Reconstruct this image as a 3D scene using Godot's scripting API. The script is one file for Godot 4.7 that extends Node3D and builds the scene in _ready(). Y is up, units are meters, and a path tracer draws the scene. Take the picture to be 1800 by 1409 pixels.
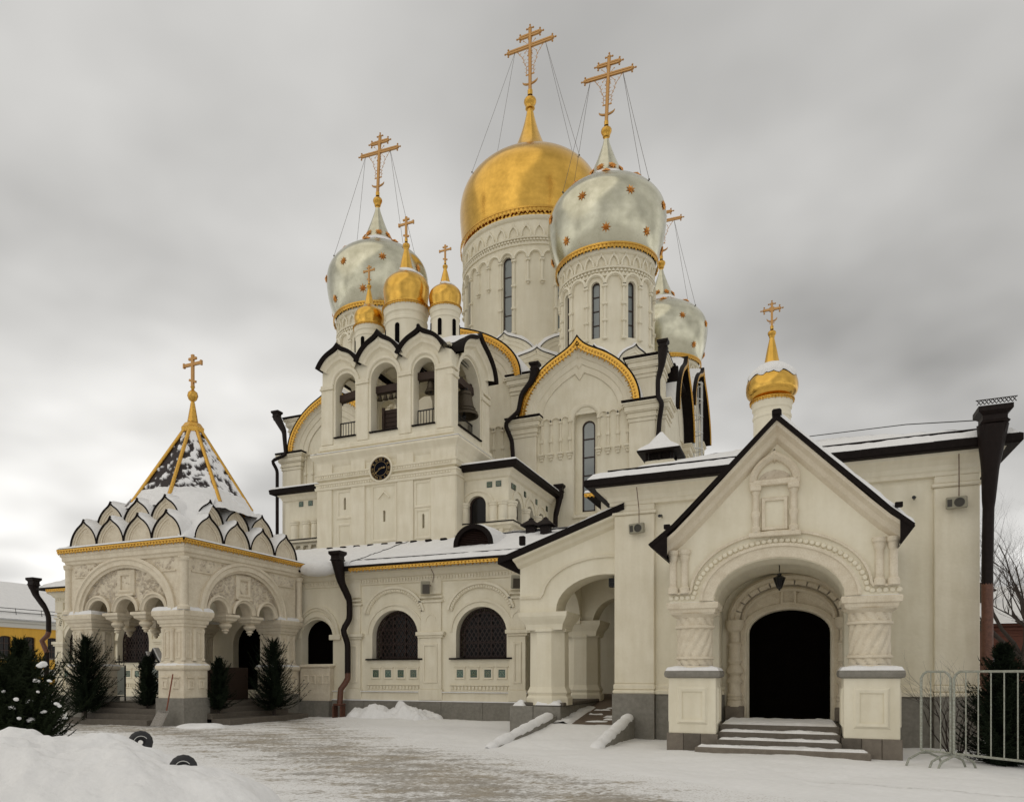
extends Node3D
# Coordinates: u = world X (to the south along the west fronts), h = world Y, v = -world Z (into the depth). Camera stands at u 0, v 0.

class MB:
	# collects triangles of one mesh; bend > 0 wraps local x round a vertical cylinder of that radius
	var v := PackedVector3Array()
	var n := PackedVector3Array()
	var c := PackedColorArray()
	var ix := PackedInt32Array()
	var xf := Transform3D()
	var bend := 0.0
	var col := Color(1, 1, 1)
	func pt(p: Vector3) -> Vector3:
		if bend > 0.0:
			var a := p.x / bend
			p = Vector3(sin(a) * (bend + p.z), p.y, cos(a) * (bend + p.z))
		return xf * p
	func nr(p: Vector3, q: Vector3) -> Vector3:
		if bend > 0.0:
			q = q.rotated(Vector3.UP, p.x / bend)
		return (xf.basis * q).normalized()
	func raw(a: Vector3, b: Vector3, d: Vector3) -> void:
		var nn := (d - a).cross(b - a)
		if nn.length_squared() < 1e-14:
			return
		nn = nn.normalized()
		var k := v.size()
		v.append(a); v.append(b); v.append(d)
		for i in 3:
			n.append(nn); c.append(col)
		ix.append(k); ix.append(k + 1); ix.append(k + 2)
	func tri(a: Vector3, b: Vector3, d: Vector3) -> void:
		raw(pt(a), pt(b), pt(d))
	func quad(a: Vector3, b: Vector3, d: Vector3, e: Vector3) -> void:
		var A := pt(a)
		var B := pt(b)
		var D := pt(d)
		var E := pt(e)
		raw(A, B, D)
		raw(A, D, E)
	func quado(a: Vector3, b: Vector3, d: Vector3, e: Vector3, ctr: Vector3) -> void:
		# like quad, turned so that its front looks away from ctr
		var m := (a + b + d + e) / 4.0 - ctr
		if (e - a).cross(b - a).dot(m) + (d - a).cross(b - a).dot(m) < 0.0:
			quad(e, d, b, a)
		else:
			quad(a, b, d, e)
	func grid(rows: Array, wrap := false, cols := []) -> void:
		# smooth surface through rows of points (already local)
		var h := rows.size()
		var w: int = rows[0].size()
		var T := []
		for r in rows:
			var q := PackedVector3Array()
			for p in r:
				q.append(pt(p))
			T.append(q)
		var k := v.size()
		for j in h:
			var r0: PackedVector3Array = T[max(j - 1, 0)]
			var r1: PackedVector3Array = T[min(j + 1, h - 1)]
			var rr: PackedVector3Array = T[j]
			for i in w:
				var il := i - 1
				var ir := i + 1
				if wrap:
					il = posmod(il, w)
					ir = posmod(ir, w)
				else:
					il = max(il, 0)
					ir = min(ir, w - 1)
				var nn := (r1[i] - r0[i]).cross(rr[ir] - rr[il])
				if nn.length_squared() < 1e-16:
					nn = (T[min(j + 1, h - 1)][ir] - T[max(j - 1, 0)][il]).cross(T[max(j - 1, 0)][ir] - T[min(j + 1, h - 1)][il])
				v.append(rr[i])
				n.append(nn.normalized() if nn.length_squared() > 1e-18 else Vector3.UP)
				c.append(cols[j][i] if cols else col)
		var wm := w if wrap else w - 1
		for j in h - 1:
			for i in wm:
				var a := k + j * w + i
				var b := k + j * w + (i + 1) % w
				var d := a + w
				var e := b + w
				ix.append(a); ix.append(b); ix.append(e)
				ix.append(a); ix.append(e); ix.append(d)
	func box(p: Vector3, s: Vector3) -> void:
		cbox(p, s, 0.0)
	func bx(x0, x1, y0, y1, z0, z1, b := 0.0) -> void:
		cbox(Vector3((x0 + x1) / 2.0, (y0 + y1) / 2.0, (z0 + z1) / 2.0), Vector3(abs(x1 - x0), abs(y1 - y0), abs(z1 - z0)), b)
	func kk(p: Vector3, q: Vector3, sg: Array, ax: int, b: float) -> Vector3:
		return p + Vector3(sg[0] * (q.x - (b if ax != 0 else 0.0)), sg[1] * (q.y - (b if ax != 1 else 0.0)), sg[2] * (q.z - (b if ax != 2 else 0.0)))
	func cbox(p: Vector3, s: Vector3, b: float) -> void:
		var q := s / 2.0
		for ax in 3:
			var a1 := (ax + 1) % 3
			var a2 := (ax + 2) % 3
			for sg in [-1, 1]:
				var r := []
				for t in [[-1, -1], [1, -1], [1, 1], [-1, 1]]:
					var S := [0, 0, 0]
					S[ax] = sg; S[a1] = t[0]; S[a2] = t[1]
					r.append(kk(p, q, S, ax, b))
				quado(r[0], r[1], r[2], r[3], p)
		if b <= 0.0:
			return
		for ax in 3:
			var a1 := (ax + 1) % 3
			var a2 := (ax + 2) % 3
			for s1 in [-1, 1]:
				for s2 in [-1, 1]:
					var S := [0, 0, 0]
					var U := [0, 0, 0]
					S[ax] = -1; S[a1] = s1; S[a2] = s2
					U[ax] = 1; U[a1] = s1; U[a2] = s2
					quado(kk(p, q, S, a1, b), kk(p, q, U, a1, b), kk(p, q, U, a2, b), kk(p, q, S, a2, b), p)
		for x in [-1, 1]:
			for y in [-1, 1]:
				for z in [-1, 1]:
					var S := [x, y, z]
					var A := kk(p, q, S, 0, b)
					var B := kk(p, q, S, 1, b)
					var D := kk(p, q, S, 2, b)
					if (D - A).cross(B - A).dot(Vector3(x, y, z)) < 0.0:
						tri(A, D, B)
					else:
						tri(A, B, D)
	func lathe(p: Vector3, prof: Array, seg := 24, rot := 0.0, sx := 1.0) -> void:
		# prof: [r, y] pairs; runs of points meeting at less than about 35 degrees are smoothed
		var run := []
		for i in prof.size():
			run.append(prof[i])
			var cut := i == prof.size() - 1
			if not cut and i > 0:
				var d0 := Vector2(prof[i][0] - prof[i - 1][0], prof[i][1] - prof[i - 1][1])
				var d1 := Vector2(prof[i + 1][0] - prof[i][0], prof[i + 1][1] - prof[i][1])
				cut = absf(d0.angle_to(d1)) > 0.6
			if cut and run.size() > 1:
				var rows := []
				for q in run:
					var row := PackedVector3Array()
					for s in seg:
						var a := TAU * s / seg + rot
						row.append(p + Vector3(cos(a) * q[0] * sx, q[1], sin(a) * q[0]))
					rows.append(row)
				grid(rows, true)
				run = [prof[i]]
	func facet(p: Vector3, prof: Array, seg := 8, rot := 0.0) -> void:
		# lathe with flat faces
		for i in prof.size() - 1:
			for s in seg:
				var a := TAU * s / seg + rot
				var b := TAU * (s + 1) / seg + rot
				var q = prof[i]
				var w = prof[i + 1]
				quad(p + Vector3(cos(a) * q[0], q[1], sin(a) * q[0]), p + Vector3(cos(b) * q[0], q[1], sin(b) * q[0]), p + Vector3(cos(b) * w[0], w[1], sin(b) * w[0]), p + Vector3(cos(a) * w[0], w[1], sin(a) * w[0]))
	func sweep(path: Array, prof: Array, closed := false, shut := true) -> void:
		# profile points (a, b): a = offset to the left of the path in its plane, b = out of the plane
		var m := path.size()
		var nl := []
		var nrm := []
		var sharp := []
		for i in m:
			var p: Vector2 = path[i]
			var d0: Vector2 = (p - path[i - 1]) if (i > 0 or closed) else (path[i + 1] - p)
			var d1: Vector2 = (path[(i + 1) % m] - p) if (i < m - 1 or closed) else d0
			d0 = d0.normalized()
			d1 = d1.normalized()
			var n0 := Vector2(-d0.y, d0.x)
			var n1 := Vector2(-d1.y, d1.x)
			var mm := (n0 + n1)
			mm = mm.normalized() if mm.length() > 0.05 else n0
			nl.append(mm / maxf(mm.dot(n0), 0.35))
			nrm.append([n0, n1, mm])
			sharp.append(d0.dot(d1) < 0.88)
		var cnt := m if closed else m - 1
		var area := 0.0
		for e in prof.size():
			var f = prof[(e + 1) % prof.size()]
			area += prof[e][0] * f[1] - f[0] * prof[e][1]
		var turn := 1.0 if area >= 0.0 else -1.0
		for e in prof.size() - 1:
			var qa = prof[e]
			var qb = prof[e + 1]
			var t := Vector2(qb[0] - qa[0], qb[1] - qa[1])
			if t.length() < 1e-6:
				continue
			t = t.normalized()
			# outward normal of a profile edge, in (a, b)
			var o := Vector2(t.y, -t.x) * turn
			for i in cnt:
				var j := (i + 1) % m
				var ni: Vector2 = nrm[i][1] if sharp[i] else nrm[i][2]
				var nj: Vector2 = nrm[j][0] if sharp[j] else nrm[j][2]
				var P := []
				for w in [[i, qa, ni], [i, qb, ni], [j, qb, nj], [j, qa, nj]]:
					var z: Vector2 = path[w[0]] + nl[w[0]] * w[1][0]
					P.append([Vector3(z.x, z.y, w[1][1]), Vector3(w[2].x * o.x, w[2].y * o.x, o.y)])
				var k := v.size()
				for w in P:
					v.append(pt(w[0]))
					n.append(nr(w[0], w[1]))
					c.append(col)
				if (v[k + 1] - v[k]).cross(v[k + 2] - v[k]).dot(n[k] + n[k + 2]) + (v[k + 2] - v[k]).cross(v[k + 3] - v[k]).dot(n[k] + n[k + 2]) > 0.0:
					ix.append(k); ix.append(k + 2); ix.append(k + 1)
					ix.append(k); ix.append(k + 3); ix.append(k + 2)
				else:
					ix.append(k); ix.append(k + 1); ix.append(k + 2)
					ix.append(k); ix.append(k + 2); ix.append(k + 3)
		if shut and not closed:
			var poly := PackedVector2Array()
			for q in prof:
				poly.append(Vector2(q[0], q[1]))
			var tr := Geometry2D.triangulate_polygon(poly)
			for i in [0, m - 1]:
				for t in range(0, tr.size(), 3):
					var w := []
					for s in 3:
						var q := poly[tr[t + s]]
						var z: Vector2 = path[i] + nl[i] * q.x
						w.append(Vector3(z.x, z.y, q.y))
					tri(w[0], w[1], w[2])
	func prism(poly: Array, z0: float, z1: float, sides := true, back := true) -> void:
		var pp := PackedVector2Array(poly)
		var tr := Geometry2D.triangulate_polygon(pp)
		for t in range(0, tr.size(), 3):
			var a := pp[tr[t]]
			var b := pp[tr[t + 1]]
			var d := pp[tr[t + 2]]
			tri(Vector3(a.x, a.y, z1), Vector3(b.x, b.y, z1), Vector3(d.x, d.y, z1))
			if back:
				tri(Vector3(d.x, d.y, z0), Vector3(b.x, b.y, z0), Vector3(a.x, a.y, z0))
		if sides:
			for i in pp.size():
				var a := pp[i]
				var b := pp[(i + 1) % pp.size()]
				quad(Vector3(a.x, a.y, z0), Vector3(b.x, b.y, z0), Vector3(b.x, b.y, z1), Vector3(a.x, a.y, z1))
	func tube(path: Array, r, seg := 8, shut := true) -> void:
		# r: one radius or one for each point
		var m := path.size()
		var rows := []
		var d0: Vector3 = (path[1] - path[0]).normalized()
		var up := Vector3.UP if absf(d0.y) < 0.9 else Vector3.RIGHT
		for i in m:
			var d: Vector3 = (path[min(i + 1, m - 1)] - path[max(i - 1, 0)]).normalized()
			var s := d.cross(up).normalized()
			up = s.cross(d).normalized()
			var rr: float = r[i] if r is Array else r
			var row := PackedVector3Array()
			for k in seg:
				var a := TAU * k / seg
				row.append(path[i] + (s * cos(a) + up * sin(a)) * rr)
			rows.append(row)
		grid(rows, true)
		if shut:
			for i in [0, m - 1]:
				for k in range(1, seg - 1):
					tri(rows[i][0], rows[i][k], rows[i][k + 1])
	func bar(a: Vector3, b: Vector3, w: float, h: float, up := Vector3.UP) -> void:
		var d := (b - a).normalized()
		var s := d.cross(up).normalized() * w / 2.0
		var t := s.cross(d).normalized() * h / 2.0
		var m := (a + b) / 2.0
		var A := [a - s - t, a + s - t, a + s + t, a - s + t]
		var B := [b - s - t, b + s - t, b + s + t, b - s + t]
		for i in 4:
			var j := (i + 1) % 4
			quado(A[i], A[j], B[j], B[i], m)
		quado(A[0], A[1], A[2], A[3], m)
		quado(B[0], B[1], B[2], B[3], m)
	static func optop(o: Array, x: float) -> float:
		if o[4] <= 0.0:
			return o[3]
		var t: float = (x - (o[0] + o[1]) / 2.0) / ((o[1] - o[0]) / 2.0)
		return o[3] + o[4] * sqrt(maxf(0.0, 1.0 - t * t))
	static func outline(o: Array, k := 18) -> Array:
		# left jamb, arch, right jamb
		var r := [Vector2(o[0], o[2])]
		if o[4] <= 0.0:
			r.append(Vector2(o[0], o[3]))
			r.append(Vector2(o[1], o[3]))
		else:
			var cx: float = (o[0] + o[1]) / 2.0
			var hw: float = (o[1] - o[0]) / 2.0
			for i in k + 1:
				var a := PI - PI * i / k
				r.append(Vector2(cx + hw * cos(a), o[3] + o[4] * sin(a)))
		r.append(Vector2(o[1], o[2]))
		return r
	static func poly_y(top: Array, x: float) -> float:
		for i in top.size() - 1:
			if x <= top[i + 1].x:
				var t: float = (x - top[i].x) / maxf(top[i + 1].x - top[i].x, 1e-6)
				return lerpf(top[i].y, top[i + 1].y, clampf(t, 0, 1))
		return top[-1].y
	func wall(x0: float, x1: float, y0: float, top, ops: Array, thick: float, maxdx := 99.0, back := true) -> void:
		# ops: [xa, xb, sill, spring, rise]; front in z = 0, back in z = -thick
		var tp: Array = top if top is Array else [Vector2(x0, top), Vector2(x1, top)]
		var xs := [x0, x1]
		for p in tp:
			xs.append(p.x)
		for o in ops:
			for p in outline(o):
				xs.append(p.x)
		var kx := int(ceil((x1 - x0) / maxdx))
		for i in kx:
			xs.append(x0 + (x1 - x0) * i / kx)
		xs.sort()
		var X := [x0]
		for x in xs:
			if x > X[-1] + 1e-4 and x <= x1 + 1e-6:
				X.append(x)
		for i in X.size() - 1:
			var l: float = X[i]
			var r: float = X[i + 1]
			var m := (l + r) / 2.0
			var cl := y0
			var cr := y0
			var spans := []
			for o in ops:
				if m > o[0] and m < o[1]:
					spans.append([cl, cr, o[2], o[2]])
					cl = optop(o, l)
					cr = optop(o, r)
			var tl := poly_y(tp, l + 1e-5)
			var t2 := poly_y(tp, r - 1e-5)
			spans.append([cl, cr, tl, t2])
			for s in spans:
				if s[2] - s[0] < 1e-4 and s[3] - s[1] < 1e-4:
					continue
				quad(Vector3(l, s[0], 0), Vector3(l, s[2], 0), Vector3(r, s[3], 0), Vector3(r, s[1], 0))
				if back:
					quad(Vector3(r, s[1], -thick), Vector3(r, s[3], -thick), Vector3(l, s[2], -thick), Vector3(l, s[0], -thick))
			quad(Vector3(l, tl, 0), Vector3(l, tl, -thick), Vector3(r, t2, -thick), Vector3(r, t2, 0))
		for o in ops:
			var p := outline(o)
			for i in p.size() - 1:
				quad(Vector3(p[i].x, p[i].y, 0), Vector3(p[i + 1].x, p[i + 1].y, 0), Vector3(p[i + 1].x, p[i + 1].y, -thick), Vector3(p[i].x, p[i].y, -thick))
			if o[2] > y0 + 1e-3:
				quad(Vector3(o[0], o[2], 0), Vector3(o[0], o[2], -thick), Vector3(o[1], o[2], -thick), Vector3(o[1], o[2], 0))
		var yl := poly_y(tp, x0)
		var yr := poly_y(tp, x1)
		quad(Vector3(x0, y0, -thick), Vector3(x0, yl, -thick), Vector3(x0, yl, 0), Vector3(x0, y0, 0))
		quad(Vector3(x1, y0, 0), Vector3(x1, yr, 0), Vector3(x1, yr, -thick), Vector3(x1, y0, -thick))

var M := {}
var used := {}
var noise := FastNoiseLite.new()
var noise2 := FastNoiseLite.new()
var rng := RandomNumberGenerator.new()
const HX := Transform3D(Vector3(1, 0, 0), Vector3(0, 0, -1), Vector3(0, 1, 0), Vector3.ZERO)

func P(u: float, v: float, h: float) -> Vector3:
	return Vector3(u, h, -v)

func FW(v0: float) -> Transform3D:  # local x = u, y = h, z = towards the west
	return Transform3D(Basis.IDENTITY, Vector3(0, 0, -v0))

func FS(u0: float) -> Transform3D:  # local x = v, z = towards the south
	return Transform3D(Vector3(0, 0, -1), Vector3(0, 1, 0), Vector3(1, 0, 0), Vector3(u0, 0, 0))

func FN(u0: float) -> Transform3D:  # local x = -v, z = towards the north
	return Transform3D(Vector3(0, 0, 1), Vector3(0, 1, 0), Vector3(-1, 0, 0), Vector3(u0, 0, 0))

func mb(xf := Transform3D(), bend := 0.0) -> MB:
	var m := MB.new()
	m.xf = xf
	m.bend = bend
	return m

func numbered(called: String) -> String:
	if not used.has(called):
		used[called] = 0
		return called
	used[called] += 1
	return "%s_%03d" % [called, used[called]]

func thing(called: String, label: String, category: String, at := Vector3.ZERO, group := "", kind := "") -> Node3D:
	var o := Node3D.new()
	o.name = numbered(called)
	add_child(o)
	o.position = at
	tag(o, label, category, group, kind)
	return o

func tag(o: Node, label := "", category := "", group := "", kind := "") -> void:
	if label: o.set_meta("label", label)
	if category: o.set_meta("category", category)
	if group: o.set_meta("group", group)
	if kind: o.set_meta("kind", kind)

func meshof(m: MB, material: Material, off := Vector3.ZERO, tinted := false) -> ArrayMesh:
	var a := []
	a.resize(Mesh.ARRAY_MAX)
	if off != Vector3.ZERO:
		for i in m.v.size():
			m.v[i] -= off
	a[Mesh.ARRAY_VERTEX] = m.v
	a[Mesh.ARRAY_NORMAL] = m.n
	a[Mesh.ARRAY_INDEX] = m.ix
	if tinted:
		a[Mesh.ARRAY_COLOR] = m.c
	var r := ArrayMesh.new()
	r.add_surface_from_arrays(Mesh.PRIMITIVE_TRIANGLES, a)
	r.surface_set_material(0, material)
	return r

func gpos(o: Node) -> Vector3:
	var p := Vector3.ZERO
	while o != self and o != null:
		p += o.position
		o = o.get_parent()
	return p

func part(m: MB, called: String, material: Material, parent: Node, tinted := false) -> MeshInstance3D:
	# the mesh was laid out in world coordinates
	if m.v.is_empty():
		push_error("empty " + called)
	var o := MeshInstance3D.new()
	o.name = numbered(called) if parent == self else called
	o.mesh = meshof(m, material, gpos(parent), tinted)
	parent.add_child(o, true)
	return o

func piece(mesh: Mesh, called: String, xf: Transform3D, parent: Node) -> MeshInstance3D:
	# a shared mesh placed in world coordinates
	var o := MeshInstance3D.new()
	o.name = called
	o.mesh = mesh
	parent.add_child(o, true)
	o.transform = xf
	o.position -= gpos(parent)
	return o

func lone(m: MB, called: String, material: Material, at: Vector3, label: String, category: String, group := "", kind := "", tinted := false) -> MeshInstance3D:
	# a thing that is one mesh
	var o := MeshInstance3D.new()
	o.name = numbered(called)
	add_child(o)
	o.position = at
	o.mesh = meshof(m, material, at, tinted)
	tag(o, label, category, group, kind)
	return o

func ogee(cx: float, spring: float, hw: float, rise: float, k := 12) -> Array:
	# keel arch from the left spring over the point to the right spring
	var h := []
	for i in k + 1:
		h.append(Vector2(-1, 0).bezier_interpolate(Vector2(-1, 0.26), Vector2(-0.83, 0.51), Vector2(-0.5, 0.70), float(i) / k))
	for i in range(1, k + 1):
		h.append(Vector2(-0.5, 0.70).bezier_interpolate(Vector2(-0.3, 0.815), Vector2(-0.12, 0.835), Vector2(0, 1), float(i) / k))
	var r := []
	for p in h:
		r.append(Vector2(cx + p.x * hw, spring + p.y * rise))
	for i in range(h.size() - 2, -1, -1):
		r.append(Vector2(cx - h[i].x * hw, spring + h[i].y * rise))
	return r

func gable(cx: float, y0: float, hw: float, rise: float, k := 8) -> Array:
	# flatter keel gable that meets its neighbours at an angle
	var h := []
	for i in k + 1:
		h.append(Vector2(-1, 0).bezier_interpolate(Vector2(-0.86, 0.34), Vector2(-0.66, 0.56), Vector2(-0.42, 0.70), float(i) / k))
	for i in range(1, k + 1):
		h.append(Vector2(-0.42, 0.70).bezier_interpolate(Vector2(-0.24, 0.80), Vector2(-0.1, 0.86), Vector2(0, 1), float(i) / k))
	var r := []
	for p in h:
		r.append(Vector2(cx + p.x * hw, y0 + p.y * rise))
	for i in range(h.size() - 2, -1, -1):
		r.append(Vector2(cx - h[i].x * hw, y0 + h[i].y * rise))
	return r

func arc(cx: float, cy: float, rx: float, ry: float, k := 24, a0 := PI, a1 := 0.0) -> Array:
	var r := []
	for i in k + 1:
		var a := lerpf(a0, a1, float(i) / k)
		r.append(Vector2(cx + rx * cos(a), cy + ry * sin(a)))
	return r

func along(path: Array, step: float) -> Array:
	# [point, direction] every step along a path
	var r := []
	var left := step / 2.0
	for i in path.size() - 1:
		var d: Vector2 = path[i + 1] - path[i]
		var l := d.length()
		var s := left
		while s <= l:
			r.append([path[i] + d * (s / l), d / l])
			s += step
		left = s - l
	return r

func lace(m: MB, path: Array, depth: float, z: float, tooth: float, up := 1.0) -> void:
	# a gilded valance: two rails, a web between them and a row of pointed drops; the path is its upper edge, depth its height to the right of the path
	var t := depth * 0.62
	m.sweep(path, [[0, z - 0.03], [0, z + 0.035], [-0.07 * up * depth / 0.3, z + 0.035], [-0.07 * up * depth / 0.3, z + 0.012], [-t * up, z + 0.012], [-t * up, z - 0.03], [0, z - 0.03]], false, false)
	var q := 0
	for a in along(path, tooth):
		var p: Vector2 = a[0]
		var d: Vector2 = a[1]
		var s := Vector2(d.y, -d.x) * up
		var w := tooth * 0.46
		var b0 := p + s * t * 0.98
		var b1 := p + s * depth * (1.0 if q % 2 == 0 else 0.86)
		var zz := z + 0.02
		var A := Vector3(b0.x - d.x * w, b0.y - d.y * w, z)
		var B := Vector3(b0.x + d.x * w, b0.y + d.y * w, z)
		var C := Vector3(b1.x, b1.y, z)
		var D := Vector3((b0.x * 2 + b1.x) / 3.0, (b0.y * 2 + b1.y) / 3.0, zz + 0.02)
		m.tri(A, D, B); m.tri(A, C, D); m.tri(B, D, C); m.tri(A, B, C)
		# raised leaf on the web above each drop
		var e := p + s * t * 0.62
		var r := t * 0.26
		for k in 4:
			var a0 := TAU * k / 4.0
			var a1 := TAU * (k + 1) / 4.0
			var f0 := e + (d * cos(a0) + s * sin(a0)) * r
			var f1 := e + (d * cos(a1) + s * sin(a1)) * r
			m.tri(Vector3(f0.x, f0.y, z + 0.013), Vector3(f1.x, f1.y, z + 0.013), Vector3(e.x, e.y, z + 0.05))
		q += 1

func dentils(m: MB, path: Array, step: float, w: float, h: float, z0: float, z1: float) -> void:
	for a in along(path, step):
		var p: Vector2 = a[0]
		var d: Vector2 = a[1] * w / 2.0
		var s: Vector2 = Vector2(-a[1].y, a[1].x) * h / 2.0
		var q := [p - d - s, p + d - s, p + d + s, p - d + s]
		m.quad(Vector3(q[0].x, q[0].y, z1), Vector3(q[3].x, q[3].y, z1), Vector3(q[2].x, q[2].y, z1), Vector3(q[1].x, q[1].y, z1))
		for i in 4:
			var j := (i + 1) % 4
			m.quad(Vector3(q[i].x, q[i].y, z1), Vector3(q[j].x, q[j].y, z1), Vector3(q[j].x, q[j].y, z0), Vector3(q[i].x, q[i].y, z0))

func snowsheet(m: MB, A: Vector3, B: Vector3, C: Vector3, D: Vector3, thick: float, nu: int, nv: int, rough := 0.25, edge := 0.25, sharp := []) -> void:
	# a blanket over the quad A B C D (A-B the lower edge): rounded at its rims, uneven on top; sharp: rims (0 AB, 1 BC, 2 CD, 3 DA) that stay full
	var rows := []
	var lu := maxf(A.distance_to(B), 0.1)
	var lv := maxf(A.distance_to(D), 0.1)
	var N := (B - A).cross(D - A).normalized()
	if N.y < 0:
		N = -N
	for j in nv + 1:
		var t := float(j) / nv
		var row := PackedVector3Array()
		for i in nu + 1:
			var s := float(i) / nu
			var p := A.lerp(B, s).lerp(D.lerp(C, s), t)
			var e := 9.0
			if not 0 in sharp: e = minf(e, t * lv)
			if not 2 in sharp: e = minf(e, (1 - t) * lv)
			if not 3 in sharp: e = minf(e, s * lu)
			if not 1 in sharp: e = minf(e, (1 - s) * lu)
			var rag := 0.5 + 0.9 * noise.get_noise_3d(p.x * 5.0 + 30.0, p.y * 5.0, p.z * 5.0) + 0.5 * noise2.get_noise_3d(p.x * 20.0, p.y * 20.0, p.z * 20.0)
			var f := clampf((e - edge * 0.45 * clampf(rag, 0, 1)) / edge, 0, 1)
			f = sqrt(1.0 - (1.0 - f) * (1.0 - f))
			var w := 1.0 + rough * (noise.get_noise_3d(p.x * 3.0, p.y * 3.0, p.z * 3.0) + 0.6 * noise2.get_noise_3d(p.x * 14.0, p.y * 14.0, p.z * 14.0))
			row.append(p + Vector3.UP * thick * f * w + N * (0.004 if f > 0.0 else -0.012))
		rows.append(row)
	m.grid(rows)

func snowledge(m: MB, path: Array, w: float, z: float, t := 0.05) -> void:
	# snow along a ledge; the path lies in the sweep plane of m (use HX for plans): z is the ledge's height, w how far it reaches to the left
	m.sweep(path, [[w, z], [w * 0.92, z + t * 0.7], [w * 0.7, z + t], [w * 0.1, z + t], [0.0, z]], false, true)

func lin(r: float, g: float, b: float) -> Color:
	return Color(r, g, b).linear_to_srgb()

func mat(key: String, r: float, g: float, b: float, rough := 0.8, metal := 0.0, tex: Texture2D = null, scale := 0.25) -> StandardMaterial3D:
	var m := StandardMaterial3D.new()
	m.albedo_color = lin(r, g, b)
	m.roughness = rough
	m.metallic = metal
	m.cull_mode = BaseMaterial3D.CULL_DISABLED
	if tex:
		m.albedo_texture = tex
		m.uv1_triplanar = true
		m.uv1_world_triplanar = true
		m.uv1_scale = Vector3.ONE * scale
	M[key] = m
	return m

func noisy(seed_: int, freq: float, oct := 4, kind := FastNoiseLite.TYPE_SIMPLEX_SMOOTH) -> FastNoiseLite:
	var f := FastNoiseLite.new()
	f.seed = seed_
	f.frequency = freq
	f.noise_type = kind
	f.fractal_octaves = oct
	return f

func blend_tex(size: int, layers: Array, lo: Color, hi: Color) -> ImageTexture:
	# grey layers [noise, weight, contrast] mixed into a tint between lo and hi (sRGB multipliers)
	var D := []
	for l in layers:
		# a fourth entry draws the layer out into vertical streaks
		var im0: Image = l[0].get_seamless_image(size, size / l[3] if l.size() > 3 else size)
		if l.size() > 3:
			im0.resize(size, size, Image.INTERPOLATE_CUBIC)
		D.append(im0.get_data())
	var out := PackedByteArray()
	out.resize(size * size * 3)
	for i in size * size:
		var t := 0.0
		for k in layers.size():
			var x: float = D[k][i] / 255.0
			x = clampf((x - 0.5) * layers[k][2] + 0.5, 0, 1)
			t += x * layers[k][1]
		t = clampf(t, 0, 1)
		out[i * 3] = int(255 * lerpf(lo.r, hi.r, t))
		out[i * 3 + 1] = int(255 * lerpf(lo.g, hi.g, t))
		out[i * 3 + 2] = int(255 * lerpf(lo.b, hi.b, t))
	var im := Image.create_from_data(size, size, false, Image.FORMAT_RGB8, out)
	im.generate_mipmaps()
	return ImageTexture.create_from_image(im)

func bump_tex(size: int, f: FastNoiseLite, strength: float) -> ImageTexture:
	var im := f.get_seamless_image(size, size)
	im.convert(Image.FORMAT_RGB8)
	im.bump_map_to_normal_map(strength)
	return ImageTexture.create_from_image(im)

func normal(m: StandardMaterial3D, t: Texture2D, s := 1.0) -> void:
	m.normal_enabled = true
	m.normal_texture = t
	m.normal_scale = s

func setup() -> void:
	# camera: level, 1.65 m above the ground, turned 25 degrees to the left, with a shifted lens
	var cam := Camera3D.new()
	cam.name = "camera"
	cam.projection = Camera3D.PROJECTION_FRUSTUM
	cam.near = 0.1
	cam.far = 600.0
	cam.size = 0.1 * 1409.0 / 1330.0
	cam.frustum_offset = Vector2(0.1 * 120.0 / 1330.0, 0.1 * 480.5 / 1330.0)
	cam.position = Vector3(0, 1.65, 0)
	cam.rotation.y = atan2(0.4237, 0.9058)
	add_child(cam)
	cam.current = true
	# overcast sky: computed cloud sheet
	var W := 1024
	var H := 512
	var n1 := noisy(11, 1.3, 5)
	var n2 := noisy(5, 0.55, 5)
	var im := Image.create(W, H, false, Image.FORMAT_RGBF)
	for y in H:
		var el := (0.5 - (y + 0.5) / H) * PI
		for x in W:
			var az := (x + 0.5) / W * TAU
			var d := Vector3(sin(az) * cos(el), sin(el), -cos(az) * cos(el))
			# clouds lie on a sheet overhead, so they crowd towards the horizon
			var e := maxf(d.y, 0.0) + 0.16
			var q := Vector3(d.x / e, 0.0, d.z / e)
			var k := n1.get_noise_3dv(q * 0.42 + Vector3(3559.4, 0, 1250.6))
			var w := n2.get_noise_3dv(q * 2.6 + Vector3(7118.8, 0, 2501.2))
			var low := exp(-maxf(d.y, 0.0) * 3.4)
			var L := 0.50 + 0.13 * k + 0.085 * w + low * (0.20 + 0.66 * clampf(k + 0.25, -0.3, 0.8) + 0.22 * w)
			L = 0.55 * pow(maxf(L, 0.2) / 0.55, 1.4)
			if d.y < 0.0:
				L = 0.6
			im.set_pixel(x, y, Color(L * 1.005, L * 0.992, L * 0.962))
	var ps := PanoramaSkyMaterial.new()
	ps.panorama = ImageTexture.create_from_image(im)
	var sky := Sky.new()
	sky.sky_material = ps
	var env := Environment.new()
	env.background_mode = Environment.BG_SKY
	env.sky = sky
	env.tonemap_mode = Environment.TONE_MAPPER_LINEAR
	env.tonemap_exposure = 1.0
	env.sdfgi_enabled = true
	env.ssao_enabled = true
	env.ssil_enabled = true
	var we := WorldEnvironment.new()
	we.name = "environment"
	we.environment = env
	add_child(we)
	var sun := DirectionalLight3D.new()
	sun.name = "sun"
	sun.light_energy = 0.2
	sun.light_angular_distance = 80.0
	sun.light_color = Color(1.0, 0.965, 0.9)
	sun.shadow_enabled = true
	add_child(sun)
	sun.look_at_from_position(Vector3(-14, 34, 22), Vector3(0, 0, 0))

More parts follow.
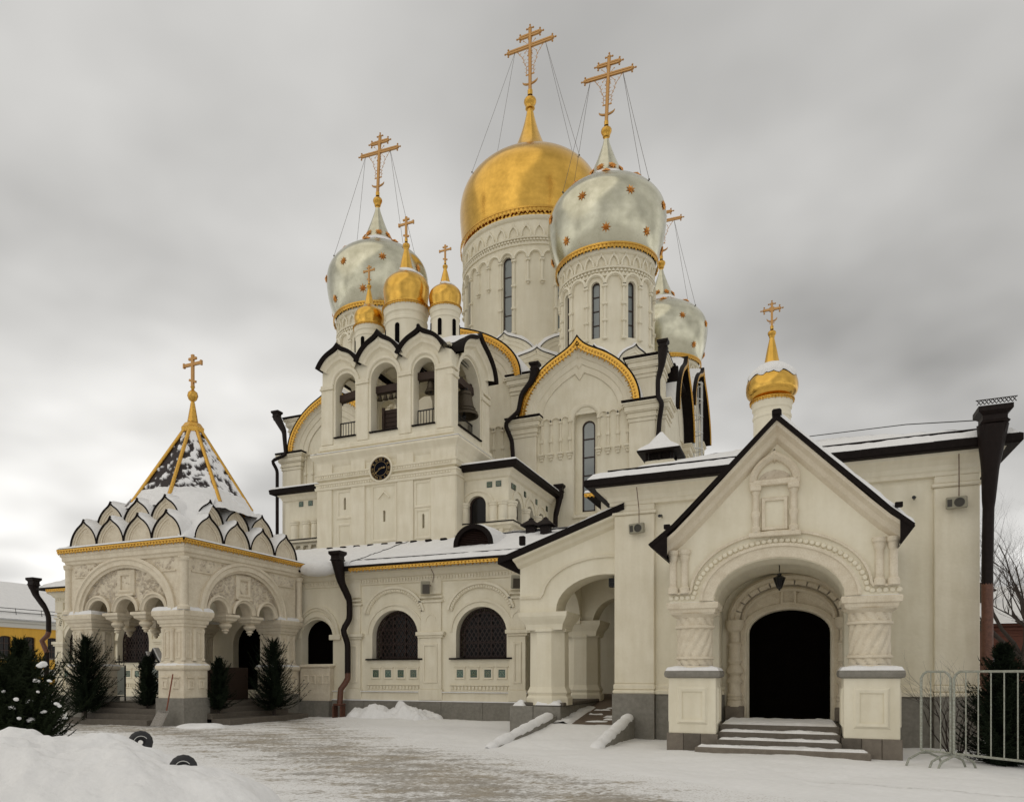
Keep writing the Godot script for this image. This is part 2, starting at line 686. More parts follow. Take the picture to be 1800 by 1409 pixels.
func materials() -> void:
	noise.seed = 3
	noise.frequency = 0.5
	noise.fractal_octaves = 3
	noise2.seed = 9
	noise2.frequency = 0.35
	var fine := noisy(1, 0.09, 4)
	var mid := noisy(2, 0.02, 5)
	var big := noisy(4, 0.007, 4)
	var t_pl := blend_tex(512, [[fine, 0.15, 1.4], [mid, 0.15, 1.4], [big, 0.35, 1.6], [noisy(14, 0.03, 4), 0.35, 2.0, 8]], Color(0.925, 0.915, 0.89), Color(1, 1, 1))
	var t_st := blend_tex(512, [[fine, 0.4, 1.8], [mid, 0.3, 1.8], [big, 0.3, 1.8]], Color(0.88, 0.86, 0.83), Color(1, 1, 1))
	var t_gr := blend_tex(512, [[noisy(6, 0.3, 3), 0.6, 2.4], [mid, 0.25, 1.6], [big, 0.15, 1.6]], Color(0.70, 0.69, 0.67), Color(1, 1, 1))
	var t_mt := blend_tex(512, [[fine, 0.4, 1.6], [mid, 0.6, 2.0]], Color(0.72, 0.68, 0.64), Color(1, 1, 1))
	var t_gd := blend_tex(512, [[noisy(8, 0.045, 3, FastNoiseLite.TYPE_CELLULAR), 0.45, 1.4], [mid, 0.3, 1.8], [big, 0.25, 2.0]], Color(0.80, 0.76, 0.70), Color(1, 1, 1))
	var t_sv := blend_tex(512, [[mid, 0.5, 1.4], [big, 0.5, 2.0]], Color(0.86, 0.86, 0.84), Color(1, 1, 1))
	var t_sn := blend_tex(512, [[fine, 0.35, 1.5], [mid, 0.4, 1.5], [big, 0.25, 1.5]], Color(0.93, 0.93, 0.93), Color(1, 1, 1))
	var b_pl := bump_tex(512, noisy(21, 0.06, 4), 2.0)
	var b_sn := bump_tex(512, noisy(22, 0.05, 5), 5.0)
	var b_gr := bump_tex(512, noisy(23, 0.25, 3), 2.0)
	var b_gd := bump_tex(512, noisy(24, 0.02, 4), 2.5)
	normal(mat("plaster", 0.82, 0.77, 0.63, 0.9, 0.0, t_pl, 0.16), b_pl, 0.22)
	normal(mat("trim", 0.82, 0.765, 0.625, 0.88, 0.0, t_pl, 0.23), b_pl, 0.25)
	normal(mat("limestone", 0.78, 0.71, 0.575, 0.88, 0.0, t_st, 0.5), b_pl, 0.6)
	normal(mat("carved", 0.68, 0.61, 0.50, 0.9, 0.0, t_st, 0.9), b_gr, 0.8)
	normal(mat("granite", 0.30, 0.285, 0.25, 0.75, 0.0, t_gr, 0.7), b_gr, 0.4)
	normal(mat("granite_dark", 0.165, 0.142, 0.115, 0.75, 0.0, t_gr, 0.8), b_gr, 0.4)
	normal(mat("granite_warm", 0.25, 0.215, 0.175, 0.75, 0.0, t_gr, 0.6), b_gr, 0.4)
	normal(mat("snow", 0.86, 0.855, 0.85, 0.85, 0.0, t_sn, 0.35), b_sn, 0.5)
	M.snow.subsurf_scatter_enabled = false
	mat("tinted", 1, 1, 1, 0.8)
	M.tinted.vertex_color_use_as_albedo = true
	mat("metal", 0.011, 0.007, 0.006, 0.65, 0.0, t_mt, 0.7)
	M.metal.metallic_specular = 0.25
	mat("pipe", 0.014, 0.008, 0.007, 0.55, 0.0, t_mt, 0.9)
	M.pipe.metallic_specular = 0.3
	mat("pipe_new", 0.16, 0.065, 0.038, 0.5, 0.0, t_mt, 0.9)
	normal(mat("gold", 0.80, 0.475, 0.10, 0.2, 1.0, t_sv, 0.3), b_gd, 0.04)
	mat("gold_trim", 0.88, 0.54, 0.12, 0.3, 1.0, t_mt, 1.5)
	normal(mat("silver", 0.66, 0.635, 0.50, 0.2, 1.0, t_sv, 0.25), b_gd, 0.05)
	mat("star_gold", 0.62, 0.29, 0.08, 0.35, 1.0)
	mat("cross_gold", 0.46, 0.26, 0.10, 0.4, 0.85)
	mat("wire", 0.10, 0.085, 0.07, 0.6)
	mat("frame", 0.045, 0.022, 0.016, 0.6, 0.0, t_mt, 1.2)
	mat("glass", 0.16, 0.185, 0.185, 0.06)
	M.glass.metallic_specular = 0.9
	mat("glass_dark", 0.010, 0.009, 0.009, 0.12)
	M.glass_dark.metallic_specular = 0.3
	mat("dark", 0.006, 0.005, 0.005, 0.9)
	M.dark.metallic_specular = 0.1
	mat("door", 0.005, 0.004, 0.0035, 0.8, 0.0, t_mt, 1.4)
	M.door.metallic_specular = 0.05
	mat("wood", 0.050, 0.027, 0.017, 0.75, 0.0, t_mt, 1.6)
	mat("bronze", 0.115, 0.095, 0.066, 0.5, 0.6, t_mt, 1.5)
	mat("iron", 0.014, 0.013, 0.013, 0.55)
	mat("clock_face", 0.004, 0.005, 0.010, 0.7)
	M.clock_face.metallic_specular = 0.15
	mat("clock_gold", 0.30, 0.20, 0.08, 0.5, 0.3)
	mat("lamp_body", 0.17, 0.165, 0.14, 0.6)
	mat("lamp_glass", 0.075, 0.065, 0.052, 0.15)
	mat("speaker", 0.30, 0.28, 0.21, 0.7)
	mat("speaker_mesh", 0.06, 0.055, 0.045, 0.8)
	mat("barrier", 0.42, 0.455, 0.40, 0.5, 0.0, t_mt, 2.0)
	mat("white_paint", 0.60, 0.60, 0.57, 0.6)
	normal(mat("yellow_wall", 0.72, 0.425, 0.065, 0.9, 0.0, t_pl, 0.25), b_pl, 0.4)
	mat("brick_red", 0.125, 0.045, 0.030, 0.9, 0.0, t_st, 0.6)
	mat("bark", 0.060, 0.047, 0.040, 0.95, 0.0, t_mt, 3.0)
	mat("needle", 0.011, 0.016, 0.009, 0.9)
	M.needle.metallic_specular = 0.15
	mat("needle_pine", 0.016, 0.022, 0.011, 0.9)
	M.needle_pine.metallic_specular = 0.15
	mat("rubber", 0.010, 0.010, 0.012, 0.5)
	mat("steel", 0.34, 0.33, 0.31, 0.45, 0.3, t_mt, 2.0)
	mat("handle", 0.27, 0.085, 0.045, 0.7, 0.0, t_mt, 2.0)
	mat("paper", 0.55, 0.60, 0.56, 0.6)
	mat("paving", 0.20, 0.15, 0.11, 0.8, 0.0, t_gr, 0.5)
	# tiles: glazed, turquoise and white with a dark figure
	for k in 3:
		var im := Image.create(64, 64, false, Image.FORMAT_RGB8)
		var f := noisy(60 + k, 0.09, 2)
		for y in 64:
			for x in 64:
				var c := Color(0.10, 0.33, 0.33)
				var a := f.get_noise_2d(absf(x - 31.5) * 1.3, y * 1.3)
				if a > 0.12:
					c = [Color(0.62, 0.66, 0.55), Color(0.52, 0.52, 0.34), Color(0.60, 0.56, 0.42)][k]
				elif a < -0.22:
					c = [Color(0.06, 0.10, 0.12), Color(0.16, 0.09, 0.05), Color(0.05, 0.12, 0.10)][k]
				if x < 4 or y < 4 or x > 59 or y > 59:
					c = Color(0.07, 0.22, 0.20)
				im.set_pixel(x, y, c)
		var m := mat("tile%d" % k, 1, 1, 1, 0.25)
		m.albedo_texture = ImageTexture.create_from_image(im)

# ---------------------------------------------------------------- shared builders
func simple_cross(m: MB, at: Vector3, s: float) -> void:
	# plain eight-ended cross, arms along u; s = its height
	var o := m.xf
	m.xf = Transform3D(Basis(), at)
	var w := 0.045 * s
	m.bx(-w, w, 0, s, -w * 0.8, w * 0.8)
	m.bx(-0.34 * s, 0.34 * s, 0.66 * s, 0.66 * s + 2 * w, -w * 0.7, w * 0.7)
	m.bx(-0.15 * s, 0.15 * s, 0.84 * s, 0.84 * s + 1.6 * w, -w * 0.7, w * 0.7)
	m.bar(Vector3(-0.13 * s, 0.24 * s, 0), Vector3(0.13 * s, 0.15 * s, 0), w * 1.3, w * 1.5)
	for k in [-1, 1]:
		m.box(Vector3(0.34 * s * k, 0.66 * s + w, 0), Vector3(w * 1.2, w * 3.2, w * 1.7))
	m.xf = o

func star_tip(m: MB, p: Vector3, d: Vector3, s: float) -> void:
	# trefoil at the end of an arm
	var side := d.cross(Vector3(0, 0, 1)).normalized()
	m.cbox(p, Vector3(0.2, 0.2, 0.16) * s, 0.05 * s)
	for q in [d, side, -side]:
		var e: Vector3 = p + q * 0.2 * s
		m.bar(p, e, 0.05 * s, 0.05 * s, Vector3(0, 0, 1))
		m.lathe(e - Vector3(0, 0.06 * s, 0), [[0.001, 0], [0.05 * s, 0.03 * s], [0.06 * s, 0.06 * s], [0.05 * s, 0.09 * s], [0.001, 0.12 * s]], 8)

func ornate_cross(m: MB, at: Vector3, s: float, lean := 0.0) -> void:
	var o := m.xf
	m.xf = Transform3D(Basis(Vector3(0, 0, 1), -lean), at)
	m.cbox(Vector3(0, 1.86 * s, 0), Vector3(0.19, 3.72, 0.16) * s, 0.03 * s)
	for a in [[2.68, 1.38, 0.13], [3.32, 0.62, 0.12]]:
		for k in [-1, 1]:
			# two rails with a groove between them
			for g in [-1, 1]:
				m.bx(0.07 * s * k, a[1] * s * k, (a[0] + g * 0.055 - 0.042) * s, (a[0] + g * 0.055 + 0.042) * s, -0.065 * s, 0.065 * s)
			m.bx(0.07 * s * k, a[1] * s * k, (a[0] - 0.02) * s, (a[0] + 0.02) * s, -0.03 * s, 0.03 * s)
			star_tip(m, Vector3(a[1] * s * k, a[0] * s, 0), Vector3(k, 0, 0), s)
			for t in [0.3, 0.6]:
				m.bar(Vector3(a[1] * s * k * t, a[0] * s, 0), Vector3(a[1] * s * k * t, (a[0] + 0.15) * s, 0), 0.03 * s, 0.03 * s, Vector3(0, 0, 1))
	star_tip(m, Vector3(0, 3.72 * s, 0), Vector3(0, 1, 0), s)
	# rays at the crossing
	for k in 12:
		var a := TAU * (k + 0.5) / 12.0
		var d := Vector3(cos(a), sin(a), 0)
		if absf(d.x) > 0.9 or absf(d.y) > 0.97:
			continue
		var c := Vector3(0, 2.68 * s, 0)
		m.bar(c + d * 0.12 * s, c + d * (0.44 if k % 2 else 0.55) * s, 0.02 * s, 0.02 * s, Vector3(0, 0, 1))
		m.cbox(c + d * (0.46 if k % 2 else 0.57) * s, Vector3.ONE * 0.05 * s, 0.0)
	# crescent and footrest
	var cr := []
	for i in 13:
		var a := PI + PI * i / 12.0
		cr.append(Vector3(cos(a) * 0.46 * s, (0.62 + sin(a) * 0.22) * s, 0))
	m.tube(cr, [0.015 * s, 0.035 * s, 0.05 * s, 0.06 * s, 0.065 * s, 0.065 * s, 0.065 * s, 0.065 * s, 0.065 * s, 0.06 * s, 0.05 * s, 0.035 * s, 0.015 * s], 6)
	m.bar(Vector3(-0.27 * s, 0.98 * s, 0), Vector3(0.27 * s, 0.98 * s, 0), 0.05 * s, 0.06 * s)
	# vine scrolls
	for k in [-1, 1]:
		var p := []
		for i in 15:
			var t := i / 14.0
			p.append(Vector3(k * (0.2 + 0.58 * t * t + 0.03 * sin(t * 16)) * s, (1.0 + 1.55 * t) * s, 0))
		m.tube(p, 0.016 * s, 4, false)
		for i in range(1, 14):
			var d := Vector3((0.1 if i % 2 else -0.1) * k, 0.09, 0) * s
			m.bar(p[i], p[i] + d, 0.018 * s, 0.018 * s, Vector3(0, 0, 1))
			if i % 2 == 0:
				m.bar(Vector3(0.07 * k * s, p[i].y, 0), Vector3(0.19 * k * s, p[i].y + 0.05 * s, 0), 0.018 * s, 0.018 * s, Vector3(0, 0, 1))
	m.xf = o

func budded_cross(m: MB, at: Vector3, s: float) -> void:
	# short-armed cross with trefoil ends over a crescent; s = its height
	var o := m.xf
	m.xf = Transform3D(Basis(), at)
	var w := 0.035 * s
	m.bx(-w, w, 0, s * 0.86, -w, w)
	m.bx(-0.24 * s, 0.24 * s, 0.62 * s, 0.62 * s + 2 * w, -w, w)
	for q in [Vector3(0, 0.84, 0), Vector3(-0.24, 0.65, 0), Vector3(0.24, 0.65, 0)]:
		var d: Vector3 = (q - Vector3(0, 0.65, 0)).normalized()
		star_tip(m, q * s, d, s * 0.5)
	m.cbox(Vector3(0, 0.655 * s, 0), Vector3(0.16, 0.16, 0.08) * s, 0.02 * s)
	var cr := []
	for i in 11:
		var a := PI + PI * i / 10.0
		cr.append(Vector3(cos(a) * 0.16 * s, (0.36 + sin(a) * 0.11) * s, 0))
	m.tube(cr, [0.008 * s, 0.016 * s, 0.022 * s, 0.026 * s, 0.028 * s, 0.028 * s, 0.028 * s, 0.026 * s, 0.022 * s, 0.016 * s, 0.008 * s], 6)
	m.xf = o

var star_mesh: ArrayMesh
func star() -> ArrayMesh:
	if star_mesh:
		return star_mesh
	var m := mb()
	for k in 16:
		var a0 := TAU * k / 16.0
		var a1 := TAU * (k + 1) / 16.0
		var r0 := 0.27 if k % 2 == 0 else 0.125
		var r1 := 0.27 if k % 2 == 1 else 0.125
		var A := Vector3(cos(a0) * r0, sin(a0) * r0, 0)
		var B := Vector3(cos(a1) * r1, sin(a1) * r1, 0)
		m.tri(Vector3(0, 0, 0.10), B, A)
		m.tri(Vector3(0, 0, -0.06), A, B)
	star_mesh = meshof(m, M.star_gold)
	return star_mesh

func prof_at(prof: Array, h: float) -> Array:
	# radius and slope of a profile at height h
	for i in prof.size() - 1:
		if h >= prof[i][1] and h <= prof[i + 1][1]:
			var t: float = (h - prof[i][1]) / maxf(prof[i + 1][1] - prof[i][1], 1e-5)
			return [lerpf(prof[i][0], prof[i + 1][0], t), atan2(prof[i][0] - prof[i + 1][0], prof[i + 1][1] - prof[i][1])]
	return [prof[-1][0], 0.0]

func smooth_prof(pts: Array, k := 5) -> Array:
	# Catmull-Rom through [r, y] points
	var r := []
	for i in pts.size() - 1:
		var a = pts[max(i - 1, 0)]
		var b = pts[i]
		var d = pts[i + 1]
		var e = pts[min(i + 2, pts.size() - 1)]
		for j in k:
			var t := float(j) / k
			r.append([cubic_interpolate(b[0], d[0], a[0], e[0], t), cubic_interpolate(b[1], d[1], a[1], e[1], t)])
	r.append(pts[-1])
	return r

func snowcap(m: MB, c: Vector3, prof: Array, h0: float, h1: float, thick: float, a0: float, a1: float, ragged := 0.4, k := 40) -> void:
	# snow lying on a dome between two heights, with an uneven lower rim
	var rows := []
	for i in k + 1:
		var a := lerpf(a0, a1, float(i) / k)
		var ends := 1.0 if a1 - a0 > 6.2 else clampf(minf(i, k - i) / (k * 0.22), 0, 1)
		var lo := h0 + (h1 - h0) * clampf(ragged * (0.5 + 0.9 * noise.get_noise_2d(cos(a) * 2.2 + c.x, sin(a) * 2.2 + c.z) + 0.5 * noise2.get_noise_2d(cos(a) * 9.0, sin(a) * 9.0)), 0, 0.95)
		lo = lerpf(h1 - 0.02, lo, ends)
		var row := PackedVector3Array()
		for j in 9:
			var t := j / 8.0
			var h := lerpf(lo, h1, t)
			var q := prof_at(prof, h)
			var f := sqrt(clampf(minf(t, 1 - t) * 4.0, 0, 1))
			row.append(c + Vector3(sin(a) * (q[0] + 0.01 + thick * f), h + thick * f * 0.6, cos(a) * (q[0] + 0.01 + thick * f)))
		rows.append(row)
	m.grid(rows)

func onion(parent: Node, c: Vector3, pts: Array, material: Material, label: String, stars := [], seg := 64) -> MeshInstance3D:
	var prof := smooth_prof(pts)
	var m := mb()
	m.lathe(c, prof, seg)
	var d := part(m, "dome", material, parent)
	d.set_meta("label", label)
	for s in stars:
		for k in 8:
			var a: float = s[1] + TAU * k / 8.0
			var q := prof_at(prof, s[0])
			var nn := Vector3(sin(a) * cos(q[1]), sin(q[1]), cos(a) * cos(q[1]))
			var b := Basis.looking_at(-nn, Vector3.UP)
			piece(star(), "star", Transform3D(b * Basis(Vector3(0, 0, 1), (k * 7 + s[0]) * 1.3), c + Vector3(sin(a) * q[0], s[0], cos(a) * q[0]) + nn * 0.02), d)
	return d

func finial(parent: Node, c: Vector3, y: float, r: float, neck: float) -> void:
	# gilded neck and ball under a cross; y = centre of the ball
	var m := mb()
	m.lathe(c, smooth_prof([[neck * 1.15, y - 3.1 * r], [neck * 0.95, y - 2.2 * r], [neck * 0.9, y - 1.25 * r]]) , 20)
	m.lathe(c, smooth_prof([[neck * 0.9, y - 1.25 * r], [neck * 1.35, y - 1.1 * r], [r * 0.72, y - 0.7 * r], [r, y - 0.05 * r], [r * 0.9, y + 0.45 * r], [r * 0.4, y + 0.9 * r], [r * 0.3, y + 1.2 * r]]), 24)
	m.lathe(c, [[r * 0.42, y + 1.1 * r], [r * 0.42, y + 1.9 * r], [r * 0.2, y + 2.05 * r], [0.0, y + 2.05 * r]], 16)
	part(m, "finial", M.gold_trim, parent)

func wires(cross: Node, c: Vector3, top: float, s: float, prof: Array, h: float) -> void:
	var q := prof_at(prof, h)
	for k in [[-1, -2.2], [-1, -0.9], [1, 0.9], [1, 2.2]]:
		var m := mb()
		var a := c + Vector3(0.95 * s * k[0], top, 0)
		var ang: float = k[1] + 0.2
		var b := c + Vector3(sin(ang) * q[0] * 1.02, h, cos(ang) * q[0] * 1.02)
		m.tube([a, a.lerp(b, 0.5) + Vector3(0, -0.05, 0), b], 0.011, 5)
		m.cbox(b, Vector3.ONE * 0.07, 0.0)
		part(m, "wire", M.wire, cross)

func tile_mesh(k: int, s := 0.27) -> ArrayMesh:
	var st := SurfaceTool.new()
	st.begin(Mesh.PRIMITIVE_TRIANGLES)
	var h := s / 2.0
	var z := 0.02
	for q in [[Vector3(-h, -h, z), Vector2(0, 1)], [Vector3(-h, h, z), Vector2(0, 0)], [Vector3(h, h, z), Vector2(1, 0)], [Vector3(-h, -h, z), Vector2(0, 1)], [Vector3(h, h, z), Vector2(1, 0)], [Vector3(h, -h, z), Vector2(1, 1)]]:
		st.set_normal(Vector3(0, 0, 1))
		st.set_uv(q[1])
		st.add_vertex(q[0])
	for i in 4:
		var a := Vector3(h, h, z).rotated(Vector3(0, 0, 1), PI / 2 * i)
		var b := Vector3(h, h, z).rotated(Vector3(0, 0, 1), PI / 2 * (i + 1))
		var a2 := a + Vector3(0, 0, -0.06)
		var b2 := b + Vector3(0, 0, -0.06)
		for q in [a, a2, b, b, a2, b2]:
			st.set_normal((a + b).normalized() * Vector3(1, 1, 0))
			st.set_uv(Vector2(0.02, 0.02))
			st.add_vertex(q)
	var m := st.commit()
	m.surface_set_material(0, M["tile%d" % k])
	return m

func window(parent: Node, xf: Transform3D, bend: float, o: Array, z: float, rows: int, cols: int, glass: Material, bar := 0.05, fr := 0.07, subs := true) -> MeshInstance3D:
	# a glazed window in an opening o, its frame in local depth z: the frame is the part, each pane a sub-part
	var m := mb(xf, bend)
	var path := MB.outline(o, 14)
	m.sweep(path, [[0, z - 0.05], [0, z + 0.05], [-fr, z + 0.05], [-fr, z - 0.05], [0, z - 0.05]], false, false)
	m.bx(o[0], o[1], o[2], o[2] + fr, z - 0.05, z + 0.05)
	var xs := []
	var ys := []
	for i in range(1, cols):
		xs.append(lerpf(o[0] + fr, o[1] - fr, float(i) / cols))
	for x in xs:
		m.bx(x - bar / 2, x + bar / 2, o[2], MB.optop(o, x), z - 0.04, z + 0.04)
	var H: float = o[3] + o[4] - o[2]
	for j in range(1, rows):
		var y: float = o[2] + H * j / rows
		if y < o[3] + o[4] * 0.8:
			ys.append(y)
			m.bx(o[0], o[1], y - bar / 2, y + bar / 2, z - 0.045, z + 0.045)
	var w := part(m, "window", M.frame, parent)
	if subs:
		var X := [o[0]] + xs + [o[1]]
		var Y := [o[2]] + ys + [o[3] + o[4]]
		for i in X.size() - 1:
			for j in Y.size() - 1:
				var g := mb(xf, bend)
				var l: float = X[i]
				var r: float = X[i + 1]
				var n := 8
				for k in n:
					var x0 := lerpf(l, r, float(k) / n)
					var x1 := lerpf(l, r, float(k + 1) / n)
					var t0 := minf(Y[j + 1], MB.optop(o, x0))
					var t1 := minf(Y[j + 1], MB.optop(o, x1))
					if t0 > Y[j] or t1 > Y[j]:
						g.quad(Vector3(x0, Y[j], z), Vector3(x0, maxf(t0, Y[j]), z), Vector3(x1, maxf(t1, Y[j]), z), Vector3(x1, Y[j], z))
				if not g.v.is_empty():
					part(g, "pane", glass, w)
	return w

func drum(parent: Node, c: Vector3, R: float, y0: float, y1: float, narch: int, ww: float, wy0: float, wy1: float, fy: float, short_every: int) -> MeshInstance3D:
	# cylinder with eight windows, a blind arcade, a cornice of teeth and a frieze of keel niches
	var X := Transform3D(Basis(), c)
	var m := mb(X, R)
	var L := TAU * R
	var ops := []
	for k in range(-4, 4):
		var x := L * k / 8.0 + L / 16.0 * 0.0
		if k == -4:
			continue
		ops.append([x - ww / 2, x + ww / 2, wy0, wy1, ww / 2])
	m.wall(-L / 2, L / 2, y0, y1, ops, 0.32, 0.35, false)
	# arcade
	var p := L / narch
	var sp := wy1 + 0.02
	for k in narch:
		var x := -L / 2 + p * (k + 0.5) + (p / 2 if narch % 8 == 0 and (narch / 8) % 2 == 0 else 0.0)
		x = -L / 2 + p * k
		var path := arc(x, sp, p * 0.5 - 0.035, p * 0.5 - 0.035 + 0.06, 10)
		m.sweep(path, [[0.07, 0], [0.07, 0.14], [-0.03, 0.17], [-0.06, 0.08], [-0.06, 0]], false, false)
		var cxm := x + p / 2
		var long := short_every <= 1 or (k % short_every == 0 or k % short_every == short_every - 1)
		var bot := wy0 - 0.1 if long else sp - R * 0.33
		var rr := 0.085 if R > 3 else 0.075
		m.sweep([Vector2(cxm, bot), Vector2(cxm, sp + 0.05)], [[rr, 0], [rr * 0.8, rr * 0.9], [0, rr * 1.25], [-rr * 0.8, rr * 0.9], [-rr, 0]], false, true)
		for yy in ([sp - 0.1, sp - (sp - bot) * 0.36, sp - (sp - bot) * 0.66, bot + 0.05] if long else [sp - 0.1, bot + 0.06]):
			m.bx(cxm - rr * 1.7, cxm + rr * 1.7, yy - 0.06, yy + 0.06, 0, rr * 2.1, 0.02)
		if not long:
			m.bx(cxm - rr * 0.9, cxm + rr * 0.9, bot - 0.12, bot, 0, rr * 1.3, 0.02)
	# string courses and rows of teeth
	var ring := [Vector2(-L / 2, 0), Vector2(L / 2, 0)]
	var seg := 72
	var hor := func(y: float) -> Array:
		var r := []
		for i in seg + 1:
			r.append(Vector2(-L / 2 + L * i / seg, y))
		return r
	m.sweep(hor.call(fy - 0.42), [[0.0, 0], [0.0, 0.09], [0.1, 0.11], [0.1, 0]], false, false)
	m.sweep(hor.call(fy - 0.02), [[0.0, 0], [0.0, 0.12], [0.08, 0.14], [0.08, 0]], false, false)
	var nt := int(L / 0.2)
	for i in nt:
		var x := -L / 2 + L * i / nt
		for r in 2:
			var y := fy - 0.34 + 0.16 * r
			var zt := 0.11
			var xx := x + (L / nt / 2.0 if r == 0 else 0.0)
			m.tri(Vector3(xx - L / nt * 0.46, y, zt), Vector3(xx, y + 0.14, zt), Vector3(xx + L / nt * 0.46, y, zt))
			m.quad(Vector3(xx - L / nt * 0.46, y, 0.0), Vector3(xx - L / nt * 0.46, y, zt), Vector3(xx + L / nt * 0.46, y, zt), Vector3(xx + L / nt * 0.46, y, 0.0))
			m.quad(Vector3(xx, y + 0.14, zt), Vector3(xx - L / nt * 0.46, y, zt), Vector3(xx - L / nt * 0.46, y, 0.0), Vector3(xx, y + 0.14, 0.0))
			m.quad(Vector3(xx, y + 0.14, zt), Vector3(xx + L / nt * 0.46, y, zt), Vector3(xx + L / nt * 0.46, y, 0.0), Vector3(xx, y + 0.14, 0.0))
	# keel niches leaning out under the eave
	var nk := int(round(L / (0.62 if R < 3 else 0.80)))
	var kw := L / nk
	for i in nk:
		var x := -L / 2 + kw * i
		var kp := ogee(x, fy + 0.14, kw * 0.36, 0.55 if R < 3 else 0.7, 5)
		m.sweep([Vector2(x - kw * 0.36, fy + 0.1)] + kp + [Vector2(x + kw * 0.36, fy + 0.1)], [[0.045, 0], [0.045, 0.11], [-0.035, 0.11], [-0.035, 0]], false, true)
		m.bx(x - kw * 0.62, x - kw * 0.38, fy + 0.06, fy + 0.13, 0, 0.1)
	# flare under the dome
	m.sweep(hor.call(y1), [[-0.12, 0], [-0.05, 0.1], [0.02, 0.15], [0.05, 0.17], [0.12, 0.16], [0.16, -0.2]], false, false)
	var d := part(m, "drum", M.plaster, parent)
	for o in ops:
		if o[1] > -L * 0.4 and o[0] < L * 0.45:
			window(d, X, R, [o[0] - 0.01, o[1] + 0.01, o[2], o[3], o[4]], -0.22, int(round((wy1 - wy0) / (1.1 if R > 3 else 0.75))), 1, M.glass)
	return d

func dome_band(parent: Node, c: Vector3, R: float, y: float, depth: float, tooth: float) -> void:
	var m := mb(Transform3D(Basis(), c), R)
	var L := TAU * R
	var path := []
	for i in 97:
		path.append(Vector2(-L / 2 + L * i / 96, y))
	lace(m, path, depth, 0.0, tooth)
	part(m, "gilded_band", M.gold_trim, parent)

func kokoshnik(m: MB, e: MB, sn: MB, path: Array, z: float, back: float, base: float, steps := 2) -> void:
	# m: plaster face with stepped rings, e: dark metal edge, sn: snow on the barrel behind
	var poly: Array = path.duplicate()
	if base < path[0].y - 0.001:
		poly = [Vector2(path[0].x, base)] + path + [Vector2(path[-1].x, base)]
	m.prism(poly, z - 0.3, z - 0.10, true, false)
	var w: float = (path[-1].x - path[0].x) * 0.055
	var a := 0.0
	for s in steps:
		m.sweep(path, [[a, z - 0.3], [a, z - 0.04 * s], [a - w, z - 0.04 * s - 0.01], [a - w, z - 0.12]], false, false)
		a -= w * 1.02
	e.sweep(path, [[-0.005, z + 0.05], [0.036, z + 0.055], [0.04, z - back], [0.0, z - back], [-0.005, z + 0.05]], false, false)
	if sn:
		var k := path.size()
		var rows := []
		for i in k:
			var d: Vector2 = (path[min(i + 1, k - 1)] - path[max(i - 1, 0)]).normalized()
			var t := clampf((absf(d.x) - 0.45) * 2.2, 0, 1) * w * 1.1
			var row := PackedVector3Array()
			for j in 7:
				var f := j / 6.0
				var g := sqrt(clampf(f * 5.0, 0, 1))
				var wob := 1.0 + 0.3 * noise.get_noise_3d(path[i].x * 4.0, path[i].y * 4.0, f * 5.0 + z)
				row.append(Vector3(path[i].x - d.y * (0.043 + t * g * wob * 0.5), path[i].y + d.x * 0.043 + t * g * wob, z + 0.03 - (back + 0.02) * f))
			rows.append(row)
		sn.grid(rows)

func downpipe(parent: Node, pts: Array, r: float, hop := 0.0, mat2 := -1) -> void:
	# square hopper, then a pipe through world points
	var m := mb()
	var path := []
	for i in pts.size():
		path.append(P(pts[i][0], pts[i][1], pts[i][2]))
	# rounded bends
	var q := [path[0]]
	for i in range(1, path.size() - 1):
		var a: Vector3 = path[i].lerp(path[i - 1], minf(0.3, 0.16 / path[i].distance_to(path[i - 1])))
		var b: Vector3 = path[i].lerp(path[i + 1], minf(0.3, 0.16 / path[i].distance_to(path[i + 1])))
		q.append(a)
		q.append(a.lerp(path[i], 0.5).lerp(path[i].lerp(b, 0.5), 0.5))
		q.append(b)
	q.append(path[-1])
	var rad := []
	for i in q.size():
		rad.append(r if hop <= 0.0 or i > 3 else [hop * 0.58, hop * 0.42, hop * 0.37, hop * 0.33][i])
	if hop > 0.0 and q.size() > 4:
		rad[4] = r * 1.15
	m.tube(q, rad, 12)
	for i in range(2, q.size() - 1, 3):
		if q[i].distance_to(q[i + 1]) > 0.8:
			var mid: Vector3 = q[i].lerp(q[i + 1], 0.5)
			m.lathe(mid - Vector3(0, 0.03, 0), [[r * 0.9, 0], [r * 1.25, 0], [r * 1.25, 0.06], [r * 0.9, 0.06]], 10)
	var o := part(m, "drainpipe", M.pipe, parent)
	if hop > 0.0:
		var hm := mb()
		var t: Vector3 = path[0]
		hm.facet(t, [[hop * 0.45, -hop * 0.5], [hop * 0.62, -hop * 0.05], [hop * 0.74, 0.0], [hop * 0.62, 0.06], [hop * 0.62, 0.16], [hop * 0.86, 0.24], [hop * 0.86, 0.34], [hop * 0.5, 0.3], [0.0, 0.3]], 4, PI / 4)
		part(hm, "hopper", M.pipe, o)

# ---------------------------------------------------------------- cathedral
const SILVER := [[2.64, 24.0], [2.78, 24.3], [2.99, 24.95], [3.14, 25.7], [3.21, 26.45], [3.12, 27.05], [2.9, 27.48], [2.5, 27.92], [2.0, 28.25], [1.55, 28.52], [1.22, 28.75], [0.99, 29.05], [0.8, 29.42], [0.61, 29.88], [0.44, 30.32], [0.29, 30.75], [0.19, 31.05], [0.15, 31.25]]

